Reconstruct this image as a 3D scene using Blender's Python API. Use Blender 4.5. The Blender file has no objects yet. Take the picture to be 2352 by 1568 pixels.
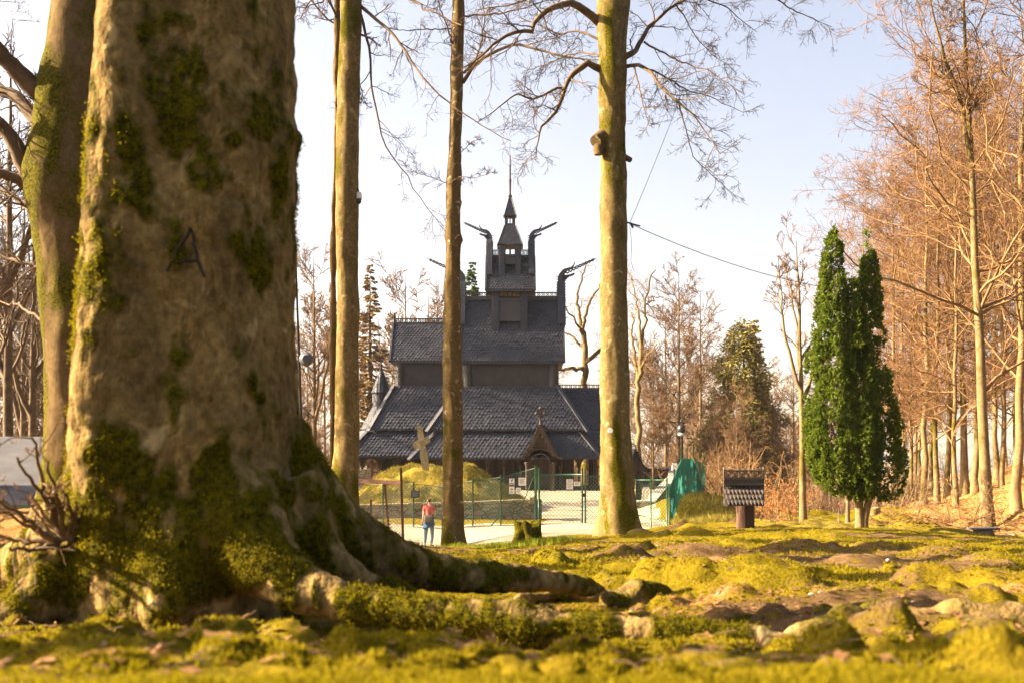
import bpy, math, random
import numpy as np
from mathutils import Vector
C = bpy.context.scene.collection
R_ = math.radians
F = 2287.0; CX = 1176.0; HZ = 1050.0      # focal length and horizon in the photo's 2352-wide frame
rng = np.random.default_rng(7)
random.seed(7)

def P(px, py, Y):
    return np.array([(px-CX)/F*Y, Y, (HZ-py)/F*Y])

# ------------------------------------------------------------------ noise
_T = np.random.default_rng(3).random((32, 32, 32))
def vnoise(x, y, z=0.0):
    x, y, z = np.broadcast_arrays(np.asarray(x, float), np.asarray(y, float), np.asarray(z, float))
    xi, yi, zi = np.floor(x).astype(int), np.floor(y).astype(int), np.floor(z).astype(int)
    fx, fy, fz = x-xi, y-yi, z-zi
    fx, fy, fz = fx*fx*(3-2*fx), fy*fy*(3-2*fy), fz*fz*(3-2*fz)
    g = lambda a, b, c: _T[(xi+a) & 31, (yi+b) & 31, (zi+c) & 31]
    l = lambda a, b, t: a+(b-a)*t
    return l(l(l(g(0,0,0), g(1,0,0), fx), l(g(0,1,0), g(1,1,0), fx), fy),
             l(l(g(0,0,1), g(1,0,1), fx), l(g(0,1,1), g(1,1,1), fx), fy), fz)*2-1
def fbm(x, y, z=0.0, o=4, g=0.5):
    s = 0; a = 1.0
    for i in range(o):
        s = s+a*vnoise(np.asarray(x)*2**i+i*7.3, np.asarray(y)*2**i+i*3.1, np.asarray(z)*2**i+i*1.7); a *= g
    return s

# ------------------------------------------------------------------ objects
def tag(o, label=None, cat=None, group=None, kind=None):
    if label: o['label'] = label
    if cat: o['category'] = cat
    if group: o['group'] = group
    if kind: o['kind'] = kind
    return o
def thing(name, label, cat, loc=(0, 0, 0), rz=0.0, group=None):
    o = bpy.data.objects.new(name, None); C.objects.link(o)
    o.location = [float(v) for v in loc]; o.rotation_euler = (0, 0, rz); o.empty_display_size = 0.2
    return tag(o, label, cat, group)
def dup(root, loc, rz=0.0, label=None, group=None, scale=None):
    r = root.copy(); C.objects.link(r); r.location = [float(v) for v in loc]; r.rotation_euler = (0, 0, rz)
    if scale is not None: r.scale = scale if hasattr(scale, '__len__') else (scale,)*3
    if label: r['label'] = label
    if group: r['group'] = group
    for ch in list(root.children):
        c = ch.copy(); C.objects.link(c); c.parent = r
        for g in ch.children:
            d = g.copy(); C.objects.link(d); d.parent = c
    return r
def wloc(o):
    v = np.zeros(3)
    while o is not None:
        v = v+np.array(o.location); o = o.parent
    return v

class MB:
    """collects shapes and links them as one mesh object"""
    def __init__(s):
        s.v = []; s.n = 0; s.f = []          # f: (faces array, material index, smooth)
    def add(s, v, faces, mi=0, smooth=False):
        v = np.asarray(v, float).reshape(-1, 3); s.v.append(v)
        groups = {}
        if isinstance(faces, np.ndarray):
            groups[faces.shape[1]] = faces
        else:
            for f in faces: groups.setdefault(len(f), []).append(f)
        for k, a in groups.items(): s.f.append((np.asarray(a, int)+s.n, mi, smooth))
        s.n += len(v); return s
    def box(s, a, b, mi=0):
        a = np.asarray(a, float); b = np.asarray(b, float)
        lo, hi = np.minimum(a, b), np.maximum(a, b)
        v = [[(lo, hi)[i][0], (lo, hi)[j][1], (lo, hi)[k][2]] for i in (0, 1) for j in (0, 1) for k in (0, 1)]
        return s.add(v, [(0,1,3,2), (4,6,7,5), (0,4,5,1), (2,3,7,6), (0,2,6,4), (1,5,7,3)], mi)
    def bar(s, p, q, w, h, up=(0, 0, 1), mi=0):
        p = np.asarray(p, float); q = np.asarray(q, float); d = q-p; d = d/np.linalg.norm(d)
        x = np.cross(d, up); n = np.linalg.norm(x)
        if n < 1e-5: x = np.cross(d, (0, 1, 0)); n = np.linalg.norm(x)
        x = x/n; y = np.cross(x, d)
        v = []
        for o in (p, q):
            for a, b in ((-1,-1), (1,-1), (1,1), (-1,1)): v.append(o+x*a*w/2+y*b*h/2)
        return s.add(v, [(0,1,2,3), (7,6,5,4), (0,4,5,1), (1,5,6,2), (2,6,7,3), (3,7,4,0)], mi)
    def tube(s, pts, rad, sides=8, mi=0, caps=True, smooth=True):
        pts = np.asarray(pts, float); rad = np.broadcast_to(np.asarray(rad, float), (len(pts),))
        s.tubes(pts[None], np.array(rad)[None], sides, mi, smooth)
        if caps:
            n = len(pts); base = s.n-n*sides
            s.f.append((np.array([[base+k for k in range(sides)][::-1]]), mi, False))
            s.f.append((np.array([[base+(n-1)*sides+k for k in range(sides)]]), mi, False))
        return s
    def tubes(s, Pn, Rn, sides=3, mi=0, smooth=True):
        B, n, _ = Pn.shape
        T = np.gradient(Pn, axis=1); T /= np.linalg.norm(T, axis=2, keepdims=True)+1e-9
        D = Pn[:, -1]-Pn[:, 0]; D /= np.linalg.norm(D, axis=1, keepdims=True)+1e-9
        ref = np.where(np.abs(D[:, 2:3]) < 0.8, np.array([[0, 0, 1.0]]), np.array([[0.3, 1.0, 0]]))
        X = np.cross(T, ref[:, None, :]); X /= np.linalg.norm(X, axis=2, keepdims=True)+1e-9
        Yv = np.cross(X, T)
        a = np.arange(sides)*2*np.pi/sides
        V = Pn[:, :, None]+Rn[:, :, None, None]*(np.cos(a)[None, None, :, None]*X[:, :, None]+np.sin(a)[None, None, :, None]*Yv[:, :, None])
        idx = np.arange(B*n*sides).reshape(B, n, sides)
        i0 = idx[:, :-1]; i1 = idx[:, 1:]
        q = np.stack([i0, np.roll(i0, -1, 2), np.roll(i1, -1, 2), i1], -1).reshape(-1, 4)
        return s.add(V.reshape(-1, 3), q[:, ::-1].copy(), mi, smooth)
    def lathe(s, prof, c=(0, 0, 0), sides=16, mi=0, smooth=True):
        prof = np.asarray(prof, float); a = np.arange(sides)*2*np.pi/sides
        V = np.stack([prof[:, 0:1]*np.cos(a), prof[:, 0:1]*np.sin(a), np.repeat(prof[:, 1:2], sides, 1)], -1)+np.asarray(c, float)
        n = len(prof); idx = np.arange(n*sides).reshape(n, sides)
        q = np.stack([idx[:-1], np.roll(idx[:-1], -1, 1), np.roll(idx[1:], -1, 1), idx[1:]], -1).reshape(-1, 4)
        s.add(V.reshape(-1, 3), q, mi, smooth)
        b = s.n-n*sides
        s.f.append((np.array([[b+k for k in range(sides)][::-1]]), mi, False))
        s.f.append((np.array([[b+(n-1)*sides+k for k in range(sides)]]), mi, False))
        return s
    def prism(s, poly, off, mi=0):
        """planar polygon (list of 3-D points) extruded along off"""
        p = np.asarray(poly, float); n = len(p); q = p+np.asarray(off, float)
        f = [tuple(range(n)), tuple(range(2*n-1, n-1, -1))]+[(i, n+i, n+(i+1) % n, (i+1) % n) for i in range(n)]
        return s.add(np.vstack([p, q]), f, mi)
    def build(s, name, mats, parent=None, origin=None, attrs=None):
        me = bpy.data.meshes.new(name)
        V = np.vstack(s.v)
        if origin is None: origin = wloc(parent) if parent is not None else np.zeros(3)
        V = V-np.asarray(origin, float)
        me.vertices.add(len(V)); me.vertices.foreach_set('co', V.astype(np.float32).ravel())
        nl = sum(a.size for a, _, _ in s.f); npoly = sum(len(a) for a, _, _ in s.f)
        me.loops.add(nl); me.polygons.add(npoly)
        li = np.concatenate([a.ravel() for a, _, _ in s.f]).astype(np.int32)
        tot = np.concatenate([np.full(len(a), a.shape[1], np.int32) for a, _, _ in s.f])
        st = np.concatenate([[0], np.cumsum(tot)[:-1]]).astype(np.int32)
        me.loops.foreach_set('vertex_index', li)
        me.polygons.foreach_set('loop_start', st); me.polygons.foreach_set('loop_total', tot)
        me.polygons.foreach_set('material_index', np.concatenate([np.full(len(a), m, np.int32) for a, m, _ in s.f]))
        me.polygons.foreach_set('use_smooth', np.concatenate([np.full(len(a), sm, bool) for a, _, sm in s.f]))
        for m in (mats if isinstance(mats, (list, tuple)) else [mats]): me.materials.append(m)
        if attrs:
            for k, arr in attrs.items():
                at = me.attributes.new(k, 'FLOAT', 'POINT'); at.data.foreach_set('value', np.asarray(arr, np.float32))
        me.update(calc_edges=True); me.validate()
        o = bpy.data.objects.new(name, me); C.objects.link(o)
        if parent is not None: o.parent = parent
        else: o.location = [float(v) for v in origin]
        return o

# ------------------------------------------------------------------ materials
class NT:
    def __init__(s, name, rough=0.85, spec=0.25):
        s.m = bpy.data.materials.new(name); s.m.use_nodes = True
        s.t = s.m.node_tree; s.t.nodes.clear()
        s.out = s.n('ShaderNodeOutputMaterial'); s.b = s.n('ShaderNodeBsdfPrincipled')
        s.b.inputs['Roughness'].default_value = rough; s.b.inputs['Specular IOR Level'].default_value = spec
        s.l(s.b.outputs[0], s.out.inputs[0])
    def n(s, t, **kw):
        o = s.t.nodes.new(t)
        for k, v in kw.items(): setattr(o, k, v)
        return o
    def l(s, a, b): s.t.links.new(a, b)
    def coord(s, scale=(1, 1, 1), kind='Object', rnd=False):
        tc = s.n('ShaderNodeTexCoord'); mp = s.n('ShaderNodeMapping'); mp.inputs['Scale'].default_value = scale
        s.l(tc.outputs[kind], mp.inputs[0])
        if rnd:
            oi = s.n('ShaderNodeObjectInfo'); mu = s.n('ShaderNodeMath', operation='MULTIPLY'); mu.inputs[1].default_value = 37.0
            s.l(oi.outputs['Random'], mu.inputs[0]); s.l(mu.outputs[0], mp.inputs['Location'])
        return mp.outputs[0]
    def noise(s, co, scale, detail=4, rough=0.55, dist=0.0):
        o = s.n('ShaderNodeTexNoise'); o.inputs['Scale'].default_value = scale; o.inputs['Detail'].default_value = detail
        o.inputs['Roughness'].default_value = rough; o.inputs['Distortion'].default_value = dist
        s.l(co, o.inputs['Vector']); return o.outputs[0]
    def ramp(s, fac, stops):
        o = s.n('ShaderNodeValToRGB'); e = o.color_ramp.elements
        while len(e) < len(stops): e.new(0.5)
        for el, (p, c) in zip(e, stops):
            el.position = p; el.color = (c, c, c, 1) if not hasattr(c, '__len__') else (*c, 1)
        s.l(fac, o.inputs[0]); return o.outputs[0]
    def mix(s, fac, a, b, mode='MIX'):
        o = s.n('ShaderNodeMix', data_type='RGBA', blend_type=mode)
        for sock, v in ((0, fac), (6, a), (7, b)):
            if hasattr(v, 'is_linked') or hasattr(v, 'links'): s.l(v, o.inputs[sock])
            elif hasattr(v, '__len__'): o.inputs[sock].default_value = (*v, 1)
            else: o.inputs[sock].default_value = v
        return o.outputs[2]
    def math(s, op, a, b=None, clamp=False):
        o = s.n('ShaderNodeMath', operation=op); o.use_clamp = clamp
        for i, v in enumerate((a, b)):
            if v is None: continue
            if hasattr(v, 'links'): s.l(v, o.inputs[i])
            else: o.inputs[i].default_value = v
        return o.outputs[0]
    def attr(s, name):
        o = s.n('ShaderNodeAttribute'); o.attribute_name = name; return o.outputs['Fac']
    def col(s, c):
        if hasattr(c, 'links'): s.l(c, s.b.inputs['Base Color'])
        else: s.b.inputs['Base Color'].default_value = (*c, 1)
        return s
    def bump(s, h, strength=0.5, dist=0.02):
        o = s.n('ShaderNodeBump'); o.inputs['Strength'].default_value = strength; o.inputs['Distance'].default_value = dist
        s.l(h, o.inputs['Height']); s.l(o.outputs[0], s.b.inputs['Normal']); return s
    def rough(s, r): s.l(r, s.b.inputs['Roughness']); return s
    def translucent(s, colr, amount):
        tr = s.n('ShaderNodeBsdfTranslucent'); mx = s.n('ShaderNodeMixShader'); mx.inputs[0].default_value = amount
        if hasattr(colr, 'links'): s.l(colr, tr.inputs[0])
        else: tr.inputs[0].default_value = (*colr, 1)
        s.l(s.b.outputs[0], mx.inputs[1]); s.l(tr.outputs[0], mx.inputs[2]); s.l(mx.outputs[0], s.out.inputs[0]); return s

def m_simple(name, a, b, scale=8, rough=0.8, bump=0.3, bd=0.01, stretch=(1, 1, 1), spec=0.25, rnd=True, bscale=3.0):
    t = NT(name, rough, spec); co = t.coord(stretch, rnd=rnd)
    n = t.noise(co, scale, 5, 0.6)
    t.col(t.ramp(n, [(0.3, a), (0.7, b)]))
    if bump: t.bump(t.noise(co, scale*bscale, 4, 0.6), bump, bd)
    return t.m

MOSS_D = (0.026, 0.027, 0.003); MOSS_L = (0.165, 0.128, 0.002)
def m_bark(name, a, b, lich, moss=0.5, mscale=1.2, stretch=(1, 1, 0.35), bump=0.5, bd=0.03, use_attr=False, fine=14):
    t = NT(name, 0.95, 0.04); co = t.coord((1, 1, 1), rnd=not use_attr); cs = t.coord(stretch, rnd=not use_attr)
    n1 = t.noise(cs, 5.0, 7, 0.7, 0.8); n2 = t.noise(co, fine, 4, 0.6); n3 = t.noise(co, 4.5, 3, 0.5, 1.0)
    base = t.ramp(n1, [(0.25, a), (0.72, b)])
    base = t.mix(t.ramp(n2, [(0.35, 0.0), (0.7, 0.55)]), base, tuple(v*0.55 for v in a))
    base = t.mix(t.ramp(n3, [(0.62, 0.0), (0.70, 0.7)]), base, lich)
    mn = t.noise(co, mscale, 6, 0.65, 0.3)
    if use_attr:
        mn = t.math('ADD', t.math('ADD', t.math('MULTIPLY', mn, .7), .15), t.math('SUBTRACT', t.attr('moss'), 0.5))
        mf = t.ramp(mn, [(0.38, 0.0), (0.62, 1.0)])
    else:
        mf = t.ramp(mn, [(1-moss-0.06, 0.0), (1-moss+0.06, 1.0)])
    mc = t.ramp(t.noise(co, 30, 4, 0.75), [(0.38, tuple(x*.8 for x in MOSS_D)), (0.76, MOSS_L)])
    t.col(t.mix(mf, base, mc))
    cr = t.noise(cs, 9, 5, 0.7, 0.8)
    t.bump(t.math('ADD', t.math('ADD', cr, t.math('MULTIPLY', n2, 0.5)), t.math('MULTIPLY', mf, t.noise(co, 45, 3, 0.7))), bump, bd)
    return t.m

M = {}
M['beech_near'] = m_bark('mossy_beech_bark', (0.055, 0.032, 0.011), (0.38, 0.25, 0.088), (0.42, 0.30, 0.13), mscale=5.0, stretch=(1, 1, 0.4), use_attr=True, fine=24, bump=0.8, bd=0.045)
M['beech_side'] = m_bark('smooth_beech_bark_with_moss', (0.10, 0.062, 0.025), (0.19, 0.125, 0.052), (0.18, 0.125, 0.07), mscale=3.0, use_attr=True, stretch=(1, 1, 0.5), bump=0.35)
M['beech'] = m_bark('tan_beech_bark', (0.085, 0.055, 0.018), (0.27, 0.19, 0.075), (0.34, 0.26, 0.13), moss=0.0, mscale=1.5, use_attr=True, bump=0.3, bd=0.02)
M['beech_lichen'] = m_bark('lichen_spotted_bark', (0.085, 0.052, 0.02), (0.185, 0.125, 0.05), (0.40, 0.33, 0.21), moss=0.0, mscale=2.5, use_attr=True, bump=0.5, bd=0.02)
M['branch'] = m_simple('dark_branch_bark', (0.07, 0.042, 0.022), (0.17, 0.11, 0.055), 6, 0.9, 0.3)
M['twig'] = m_simple('thin_brown_twig', (0.045, 0.026, 0.015), (0.095, 0.055, 0.03), 2, 0.9, 0)
M['forest_bark'] = m_bark('pale_forest_bark', (0.12, 0.078, 0.033), (0.30, 0.21, 0.10), (0.16, 0.12, 0.045), moss=0.42, mscale=0.5, bump=0.3, bd=0.02)  # bark of its own pale tan, with mossy patches
M['forest_branch'] = m_simple('tan_forest_branch', (0.13, 0.072, 0.028), (0.25, 0.155, 0.065), 3, 0.9, 0)
M['forest_twig'] = m_simple('rusty_bud_twig', (0.125, 0.055, 0.021), (0.20, 0.098, 0.037), 0.6, 0.9, 0)
M['bg_branch'] = m_simple('brown_grey_branch', (0.10, 0.062, 0.033), (0.19, 0.122, 0.06), 2, 0.9, 0)
M['bg_twig'] = m_simple('reddish_grey_twig', (0.12, 0.062, 0.029), (0.20, 0.11, 0.052), 0.5, 0.9, 0)
M['moss_branch'] = m_bark('mossy_limb_bark', (0.10, 0.065, 0.03), (0.20, 0.14, 0.06), (0.25, 0.20, 0.10), moss=0.45, mscale=1.0, bump=0.2)
M['cut_wood'] = m_simple('weathered_cut_wood', (0.34, 0.22, 0.10), (0.50, 0.35, 0.17), 9, 0.9, 0.3)
M['stump_moss'] = m_bark('moss_covered_stump_bark', (0.10, 0.06, 0.025), (0.20, 0.13, 0.05), (0.25, 0.18, 0.08), moss=0.62, mscale=2.5, bump=0.7, bd=0.04)
def m_leafy(name, a, b, tr, amt=0.3, scale=1.5):
    t = NT(name, 0.85, 0.06); co = t.coord()
    c = t.ramp(t.math('ADD', t.math('MULTIPLY', t.noise(co, scale, 4, 0.7), .55), t.math('MULTIPLY', t.noise(co, scale*11, 2, 0.6), .45)), [(0.36, a), (0.64, b)])
    t.col(c); t.translucent(tr, amt); return t.m
M['yew'] = m_leafy('dark_yew_needles', (0.024, 0.044, 0.006), (0.135, 0.148, 0.014), (0.16, 0.24, 0.015), 0.25, 3.5)
M['spruce'] = m_leafy('spruce_needles', (0.19, 0.165, 0.04), (0.36, 0.285, 0.085), (0.12, 0.12, 0.03), 0.2, 0.8)
M['spruce_brown'] = m_leafy('browning_spruce_needles', (0.15, 0.10, 0.04), (0.27, 0.175, 0.075), (0.2, 0.13, 0.04), 0.15, 0.8)
M['spruce_green'] = m_leafy('green_fir_needles', (0.03, 0.06, 0.018), (0.08, 0.125, 0.03), (0.09, 0.14, 0.03), 0.15, 0.8)
M['dead_leaf'] = m_leafy('dry_fallen_leaf', (0.12, 0.055, 0.02), (0.28, 0.15, 0.065), (0.25, 0.12, 0.04), 0.15, 7)
M['bud_leaf'] = m_leafy('rust_withered_leaf', (0.40, 0.15, 0.04), (0.60, 0.27, 0.08), (0.5, 0.2, 0.05), 0.3, 1)
M['moss_tuft'] = m_leafy('moss_leaflets', (0.09, 0.070, 0.003), (0.21, 0.158, 0.005), (0.27, 0.21, 0.006), 0.35, 3)
M['moss_bark'] = m_leafy('trunk_moss_leaflets', (0.03, 0.03, 0.002), (0.18, 0.14, 0.002), (0.26, 0.20, 0.003), 0.35, 4)
M['grass'] = m_leafy('fresh_grass_blade', (0.08, 0.10, 0.008), (0.20, 0.20, 0.015), (0.26, 0.29, 0.02), 0.35, 2)
M['dry_grass'] = m_leafy('dry_grass_blade', (0.15, 0.12, 0.018), (0.29, 0.225, 0.045), (0.3, 0.24, 0.04), 0.3, 2)

def m_ground():
    t = NT('mossy_forest_floor', 0.95, 0.02); co = t.coord()
    nb = t.noise(co, 1.1, 6, 0.65, 0.4); nf = t.noise(co, 18, 4, 0.7); nm = t.noise(co, 5, 5, 0.65)
    moss = t.ramp(nf, [(0.28, (0.06, 0.052, 0.004)), (0.55, (0.175, 0.135, 0.006)), (0.75, (0.27, 0.205, 0.011))])
    moss = t.mix(t.ramp(nb, [(0.35, 0.0), (0.65, 0.6)]), moss, (0.23, 0.145, 0.012))
    earth = t.ramp(nm, [(0.3, (0.06, 0.034, 0.015)), (0.55, (0.15, 0.088, 0.038)), (0.75, (0.25, 0.155, 0.075))])
    root = t.ramp(nm, [(0.3, (0.07, 0.042, 0.018)), (0.7, (0.20, 0.135, 0.06))])
    litter = t.ramp(nf, [(0.3, (0.16, 0.075, 0.024)), (0.5, (0.30, 0.16, 0.052)), (0.75, (0.44, 0.26, 0.10))])
    dry = t.ramp(nf, [(0.3, (0.10, 0.07, 0.010)), (0.5, (0.22, 0.16, 0.024)), (0.72, (0.33, 0.25, 0.05))])
    dirt = t.ramp(t.math('ADD', t.math('MULTIPLY', t.attr('dirt'), 0.9), t.math('SUBTRACT', nm, 0.5)), [(0.42, 0.0), (0.56, 1.0)])
    c = t.mix(dirt, moss, earth)
    c = t.mix(t.ramp(t.math('ADD', t.attr('knob'), t.math('SUBTRACT', nm, 0.5)), [(0.42, 0.0), (0.58, 1.0)]), c, root)
    c = t.mix(t.ramp(t.math('ADD', t.attr('litter'), t.math('MULTIPLY', t.math('SUBTRACT', nb, 0.5), 0.9)), [(0.42, 0.0), (0.58, 1.0)]), c, litter)
    c = t.mix(t.ramp(t.math('ADD', t.attr('dry'), t.math('MULTIPLY', t.math('SUBTRACT', nm, 0.5), 0.5)), [(0.42, 0.0), (0.58, 1.0)]), c, dry)
    t.col(c)
    t.bump(t.math('ADD', t.noise(co, 28, 5, 0.75), t.math('MULTIPLY', nm, 1.6)), 1.0, 0.05)
    return t.m
M['ground'] = m_ground()
def m_gravel():
    t = NT('pale_gravel', 0.95, 0.1); co = t.coord()
    n = t.noise(co, 0.5, 6, 0.7); f = t.noise(co, 9, 6, 0.8)
    c = t.ramp(f, [(0.3, (0.20, 0.16, 0.105)), (0.6, (0.37, 0.31, 0.215)), (0.8, (0.48, 0.41, 0.30))])
    c = t.mix(t.ramp(n, [(0.5, 0.0), (0.75, 0.5)]), c, (0.29, 0.22, 0.14))
    t.col(c); t.bump(t.noise(co, 14, 5, 0.8), 0.6, 0.03); return t.m
M['gravel'] = m_gravel()
M['hill'] = m_simple('distant_hillside', (0.05, 0.055, 0.035), (0.13, 0.115, 0.07), 0.012, 1.0, 0, rnd=False)

def m_tar(name, a, b, rough=0.55, spec=0.4):
    t = NT(name, rough, spec); co = t.coord()
    n = t.noise(co, 5, 6, 0.7); v = t.noise(co, 1.2, 4, 0.6)
    c = t.ramp(n, [(0.3, a), (0.72, b)])
    c = t.mix(t.ramp(v, [(0.45, 0.0), (0.7, 0.4)]), c, tuple(x*1.5 for x in b))
    t.col(c); t.bump(t.noise(co, 30, 3, 0.6), 0.25, 0.01)
    t.rough(t.ramp(n, [(0.3, rough-0.12), (0.7, rough+0.15)])); return t.m
M['shingle'] = m_tar('tarred_shingle', (0.013, 0.0132, 0.0185), (0.036, 0.0355, 0.047), 0.5, 0.45)
M['shingle_wall'] = m_tar('tarred_wall_shingle', (0.020, 0.016, 0.015), (0.045, 0.037, 0.034), 0.6, 0.35)
M['board'] = m_tar('tarred_board', (0.026, 0.024, 0.03), (0.05, 0.047, 0.056), 0.55, 0.4)
M['timber'] = m_simple('dark_brown_timber', (0.032, 0.019, 0.011), (0.07, 0.044, 0.026), 5, 0.75, 0.3, stretch=(1, 1, 0.15), rnd=False)
M['timber_dark'] = m_simple('black_brown_staves', (0.020, 0.013, 0.009), (0.055, 0.036, 0.022), 5, 0.8, 0.3, stretch=(1, 1, 0.15), rnd=False)
M['slot_shade'] = m_simple('slot_shade_black', (0.010, 0.008, 0.007), (0.018, 0.014, 0.012), 5, 0.9, 0)  # near-black colour standing in for shade inside an opening
def m_stone(name, a, b, c2, scale):
    t = NT(name, 0.9, 0.2); co = t.coord((1, 1, 2.2))
    v = t.n('ShaderNodeTexVoronoi'); v.inputs['Scale'].default_value = scale; t.l(co, v.inputs['Vector'])
    v2 = t.n('ShaderNodeTexVoronoi', feature='DISTANCE_TO_EDGE'); v2.inputs['Scale'].default_value = scale; t.l(co, v2.inputs['Vector'])
    sep = t.n('ShaderNodeSeparateColor'); t.l(v.outputs['Color'], sep.inputs[0])
    c = t.ramp(sep.outputs[0], [(0.0, a), (1.0, b)])
    c = t.mix(t.ramp(t.noise(co, 6, 5, 0.7), [(0.5, 0.0), (0.7, 0.6)]), c, c2)
    e = t.ramp(v2.outputs['Distance'], [(0.0, 0.0), (0.09, 1.0)])
    c = t.mix(e, tuple(x*0.3 for x in a), c)
    t.col(c); t.bump(t.math('ADD', e, t.noise(co, 20, 4, 0.7)), 0.7, 0.05); return t.m
M['drystone'] = m_stone('dry_stone_masonry', (0.17, 0.13, 0.08), (0.36, 0.29, 0.19), (0.22, 0.20, 0.05), 2.6)
M['cross_stone'] = m_simple('weathered_yellow_stone', (0.20, 0.15, 0.075), (0.37, 0.29, 0.155), 7, 0.9, 0.6, 0.03)
M['pebble'] = m_simple('grey_pebble', (0.2, 0.16, 0.12), (0.38, 0.32, 0.25), 6, 0.85, 0.3)
M['green_paint'] = m_simple('green_fence_paint', (0.011, 0.055, 0.025), (0.02, 0.085, 0.04), 4, 0.45, 0.1, spec=0.5)
M['green_wire'] = m_simple('green_coated_wire', (0.02, 0.06, 0.038), (0.04, 0.09, 0.055), 2, 0.5, 0, spec=0.4)
M['grey_wire'] = m_simple('rusty_grey_wire', (0.08, 0.06, 0.045), (0.16, 0.13, 0.10), 2, 0.6, 0)
M['rust'] = m_simple('rusted_iron', (0.055, 0.022, 0.014), (0.12, 0.05, 0.028), 9, 0.8, 0.3)
def m_net():
    t = NT('teal_wind_netting', 0.7, 0.2); co = t.coord()
    c = t.ramp(t.noise(co, 1.3, 4, 0.6), [(0.3, (0.03, 0.15, 0.12)), (0.7, (0.08, 0.25, 0.20))])
    t.col(c); t.translucent((0.05, 0.24, 0.19), 0.45); return t.m
M['net'] = m_net()
M['paper'] = m_simple('laminated_white_notice', (0.62, 0.58, 0.5), (0.74, 0.7, 0.62), 2, 0.5, 0)
M['ink'] = m_simple('dark_print', (0.03, 0.025, 0.02), (0.06, 0.05, 0.04), 5, 0.7, 0)
M['band'] = m_simple('brown_print', (0.10, 0.055, 0.035), (0.13, 0.07, 0.045), 5, 0.7, 0)
M['black_metal'] = m_simple('black_metal', (0.012, 0.012, 0.013), (0.03, 0.03, 0.032), 5, 0.4, 0.1, spec=0.5)
M['white_plastic'] = m_simple('white_plastic', (0.6, 0.58, 0.54), (0.75, 0.73, 0.7), 3, 0.4, 0, spec=0.5)
M['grey_plastic'] = m_simple('grey_plastic', (0.05, 0.05, 0.055), (0.09, 0.09, 0.1), 3, 0.4, 0, spec=0.5)
M['red_paint'] = m_simple('red_paint', (0.4, 0.03, 0.02), (0.55, 0.05, 0.03), 3, 0.5, 0)
M['roof_felt'] = m_simple('grey_roof_felt', (0.045, 0.042, 0.046), (0.085, 0.08, 0.085), 1.5, 0.85, 0.15)
M['green_trim'] = m_simple('green_grey_trim', (0.06, 0.09, 0.06), (0.10, 0.13, 0.09), 2, 0.7, 0)
M['plank_wall'] = m_simple('dark_plank_wall', (0.07, 0.05, 0.035), (0.12, 0.09, 0.06), 3, 0.8, 0.2, stretch=(1, 1, 0.1))
M['grey_wood'] = m_simple('silvered_plank', (0.33, 0.28, 0.21), (0.52, 0.46, 0.37), 4, 0.85, 0.3, stretch=(0.3, 1, 1))
M['red_post'] = m_simple('reddish_log', (0.035, 0.017, 0.010), (0.115, 0.058, 0.032), 5, 0.85, 0.8, 0.04, stretch=(1, 1, 0.2))
M['skin'] = m_simple('skin', (0.50, 0.28, 0.18), (0.58, 0.34, 0.23), 5, 0.55, 0)
M['hair'] = m_simple('brown_hair', (0.06, 0.022, 0.010), (0.13, 0.05, 0.02), 20, 0.5, 0.4, stretch=(1, 1, 0.2))
M['tshirt'] = m_simple('coral_red_cotton', (0.50, 0.085, 0.065), (0.62, 0.13, 0.10), 10, 0.85, 0.2)
M['jeans'] = m_simple('faded_blue_denim', (0.11, 0.17, 0.25), (0.21, 0.29, 0.38), 9, 0.85, 0.3)
M['denim'] = m_simple('dark_blue_denim', (0.03, 0.075, 0.16), (0.06, 0.125, 0.23), 9, 0.85, 0.4)
M['bag'] = m_simple('grey_brown_canvas', (0.085, 0.07, 0.05), (0.135, 0.11, 0.085), 9, 0.85, 0.3)
M['shoe'] = m_simple('dark_grey_shoe', (0.03, 0.035, 0.045), (0.07, 0.075, 0.09), 9, 0.7, 0.2)
# ------------------------------------------------------------------ terrain
CP = []
def cp(px, py, Y): CP.append((px, py, Y))
for x in (-1200, -300, 250, 1176, 1800, 2352, 3400):
    cp(x, 1568, 2.0); cp(x, 1532 if x in (1176, 1800) else 1500, 3.0)
for x in (-1200, -300, 250, 640, 2000, 2352, 3400): cp(x, 1432, 4.6)
for x in (950, 1176, 1400, 1600): cp(x, 1496, 4.0)
for x in (1000, 1300, 1700, 2352, 3400): cp(x, 1355, 7.0)
for x in (-1200, 0, 500): cp(x, 1350, 7.0)
for x in (-1200, 0): cp(x, 1250, 12)
for x in (1100, 1300, 1700, 2352, 3400): cp(x, 1303, 10.0)
for x in (1300, 1700, 2100, 2352): cp(x, 1258, 16.0)
cp(1100, 1275, 17); cp(1215, 1252, 21.5); cp(1040, 1262, 25.5); cp(1300, 1238, 22); cp(1430, 1229, 23); cp(1440, 1228, 24.5)
cp(1560, 1218, 24); cp(1700, 1216, 24); cp(1850, 1212, 26); cp(1975, 1212, 28); cp(2150, 1222, 26); cp(2352, 1243, 22); cp(2352, 1225, 30); cp(2260, 1226, 30)
cp(1300, 1242, 28.5); cp(1450, 1230, 30); cp(1120, 1256, 29); cp(800, 1235, 25); cp(500, 1200, 25); cp(150, 1190, 14); cp(150, 1170, 25); cp(-300, 1170, 25); cp(-1200, 1170, 25)
cp(900, 1252, 31.5); cp(1000, 1253, 34.5); cp(1150, 1226, 35.5); cp(1300, 1217, 35.5); cp(1400, 1216, 35)
for x in (600, 830, 950, 1100, 1240, 1400): cp(x, 1201, 38.5)
cp(1520, 1214, 37.0); cp(1534, 1218, 36.0)
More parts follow.
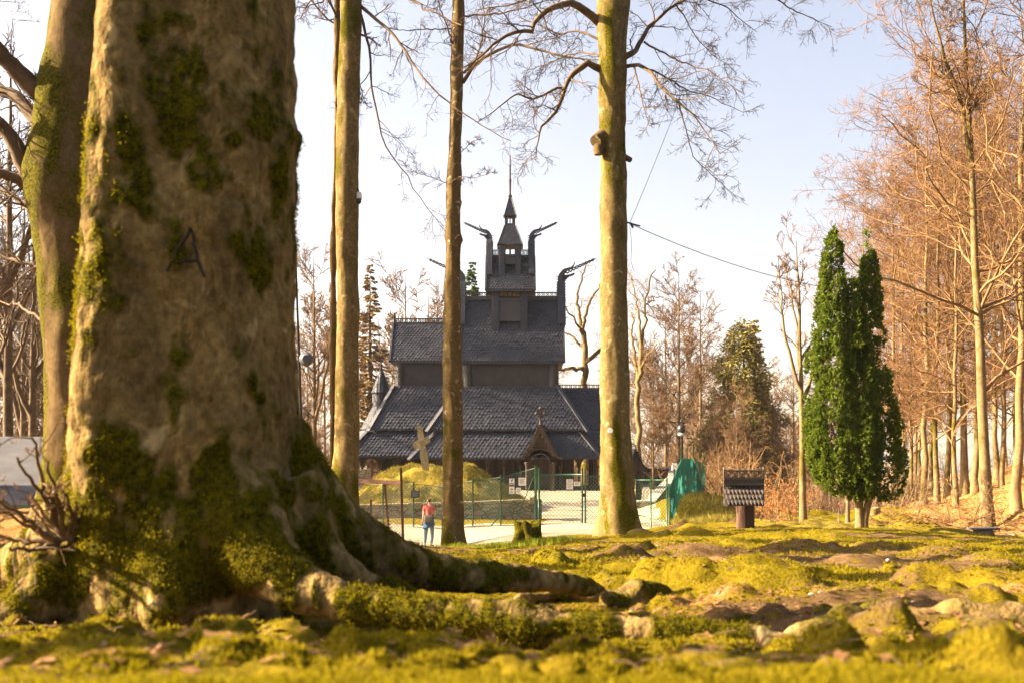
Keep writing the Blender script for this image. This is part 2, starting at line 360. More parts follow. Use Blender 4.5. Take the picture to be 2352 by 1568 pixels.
cp(1563, 1143, 41); cp(1593, 1139, 42.5); cp(1617, 1133, 44); cp(1560, 1200, 33); cp(1640, 1205, 32); cp(1610, 1160, 40); cp(1660, 1170, 40); cp(1700, 1205, 36); cp(1740, 1165, 46)
cp(1845, 1206, 33); cp(1947, 1205, 34); cp(2000, 1188, 37); cp(2120, 1163, 45); cp(2155, 1161, 46); cp(2264, 1206, 35); cp(2330, 1180, 38); cp(2352, 1105, 44); cp(2300, 1150, 41); cp(2352, 1150, 38); cp(2180, 1160, 46); cp(2215, 1140, 50); cp(2450, 1080, 47); cp(2700, 1000, 45); cp(3200, 1000, 45)
cp(2060, 1165, 52); cp(1800, 1215, 50); cp(1700, 1230, 60); cp(1850, 1220, 65); cp(2100, 1150, 70); cp(2352, 1060, 75)
for x in (700, 900, 1176, 1400, 1520): cp(x, 1125, 60)
for x in (300, 1176): cp(x, 1115, 68)
cp(1520, 1114, 66); cp(1480, 1160, 44); cp(1300, 1165, 46)
for x in (-1200, -300, 150): cp(x, 1220, 50); 
for x in (-1200, 0, 600, 1176, 1560, 1900): cp(x, 1215, 95)
for x in (2352, 3200): cp(x, 1130, 100)
for x in (-1200, 0, 1176, 2352, 3200): cp(x, 1230, 200); cp(x, 1210, 500); cp(x, 1100, 1500); cp(x, 1085, 3000)
CPa = np.array(CP, float)
def _uv(X, Y):
    Yc = np.maximum(Y, 0.5)
    return np.stack([np.clip(X/(Yc+1.0), -1.1, 1.1)*2.2, np.log(Yc+3)*1.0], -1)
_cx = (CPa[:, 0]-CX)/F*CPa[:, 2]; _cz = (HZ-CPa[:, 1])/F*CPa[:, 2]
_cu = _uv(_cx, CPa[:, 2]); _q = _cz/(CPa[:, 2]+1)
def _k(d): return np.sqrt(d*d+0.06**2)
_d = np.linalg.norm(_cu[:, None]-_cu[None], axis=2)
_A = np.zeros((len(CP)+1,)*2); _A[:-1, :-1] = _k(_d)-np.eye(len(CP))*0.004; _A[-1, :-1] = 1; _A[:-1, -1] = 1
_w = np.linalg.lstsq(_A, np.concatenate([_q, [0]]), rcond=None)[0]
def h0(X, Y):
    X = np.atleast_1d(np.asarray(X, float)); Y = np.atleast_1d(np.asarray(Y, float)); sh = X.shape
    u = _uv(X.ravel(), Y.ravel()); out = np.zeros(len(u))
    for i in range(0, len(u), 20000):
        d = np.linalg.norm(u[i:i+20000, None]-_cu[None], axis=2); out[i:i+20000] = _k(d)@_w[:-1]+_w[-1]
    return (out*(np.maximum(Y.ravel(), 0.5)+1)).reshape(sh)
def sstep(a, b, x):
    t = np.clip((x-a)/(b-a), 0, 1); return t*t*(3-2*t)

def solveY(px, py, lo=1.6, hi=30):
    ys = np.linspace(lo, hi, 900)
    e = h0((px-CX)/F*ys, ys)-(HZ-py)/F*ys
    k = np.where(e > 0)[0]
    return float(ys[k[0]]) if len(k) else hi
# lumps of root and moss: px, peak py, foot py, half width px, knob (bare root wood showing)
LUMPS = [(1790,1303,1360,105,.25), (1690,1312,1352,60,.2), (1560,1300,1348,78,.15), (1749,1336,1358,26,.75), (1807,1334,1360,32,.75), (1675,1334,1354,26,.7), (1862,1340,1362,30,.7), (1720,1340,1354,18,.5), (1540,1332,1346,26,.6), (1600,1338,1350,24,.5), (1575,1334,1344,18,.4), (1840,1348,1364,20,.6), (1775,1346,1362,16,.5),
 (1613,1318,1352,40,.5), (1515,1362,1392,44,.5), (1727,1364,1390,40,.5), (2128,1302,1345,52,.6), (2198,1338,1362,40,.5), (2315,1313,1352,85,.5),
 (2004,1396,1470,90,.7), (1900,1412,1462,70,.3), (1960,1430,1520,78,.7), (1573,1455,1520,80,.6), (1694,1464,1512,70,.6), (1790,1470,1520,60,.4), (2224,1466,1568,62,.85), (2077,1490,1550,52,.6), (2290,1428,1470,95,.6),
 (2320,1502,1565,60,.7), (1860,1475,1520,40,.2), (945,1465,1540,110,.15), (1010,1470,1515,36,.75), (880,1490,1545,60,.05), (1139,1530,1575,55,.5), (1326,1497,1552,62,.55), (1380,1500,1552,40,.5), (1180,1542,1585,44,.5),
 (1213,1338,1362,28,.9), (1268,1324,1364,36,.8), (1322,1320,1362,34,.8), (1370,1328,1362,34,.7), (1421,1322,1360,42,.6), (1319,1367,1392,40,.6), (1455,1335,1365,40,.2),
 (629,1388,1455,90,.05), (700,1415,1480,90,.0), (560,1430,1490,70,.0), (210,1420,1475,60,.15), (120,1440,1490,60,.3), (390,1452,1480,40,.0), (100,1490,1545,80,.0), (330,1510,1560,110,.0), (600,1500,1560,120,.0),
 (1240,1405,1430,40,.4), (1650,1395,1420,50,.1), (2100,1420,1450,60,.2), (1450,1510,1560,60,.2),
 (1250,1275,1300,40,.2), (1420,1262,1285,70,.1), (1620,1255,1275,90,.2), (1850,1248,1270,90,.2), (2050,1245,1268,80,.2), (1480,1213,1232,28,.9), (1520,1217,1232,20,.9), (1600,1212,1228,40,.2), (1760,1222,1236,60,.2), (2180,1262,1282,70,.2), (2300,1275,1300,60,.2),
 (1900,1222,1240,70,.1), (1690,1238,1252,40,.3), (1980,1285,1300,70,.2), (1560,1300,1318,40,.5), (1440,1290,1302,40,.4)]
LW = []
for px, pk, ft, hw, kn in LUMPS:
    Y = solveY(px, ft); A = (ft-pk)*Y/F
    LW.append(((px-CX)/F*Y, Y+hw/F*Y*0.5, A*1.05, hw/F*Y, kn))
_r = np.random.default_rng(17)
for _ in range(420):                    # small knuckles of root wood and moss cushions
    Y = 2.0*math.exp(_r.uniform(0, math.log(14/2.0))); X = _r.uniform(-.55, .62)*Y
    if math.hypot(X+1.6, Y-5) < .8: continue
    rr = _r.uniform(.025, .085)*(.7+Y*.05); LW.append((X, Y, rr*_r.uniform(.4, 1.0), rr, float(_r.choice([0, .2, .6, .9]))))
MOUND = P(1000, 1070, 46.0)
ROOTS = [np.array([[(px-CX)/F*Y, Y] for px, Y in l]) for l in ([(560,4.6), (680,4.35), (850,4.25), (1150,4.15), (1400,4.1), (1750,4.05)], [(700,5.2), (880,5.4), (1150,5.9), (1390,6.5)])]
def rootdist(X, Y):
    d = np.full(np.shape(X), 9.0)
    for l in ROOTS:
        for a, b in zip(l[:-1], l[1:]):
            t = np.clip(((X-a[0])*(b[0]-a[0])+(Y-a[1])*(b[1]-a[1]))/((b-a)@(b-a)), 0, 1); d = np.minimum(d, np.hypot(X-a[0]-t*(b[0]-a[0]), Y-a[1]-t*(b[1]-a[1])))
    return d
def height(X, Y, full=False):
    X = np.asarray(X, float); Y = np.asarray(Y, float)
    z = h0(X, Y); kn = np.zeros_like(z); md = np.zeros_like(z)
    # grave mound behind the stone wall
    dx = (X-MOUND[0])/np.where(X > MOUND[0], 5.2, 5.0); dy = (Y-MOUND[1])/np.where(Y < MOUND[1], 5.4, 4.5)
    d = np.sqrt(dx*dx+dy*dy)+0.07*fbm(X*0.6, Y*0.6)
    m = sstep(1.0, 0.22, d)**0.7
    z = z*(1-m)+m*(MOUND[2]-.05+0.24*fbm(X*1.0, Y*1.0, 2.0)+0.07*fbm(X*4, Y*4, 2.0)); md = sstep(0.05, 0.4, m)
    # low mossy bank behind the sign
    for bx, by, rx, ry, hh in ((P(1790,0,31)[0], 31, 1.6, 1.6, 0.10),):
        z = z+(hh*(1+.5*fbm(X*2.2, Y*2.2, 4.0, 4)))*np.exp(-(((X-bx)/rx)**2+((Y-by)/ry)**2)**1.5)
    # church terrace
    ch = sstep(1.5, 0.0, np.maximum(np.abs(X+2.0)-9.5, np.abs(Y-65)-4.6)); z = z*(1-ch)+ch*(-1.97)
    # rough ground
    near = np.exp(-np.maximum(Y-3, 0)/9)
    far = sstep(26, 20, Y)
    wx = X+0.10*fbm(X*3, Y*3, 5.0, 3); wy = Y+0.10*fbm(X*3+9, Y*3, 6.0, 3)
    lump = np.zeros_like(z)
    for lx, ly, A, r, k in LW:
        sel = (np.abs(X-lx) < r*3) & (np.abs(Y-ly) < r*4)
        if not sel.any(): continue
        dd = ((wx[sel]-lx)/r)**2+((wy[sel]-ly)/(r*1.25))**2
        g = np.exp(-dd**1.9*0.8)*(1+.22*fbm(X[sel]/r*1.6, Y[sel]/r*1.6, lx*3, 3))
        lump[sel] = np.maximum(lump[sel], A*g)+.25*np.minimum(lump[sel], A*np.maximum(g, 0)); kn[sel] = np.maximum(kn[sel], .8*k*np.exp(-dd*0.9))
    z = z+lump*(1-.8*sstep(.45, .15, rootdist(X, Y)))
    rid = 1-np.abs(fbm(X*1.1+4, Y*0.9, 1.0, 3)); rid = np.clip(rid-0.62, 0, 1)/0.38
    calm = 1-.85*sstep(.75, .2, rootdist(X, Y)); z = z-.055*(1-calm); park = sstep(30, 24, Y)*sstep(-30, -3, X+Y*0.0)*calm
    ns_ = np.clip(Y/8, .25, 1); z = z+park*ns_*(0.10*rid**1.5*(0.5+0.5*near)+0.035*fbm(X*1.7, Y*1.7, 3.0, 4)*np.clip(0.5+near, 0, 1)+0.016*fbm(X*6, Y*6, 3.5, 3)+0.012*near*fbm(X*9, Y*9, 3.0, 3))
    park = np.where(Y < 24, 1.0, park); z = z+(1-park)*(0.05*fbm(X*0.5, Y*0.5, 8.0, 4)+.22*fbm(X*1.0, Y*1.0, 8.0, 4)*sstep(0, .6, X-.158*Y)*sstep(70, 45, Y))*(1-ch)*sstep(200, 60, Y)
    kn = np.maximum(kn, park*0.33*rid**2*(fbm(X*2, Y*2, 11.0, 2) > 0))
    if full: return z, kn, md
    return z
def hz(x, y): return float(height(np.array([float(x)]), np.array([float(y)]))[0])
def G(px, Y):
    x = (px-CX)/F*Y; return np.array([x, Y, hz(x, Y)])

def inpoly(X, Y, poly):
    c = np.zeros(X.shape, bool); n = len(poly)
    for i in range(n):
        x1, y1 = poly[i]; x2, y2 = poly[(i+1) % n]
        k = ((y1 > Y) != (y2 > Y)) & (X < (x2-x1)*(Y-y1)/(y2-y1+1e-12)+x1); c ^= k
    return c
def pw(l): return [((px-CX)/F*Y, Y) for px, Y in l]
GRAVEL = pw([(500,30.5), (905,30.2), (960,29.4), (1060,29.6), (1130,31.5), (1200,33.2), (1300,33.0), (1400,32.8), (1500,34.6), (1534,36.4), (1530,38.2), (1494,43.5), (1545,58), (1540,65.5), (1480,70), (700,70), (700,58), (900,58.6), (1080,53), (1165,49), (1215,44.5), (1245,41.5), (1243,38.9), (900,38.6), (500,38.6)])

ys = np.concatenate([np.linspace(-4, 1.4, 22), 1.42*np.exp(np.linspace(0, math.log(34/1.42), 400)), 34*np.exp(np.linspace(0.006, math.log(80/34), 150)), 80*np.exp(np.linspace(0.04, math.log(3600/80), 60))])
us = np.linspace(-1, 1, 420); us = np.sign(us)*np.abs(us)**1.15
Xg = us[None, :]*(np.maximum(ys, 0)[:, None]*0.72+3.2); Yg = np.repeat(ys[:, None], len(us), 1)
Zg, Kg, Mg = height(Xg, Yg, True)
far = sstep(0, 1, np.clip((Yg-1200)/2000, 0, 1))
dirt = np.clip(0.18+0.6*fbm(Xg*0.55, Yg*0.45, 2.0, 4)+0.3*sstep(9, 14, Yg)*sstep(20, 14, Yg), 0, 1)*sstep(34, 20, Yg)
# forest floor: leaf litter under the right-hand wood and on the far slopes
lit = np.clip(sstep(0.0, 3.5, Xg-(P(2010,0,1)[0]*Yg-0.3))*sstep(27, 31, Yg)+sstep(6, 9, Yg)*sstep(-0.32*0-2.0, -4.0, Xg+0*Yg)*sstep(28, 20, Yg)*0.8+sstep(66, 75, Yg)*0.9, 0, 1)
lit = np.maximum(lit, 0.75*np.exp(-(((Xg-P(420,0,4.0)[0])/.55)**2+((Yg-4.15)/.28)**2)))
for (px, py, rx, ry) in ((1090,1480,.35,.25), (1640,1385,.5,.35), (1560,1420,.4,.25), (2050,1440,.5,.3), (2300,1370,.6,.5), (1150,1395,.4,.25), (60,1560,.3,.2), (1700,1300,1.2,1.0)):
    yy = solveY(px, py); lit = np.maximum(lit, 0.62*np.exp(-(((Xg-(px-CX)/F*yy)/rx)**2+((Yg-yy)/ry)**2)))
dirt = np.maximum(dirt, Mg*np.clip(-.08+.9*fbm(Xg*1.2, Yg*1.2, 31.0, 4)+.6*sstep(-1.6, .6, Xg), 0, 1))
dry = np.clip(Mg*(.75-.35*sstep(-1.6, .6, Xg)+.9*fbm(Xg*.8, Yg*.8, 6.0, 4))+sstep(24, 27, Yg)*sstep(38, 34, Yg)*sstep(0, 1, Xg/Yg*5.5-0.55)*0.6, 0, 1)*(1-lit)
bank = sstep(27, 31, Yg)*sstep(52, 45, Yg)*(Xg > P(1534,0,1)[0]*Yg)*sstep(P(1990,0,1)[0]*1.0, P(1900,0,1)[0], Xg/Yg)
dirt = np.maximum(dirt, bank*np.clip(.5+.9*fbm(Xg*.9, Yg*.9, 21.0, 4), 0, 1))
dry = np.maximum(dry, np.clip(.22+1.0*fbm(Xg*1.1, Yg*1.1, 15.0, 4), 0, .8)*sstep(31, 36, Yg)*sstep(58, 50, Yg)*(Xg > P(1534,0,1)[0]*Yg)*(1-lit))
nr, nc = Xg.shape
idx = np.arange(nr*nc).reshape(nr, nc)
quads = np.stack([idx[:-1, :-1], idx[:-1, 1:], idx[1:, 1:], idx[1:, :-1]], -1).reshape(-1, 4)
V = np.stack([Xg, Yg, Zg], -1).reshape(-1, 3)
cen = V[quads].mean(1)
jx = 0.25*fbm(cen[:, 0]*0.9, cen[:, 1]*0.9, 4.0, 3)
isg = inpoly(cen[:, 0]+jx, cen[:, 1]+jx, GRAVEL) & (cen[:, 1] < 75)
def sub(qs):
    used, inv = np.unique(qs, return_inverse=True); return used, inv.reshape(-1, 4)
u, q = sub(quads[~isg]); mb = MB(); mb.add(V[u], q, 0, True)
at = {k: a.ravel()[u] for k, a in (('dirt', dirt), ('knob', Kg), ('litter', lit), ('dry', dry))}
tag(mb.build('ground', M['ground'], attrs=at), 'mossy park floor with knobbly roots, falling away into leaf covered woods', 'ground', kind='structure')
u, q = sub(quads[isg]); mb = MB(); mb.add(V[u], q, 0, True)
tag(mb.build('gravel_path', M['gravel']), 'pale gravel path and courtyard in front of the dark wooden church', 'path', kind='structure')
# hills across the valley
hx = np.linspace(-3200, 3200, 120); hy = np.linspace(0, 1, 14)
HX, HT = np.meshgrid(hx, hy)
rg = 250+70*fbm(HX*0.0012, 0*HX, 3.0, 5)+0.02*np.abs(HX)
HYY = 2700+HT*900; HZZ = -75+(rg+75)*HT**0.8+12*fbm(HX*.006, HT*5, 1.0, 3)
i = np.arange(HX.size).reshape(HX.shape); mb = MB()
mb.add(np.stack([HX, HYY, HZZ], -1).reshape(-1, 3), np.stack([i[:-1, :-1], i[:-1, 1:], i[1:, 1:], i[1:, :-1]], -1).reshape(-1, 4), 0, True)
tag(mb.build('hills', M['hill']), 'pale wooded hills far across the valley', 'hill', kind='structure')

# ------------------------------------------------------------------ small growth on the floor (nobody could count it)
def scatter_blades(n, xy, hgt, wid, lean, mi=0):
    """n little upright triangles at the given points"""
    z = height(xy[:, 0], xy[:, 1]); a = rng.uniform(0, 2*np.pi, n); h = hgt*rng.uniform(0.5, 1.3, n)
    dx, dy = np.cos(a), np.sin(a); b = rng.uniform(0, 2*np.pi, n); l = lean*h*rng.uniform(0, 1, n)
    base = np.stack([xy[:, 0], xy[:, 1], z-0.004], -1); s = np.stack([dx*wid/2, dy*wid/2, 0*z], -1)*rng.uniform(.6, 1.3, (n, 1))
    tip = base+np.stack([np.cos(b)*l, np.sin(b)*l, h], -1)
    return np.stack([base-s, base+s, tip], 1).reshape(-1, 3)
def field(name, n, gen, hgt, wid, lean, mat, label, cat, keep=None):
    xy = gen(n)
    if keep is not None: xy = xy[keep(xy)]
    v = scatter_blades(len(xy), xy, hgt, wid, lean); mb = MB(); mb.add(v, np.arange(len(v)).reshape(-1, 3))
    return tag(mb.build(name, mat), label, cat, kind='stuff')
def near_gen(n):
    Y = 1.5*np.exp(rng.uniform(0, math.log(9.0/1.5), n)); X = rng.uniform(-0.58, 0.58, n)*Y*1.02
    return np.stack([X, Y], -1)
def keep_moss(xy):
    z, k, m = height(xy[:, 0], xy[:, 1], True)
    d = 0.18+0.6*fbm(xy[:, 0]*0.55, xy[:, 1]*0.45, 2.0, 4)
    return (k < 0.38+0.12*rng.standard_normal(len(k))) & (d < 0.55) & (np.hypot(xy[:, 0]+1.63, xy[:, 1]-5.0) > .62) & (fbm(xy[:, 0]*4, xy[:, 1]*4, 2.2, 2) > -0.35)
field('moss', 210000, near_gen, 0.017, 0.013, 0.9, M['moss_tuft'], 'short yellow green moss leaflets carpeting the floor around the roots', 'moss', keep_moss)
def mid_gen(n):
    Y = 8*np.exp(rng.uniform(0, math.log(26/8.), n)); X = rng.uniform(-0.12, 0.56, n)*Y; return np.stack([X, Y], -1)
field('moss', 90000, mid_gen, 0.03, 0.028, 1.2, M['moss_tuft'], 'golden moss and short grass over the open floor toward the sign and the yew', 'moss', keep_moss)
def grass_gen(n):
    c = [P(1225,0,20.2)[:2], P(1185,0,20.3)[:2], P(1130,0,23.5)[:2], P(1090,0,24.5)[:2], P(1050,0,24.8)[:2], P(1265,0,21.2)[:2]]
    k = rng.integers(0, len(c), n); c = np.array(c)[k]
    return c+rng.standard_normal((n, 2))*np.array([0.32, 0.35])
field('grass', 3600, grass_gen, 0.13, 0.022, 0.8, M['grass'], 'fresh green grass beside the mossy stump and slender trunk', 'grass')
def mound_gen(n):
    return MOUND[:2]+np.stack([rng.uniform(-4.6, 4.6, n), rng.uniform(-5.2, 2.0, n)], -1)
def mound_keep(xy):
    z, k, m = height(xy[:, 0], xy[:, 1], True); return (m > 0.3) & (fbm(xy[:, 0]*1.3, xy[:, 1]*1.3, 3.3, 3) > -0.25)
field('dry_grass', 30000, mound_gen, 0.12, 0.028, 1.6, M['dry_grass'], 'yellowed grass growing over the grave mound', 'grass', mound_keep)
def bank_gen(n):
    t = rng.uniform(0, 1, n); return np.stack([(rng.uniform(1545, 1680, n)-CX)/F*(31+t*11), 31+t*11], -1)
field('bank_grass', 4500, bank_gen, 0.26, 0.04, 1.5, M['dry_grass'], 'tufted grass on the bank below the green netting', 'grass')
# fallen leaves: small curled quads
def leaves(name, xy, size, label):
    n = len(xy); z = height(xy[:, 0], xy[:, 1])+0.004; a = rng.uniform(0, 2*np.pi, n); s = size*rng.uniform(0.6, 1.3, n)
    u = np.stack([np.cos(a), np.sin(a), rng.uniform(-.4, .4, n)], -1)*s[:, None]; w = np.stack([-np.sin(a), np.cos(a), rng.uniform(-.4, .4, n)], -1)*s[:, None]*0.6
    c = np.stack([xy[:, 0], xy[:, 1], z], -1); lift = np.zeros((n, 3)); lift[:, 2] = s*rng.uniform(.1, .5, n)
    v = np.stack([c-u, c-w*0.9+lift*.4, c+u+lift, c+w+lift*.5], 1).reshape(-1, 3); mb = MB(); mb.add(v, np.arange(4*n).reshape(-1, 4))
    return tag(mb.build(name, M['dead_leaf']), label, 'leaves', kind='stuff')
cs = []
for px, py, n, sx, sy in ((1090,1478,420,.28,.16), (1640,1385,420,.5,.3), (1560,1418,300,.4,.2), (2050,1440,250,.4,.2), (430,1440,420,.42,.14), (2300,1370,300,.6,.4), (1150,1395,180,.35,.2), (1180,1440,260,.4,.2), (60,1560,120,.25,.12), (800,1460,120,.3,.15), (1760,1330,160,.6,.4)):
    yy = solveY(px, py); cs.append(np.array([[(px-CX)/F*yy, yy]])+rng.standard_normal((n, 2))*np.array([[sx, sy]]))
xs = near_gen(3600); cs.append(xs[xs[:, 1] > 2.2])
Yr = rng.uniform(12, 26, 2200); cs.append(np.stack([(rng.uniform(1250, 2352, 2200)-CX)/F*Yr, Yr], -1))
xy = np.vstack(cs); leaves('fallen_leaves', xy[xy[:, 1] > 1.5], 0.022, 'dry brown beech leaves strewn between the roots')
Yr = rng.uniform(29, 48, 9000); xy = np.stack([(rng.uniform(1990, 2500, 9000)-CX)/F*Yr, Yr], -1)
leaves('leaf_litter', xy, 0.06, 'orange leaf litter covering the slope under the beech wood')
# pebbles
mb = MB()
for px, py, r in ((970,1554,.016), (1180,1440,.02), (1420,1410,.03), (1405,1408,.02), (1450,1415,.02), (1650,1392,.02), (1865,1383,.04), (1885,1388,.03), (2100,1400,.035), (2040,1300,.05), (1300,1235,.06), (1690,1258,.06), (1510,1255,.06), (690,1540,.012), (1050,1500,.012), (1250,1420,.02), (1720,1298,.05), (2180,1400,.025), (560,1548,.014)):
    Y = solveY(px, py); x = (px-CX)/F*Y; z = hz(x, Y)
    a = rng.uniform(.6, 1.2, 3); L = [(0.02, -.5), (.7, -.35), (1, 0), (.75, .45), (.35, .62), (.03, .68)]
    v0 = mb.n; mb.lathe([(r*.6*p, r*.6*q*a[2]) for p, q in L], (x, Y, z+r*.25), 9)
tag(mb.build('pebbles', M['pebble']), 'small pale stones lying among the moss and roots', 'stones', kind='stuff')
xy = np.vstack([near_gen(900), mid_gen(500)]); xy = xy[xy[:, 1] > 2.0]; n_ = len(xy); a_ = rng.uniform(0, 6.28, n_); l_ = rng.uniform(.02, .09, n_)*np.clip(xy[:, 1]/5, 1, 3)
p0_ = np.stack([xy[:, 0], xy[:, 1], height(xy[:, 0], xy[:, 1])+.008], -1); p1_ = p0_+np.stack([np.cos(a_)*l_, np.sin(a_)*l_, rng.uniform(-.01, .02, n_)], -1); mb = MB(); mb.tubes(np.stack([p0_, (p0_+p1_)/2+rng.standard_normal((n_, 3))*.003, p1_], 1), np.repeat((.0016*np.clip(xy[:, 1]/4, 1, 3))[:, None], 3, 1), 4)
tag(mb.build('twig_litter', M['branch']), 'thin broken twigs scattered over the moss', 'twigs', kind='stuff')
# fallen sticks, one by one
def stick(px0, py0, px1, py1, r, label, lift=0.01):
    Y0, Y1 = solveY(px0, py0), solveY(px1, py1); a = np.array([(px0-CX)/F*Y0, Y0]); b = np.array([(px1-CX)/F*Y1, Y1]); pts = []
    for t in np.linspace(0, 1, 7):
        q = a+(b-a)*t+rng.standard_normal(2)*0.006; pts.append([q[0], q[1], hz(q[0], q[1])+r+lift])
    pts = np.array(pts); pts[:, 2] = np.maximum(pts[:, 2], np.linspace(pts[0, 2], pts[-1, 2], 7))
    m_ = MB(); m_.tube(pts, np.linspace(r, r*.6, 7), 7)
    for k in (2, 4): m_.tube([pts[k], pts[k]+[.012, .01, .02], pts[k]+[.02, .03, .028]], [r*.5, r*.4, r*.2], 5)
    tag(m_.build('fallen_stick', M['branch'], origin=pts[0]), label, 'stick', 'sticks lying on the moss')
stick(432, 1528, 522, 1535, .0055, 'short dark stick lying on bright moss in front of the big trunk')
stick(1145, 1478, 1262, 1432, .006, 'straight pale stick leaning across the front root', .02)
stick(705, 1385, 745, 1420, .008, 'short stick lying under the near root beside the big trunk')
stick(1465, 1290, 1495, 1315, .012, 'thin bent twig on the moss in the middle distance')
# ------------------------------------------------------------------ trees: vectorised branching
def norm(v): return v/(np.linalg.norm(v, axis=-1, keepdims=True)+1e-9)
def grow(Pn, Rn, k, t0, ratio, ang, trop, n, r, rr=0.6, rmin=0.004, jit=0.18, t1=1.0, shape=0.5, flat=0.0):
    """k children per parent branch; returns their points and radii"""
    B, m, _ = Pn.shape
    i = np.repeat(np.arange(B), k); t = r.uniform(t0, t1, len(i)); f = t*(m-1); a = np.minimum(f.astype(int), m-2); w = (f-a)[:, None]
    p0 = Pn[i, a]*(1-w)+Pn[i, a+1]*w; d0 = norm(Pn[i, a+1]-Pn[i, a]); r0 = (Rn[i, a]*(1-w[:, 0])+Rn[i, a+1]*w[:, 0])*rr
    L = np.linalg.norm(np.diff(Pn, axis=1), axis=2).sum(1)[i]*ratio*(1-shape*t)*r.uniform(0.55, 1.25, len(i))
    q = r.standard_normal((len(i), 3)); q[:, 2] *= (1-flat); q = norm(q-d0*(q*d0).sum(1, keepdims=True))
    A = np.radians(ang)*r.uniform(0.75, 1.25, len(i))
    d = norm(d0*np.cos(A)[:, None]+q*np.sin(A)[:, None]); pts = [p0]; p = p0
    for s in range(n-1):
        d = norm(d+jit*r.standard_normal(d.shape)+np.array([0, 0, trop])); p = p+d*(L/(n-1))[:, None]; pts.append(p)
    Pc = np.stack(pts, 1); r0 = np.maximum(r0, rmin)
    Rc = np.maximum(r0[:, None]*np.linspace(1, 0.35, n)[None], rmin*0.7)
    return Pc, Rc
def path(p0, d, L, n, r, jit, trop):
    pts = [np.array(p0, float)]; d = norm(np.array(d, float))
    for s in range(n-1):
        d = norm(d+jit*r.standard_normal(3)+np.array([0, 0, trop])); pts.append(pts[-1]+d*L/(n-1))
    return np.array(pts)

def make_tree(name, label, cat, H, r0, n1, t0, len1, ang1, ks, mats, seed, stems=None, trop=0.05, rmin=(.012, .009, .007), ang=(50, 45, 45), ratios=(.5, .5, .5), lean=0.02, flare=1.5, jit=.15, group=None, shape1=.6, tm=None, flat=0.3):
    """prototype bare tree at the origin: trunk (and forks) plus a crown of branches and twigs"""
    r = np.random.default_rng(seed)
    root = thing(name, label, cat, (0, 0, 0), 0, group)
    n = 14; z = np.linspace(-0.6, H, n); wob = np.cumsum(r.standard_normal((n, 2))*lean*H/n, axis=0); wob -= wob[1]
    T = np.stack([wob[:, 0], wob[:, 1], z], -1); t = np.linspace(0, 1, n)
    Rt = r0*((1-t)**0.8*0.92+0.05); Rt[0] *= flare*1.15; Rt[1] *= flare**0.35
    mb = MB(); PT = T[None]; RT = Rt[None]
    # resample finely for a rounder foot
    mb.tube(T, Rt, 12, 0)
    if stems:                                   # forks: (t, azimuth, tilt, length, radius factor)
        SP = [T]; SR = [Rt]
        for ft, az, tilt, L, rf in stems:
            k = ft*(n-1); a = int(k); p = T[a]+(T[min(a+1, n-1)]-T[a])*(k-a)
            d = (math.sin(R_(tilt))*math.cos(R_(az)), math.sin(R_(tilt))*math.sin(R_(az)), math.cos(R_(tilt)))
            q = path(p, d, L, n, r, 0.10, 0.10); rr = r0*rf*np.linspace(1, .12, n); mb.tube(q, rr, 8, 0); SP.append(q); SR.append(rr)
        PT = np.stack(SP); RT = np.stack(SR)
    mb.build('trunk', tm or mats[0], root)
    mb = MB()
    P1, R1 = grow(PT, RT, n1, t0, len1/H, ang1, trop, 8, r, .42, rmin[0], jit, .99, shape1, 0.0)
    mb.tubes(P1, R1, 5, 0)
    P2, R2 = grow(P1, R1, ks[0], .12, ratios[0], ang[0], trop*.6, 6, r, .6, rmin[0], jit, 1, .5, flat); mb.tubes(P2, R2, 4, 0)
    P3, R3 = grow(P2, R2, ks[1], .1, ratios[1], ang[1], trop*.5, 4, r, .6, rmin[1], jit, 1, .4, flat); mb.tubes(P3, R3, 3, 1)
    if ks[2]:
        P4, R4 = grow(P3, R3, ks[2], .1, ratios[2], ang[2], trop*.5, 3, r, .7, rmin[2], jit, 1, .3, flat); mb.tubes(P4, R4, 3, 1)
    mb.build('crown', mats[:2], root)
    return root

# ---- the big beech in front: trunk and roots fused into one skin
def remeshed(mb, voxel, smooth_it):
    o = mb.build('tmp', M['beech_near'], origin=np.zeros(3)); md = o.modifiers.new('r', 'REMESH'); md.mode = 'VOXEL'; md.voxel_size = voxel
    me = bpy.data.meshes.new_from_object(o.evaluated_get(bpy.context.evaluated_depsgraph_get()))
    V = np.empty(len(me.vertices)*3, np.float32); me.vertices.foreach_get('co', V); V = V.reshape(-1, 3).astype(float)
    E = np.empty(len(me.edges)*2, np.int32); me.edges.foreach_get('vertices', E); E = E.reshape(-1, 2)
    Q = np.empty(len(me.loops), np.int32); me.loops.foreach_get('vertex_index', Q); Q = Q.reshape(-1, 4)
    bpy.data.objects.remove(o); bpy.data.meshes.remove(me)
    deg = np.bincount(E.ravel(), minlength=len(V))[:, None]
    for _ in range(smooth_it):
        S = np.zeros_like(V)
        for k in range(3):
            S[:, k] = np.bincount(E[:, 0], V[E[:, 1], k], len(V))+np.bincount(E[:, 1], V[E[:, 0], k], len(V))
        V = V*0.4+0.6*S/deg
    Nn = np.zeros_like(V); fn = np.cross(V[Q[:, 2]]-V[Q[:, 0]], V[Q[:, 3]]-V[Q[:, 1]])
    for c in range(4):
        for k in range(3): Nn[:, k] += np.bincount(Q[:, c], fn[:, k], len(V))
    return V, Q, norm(Nn)

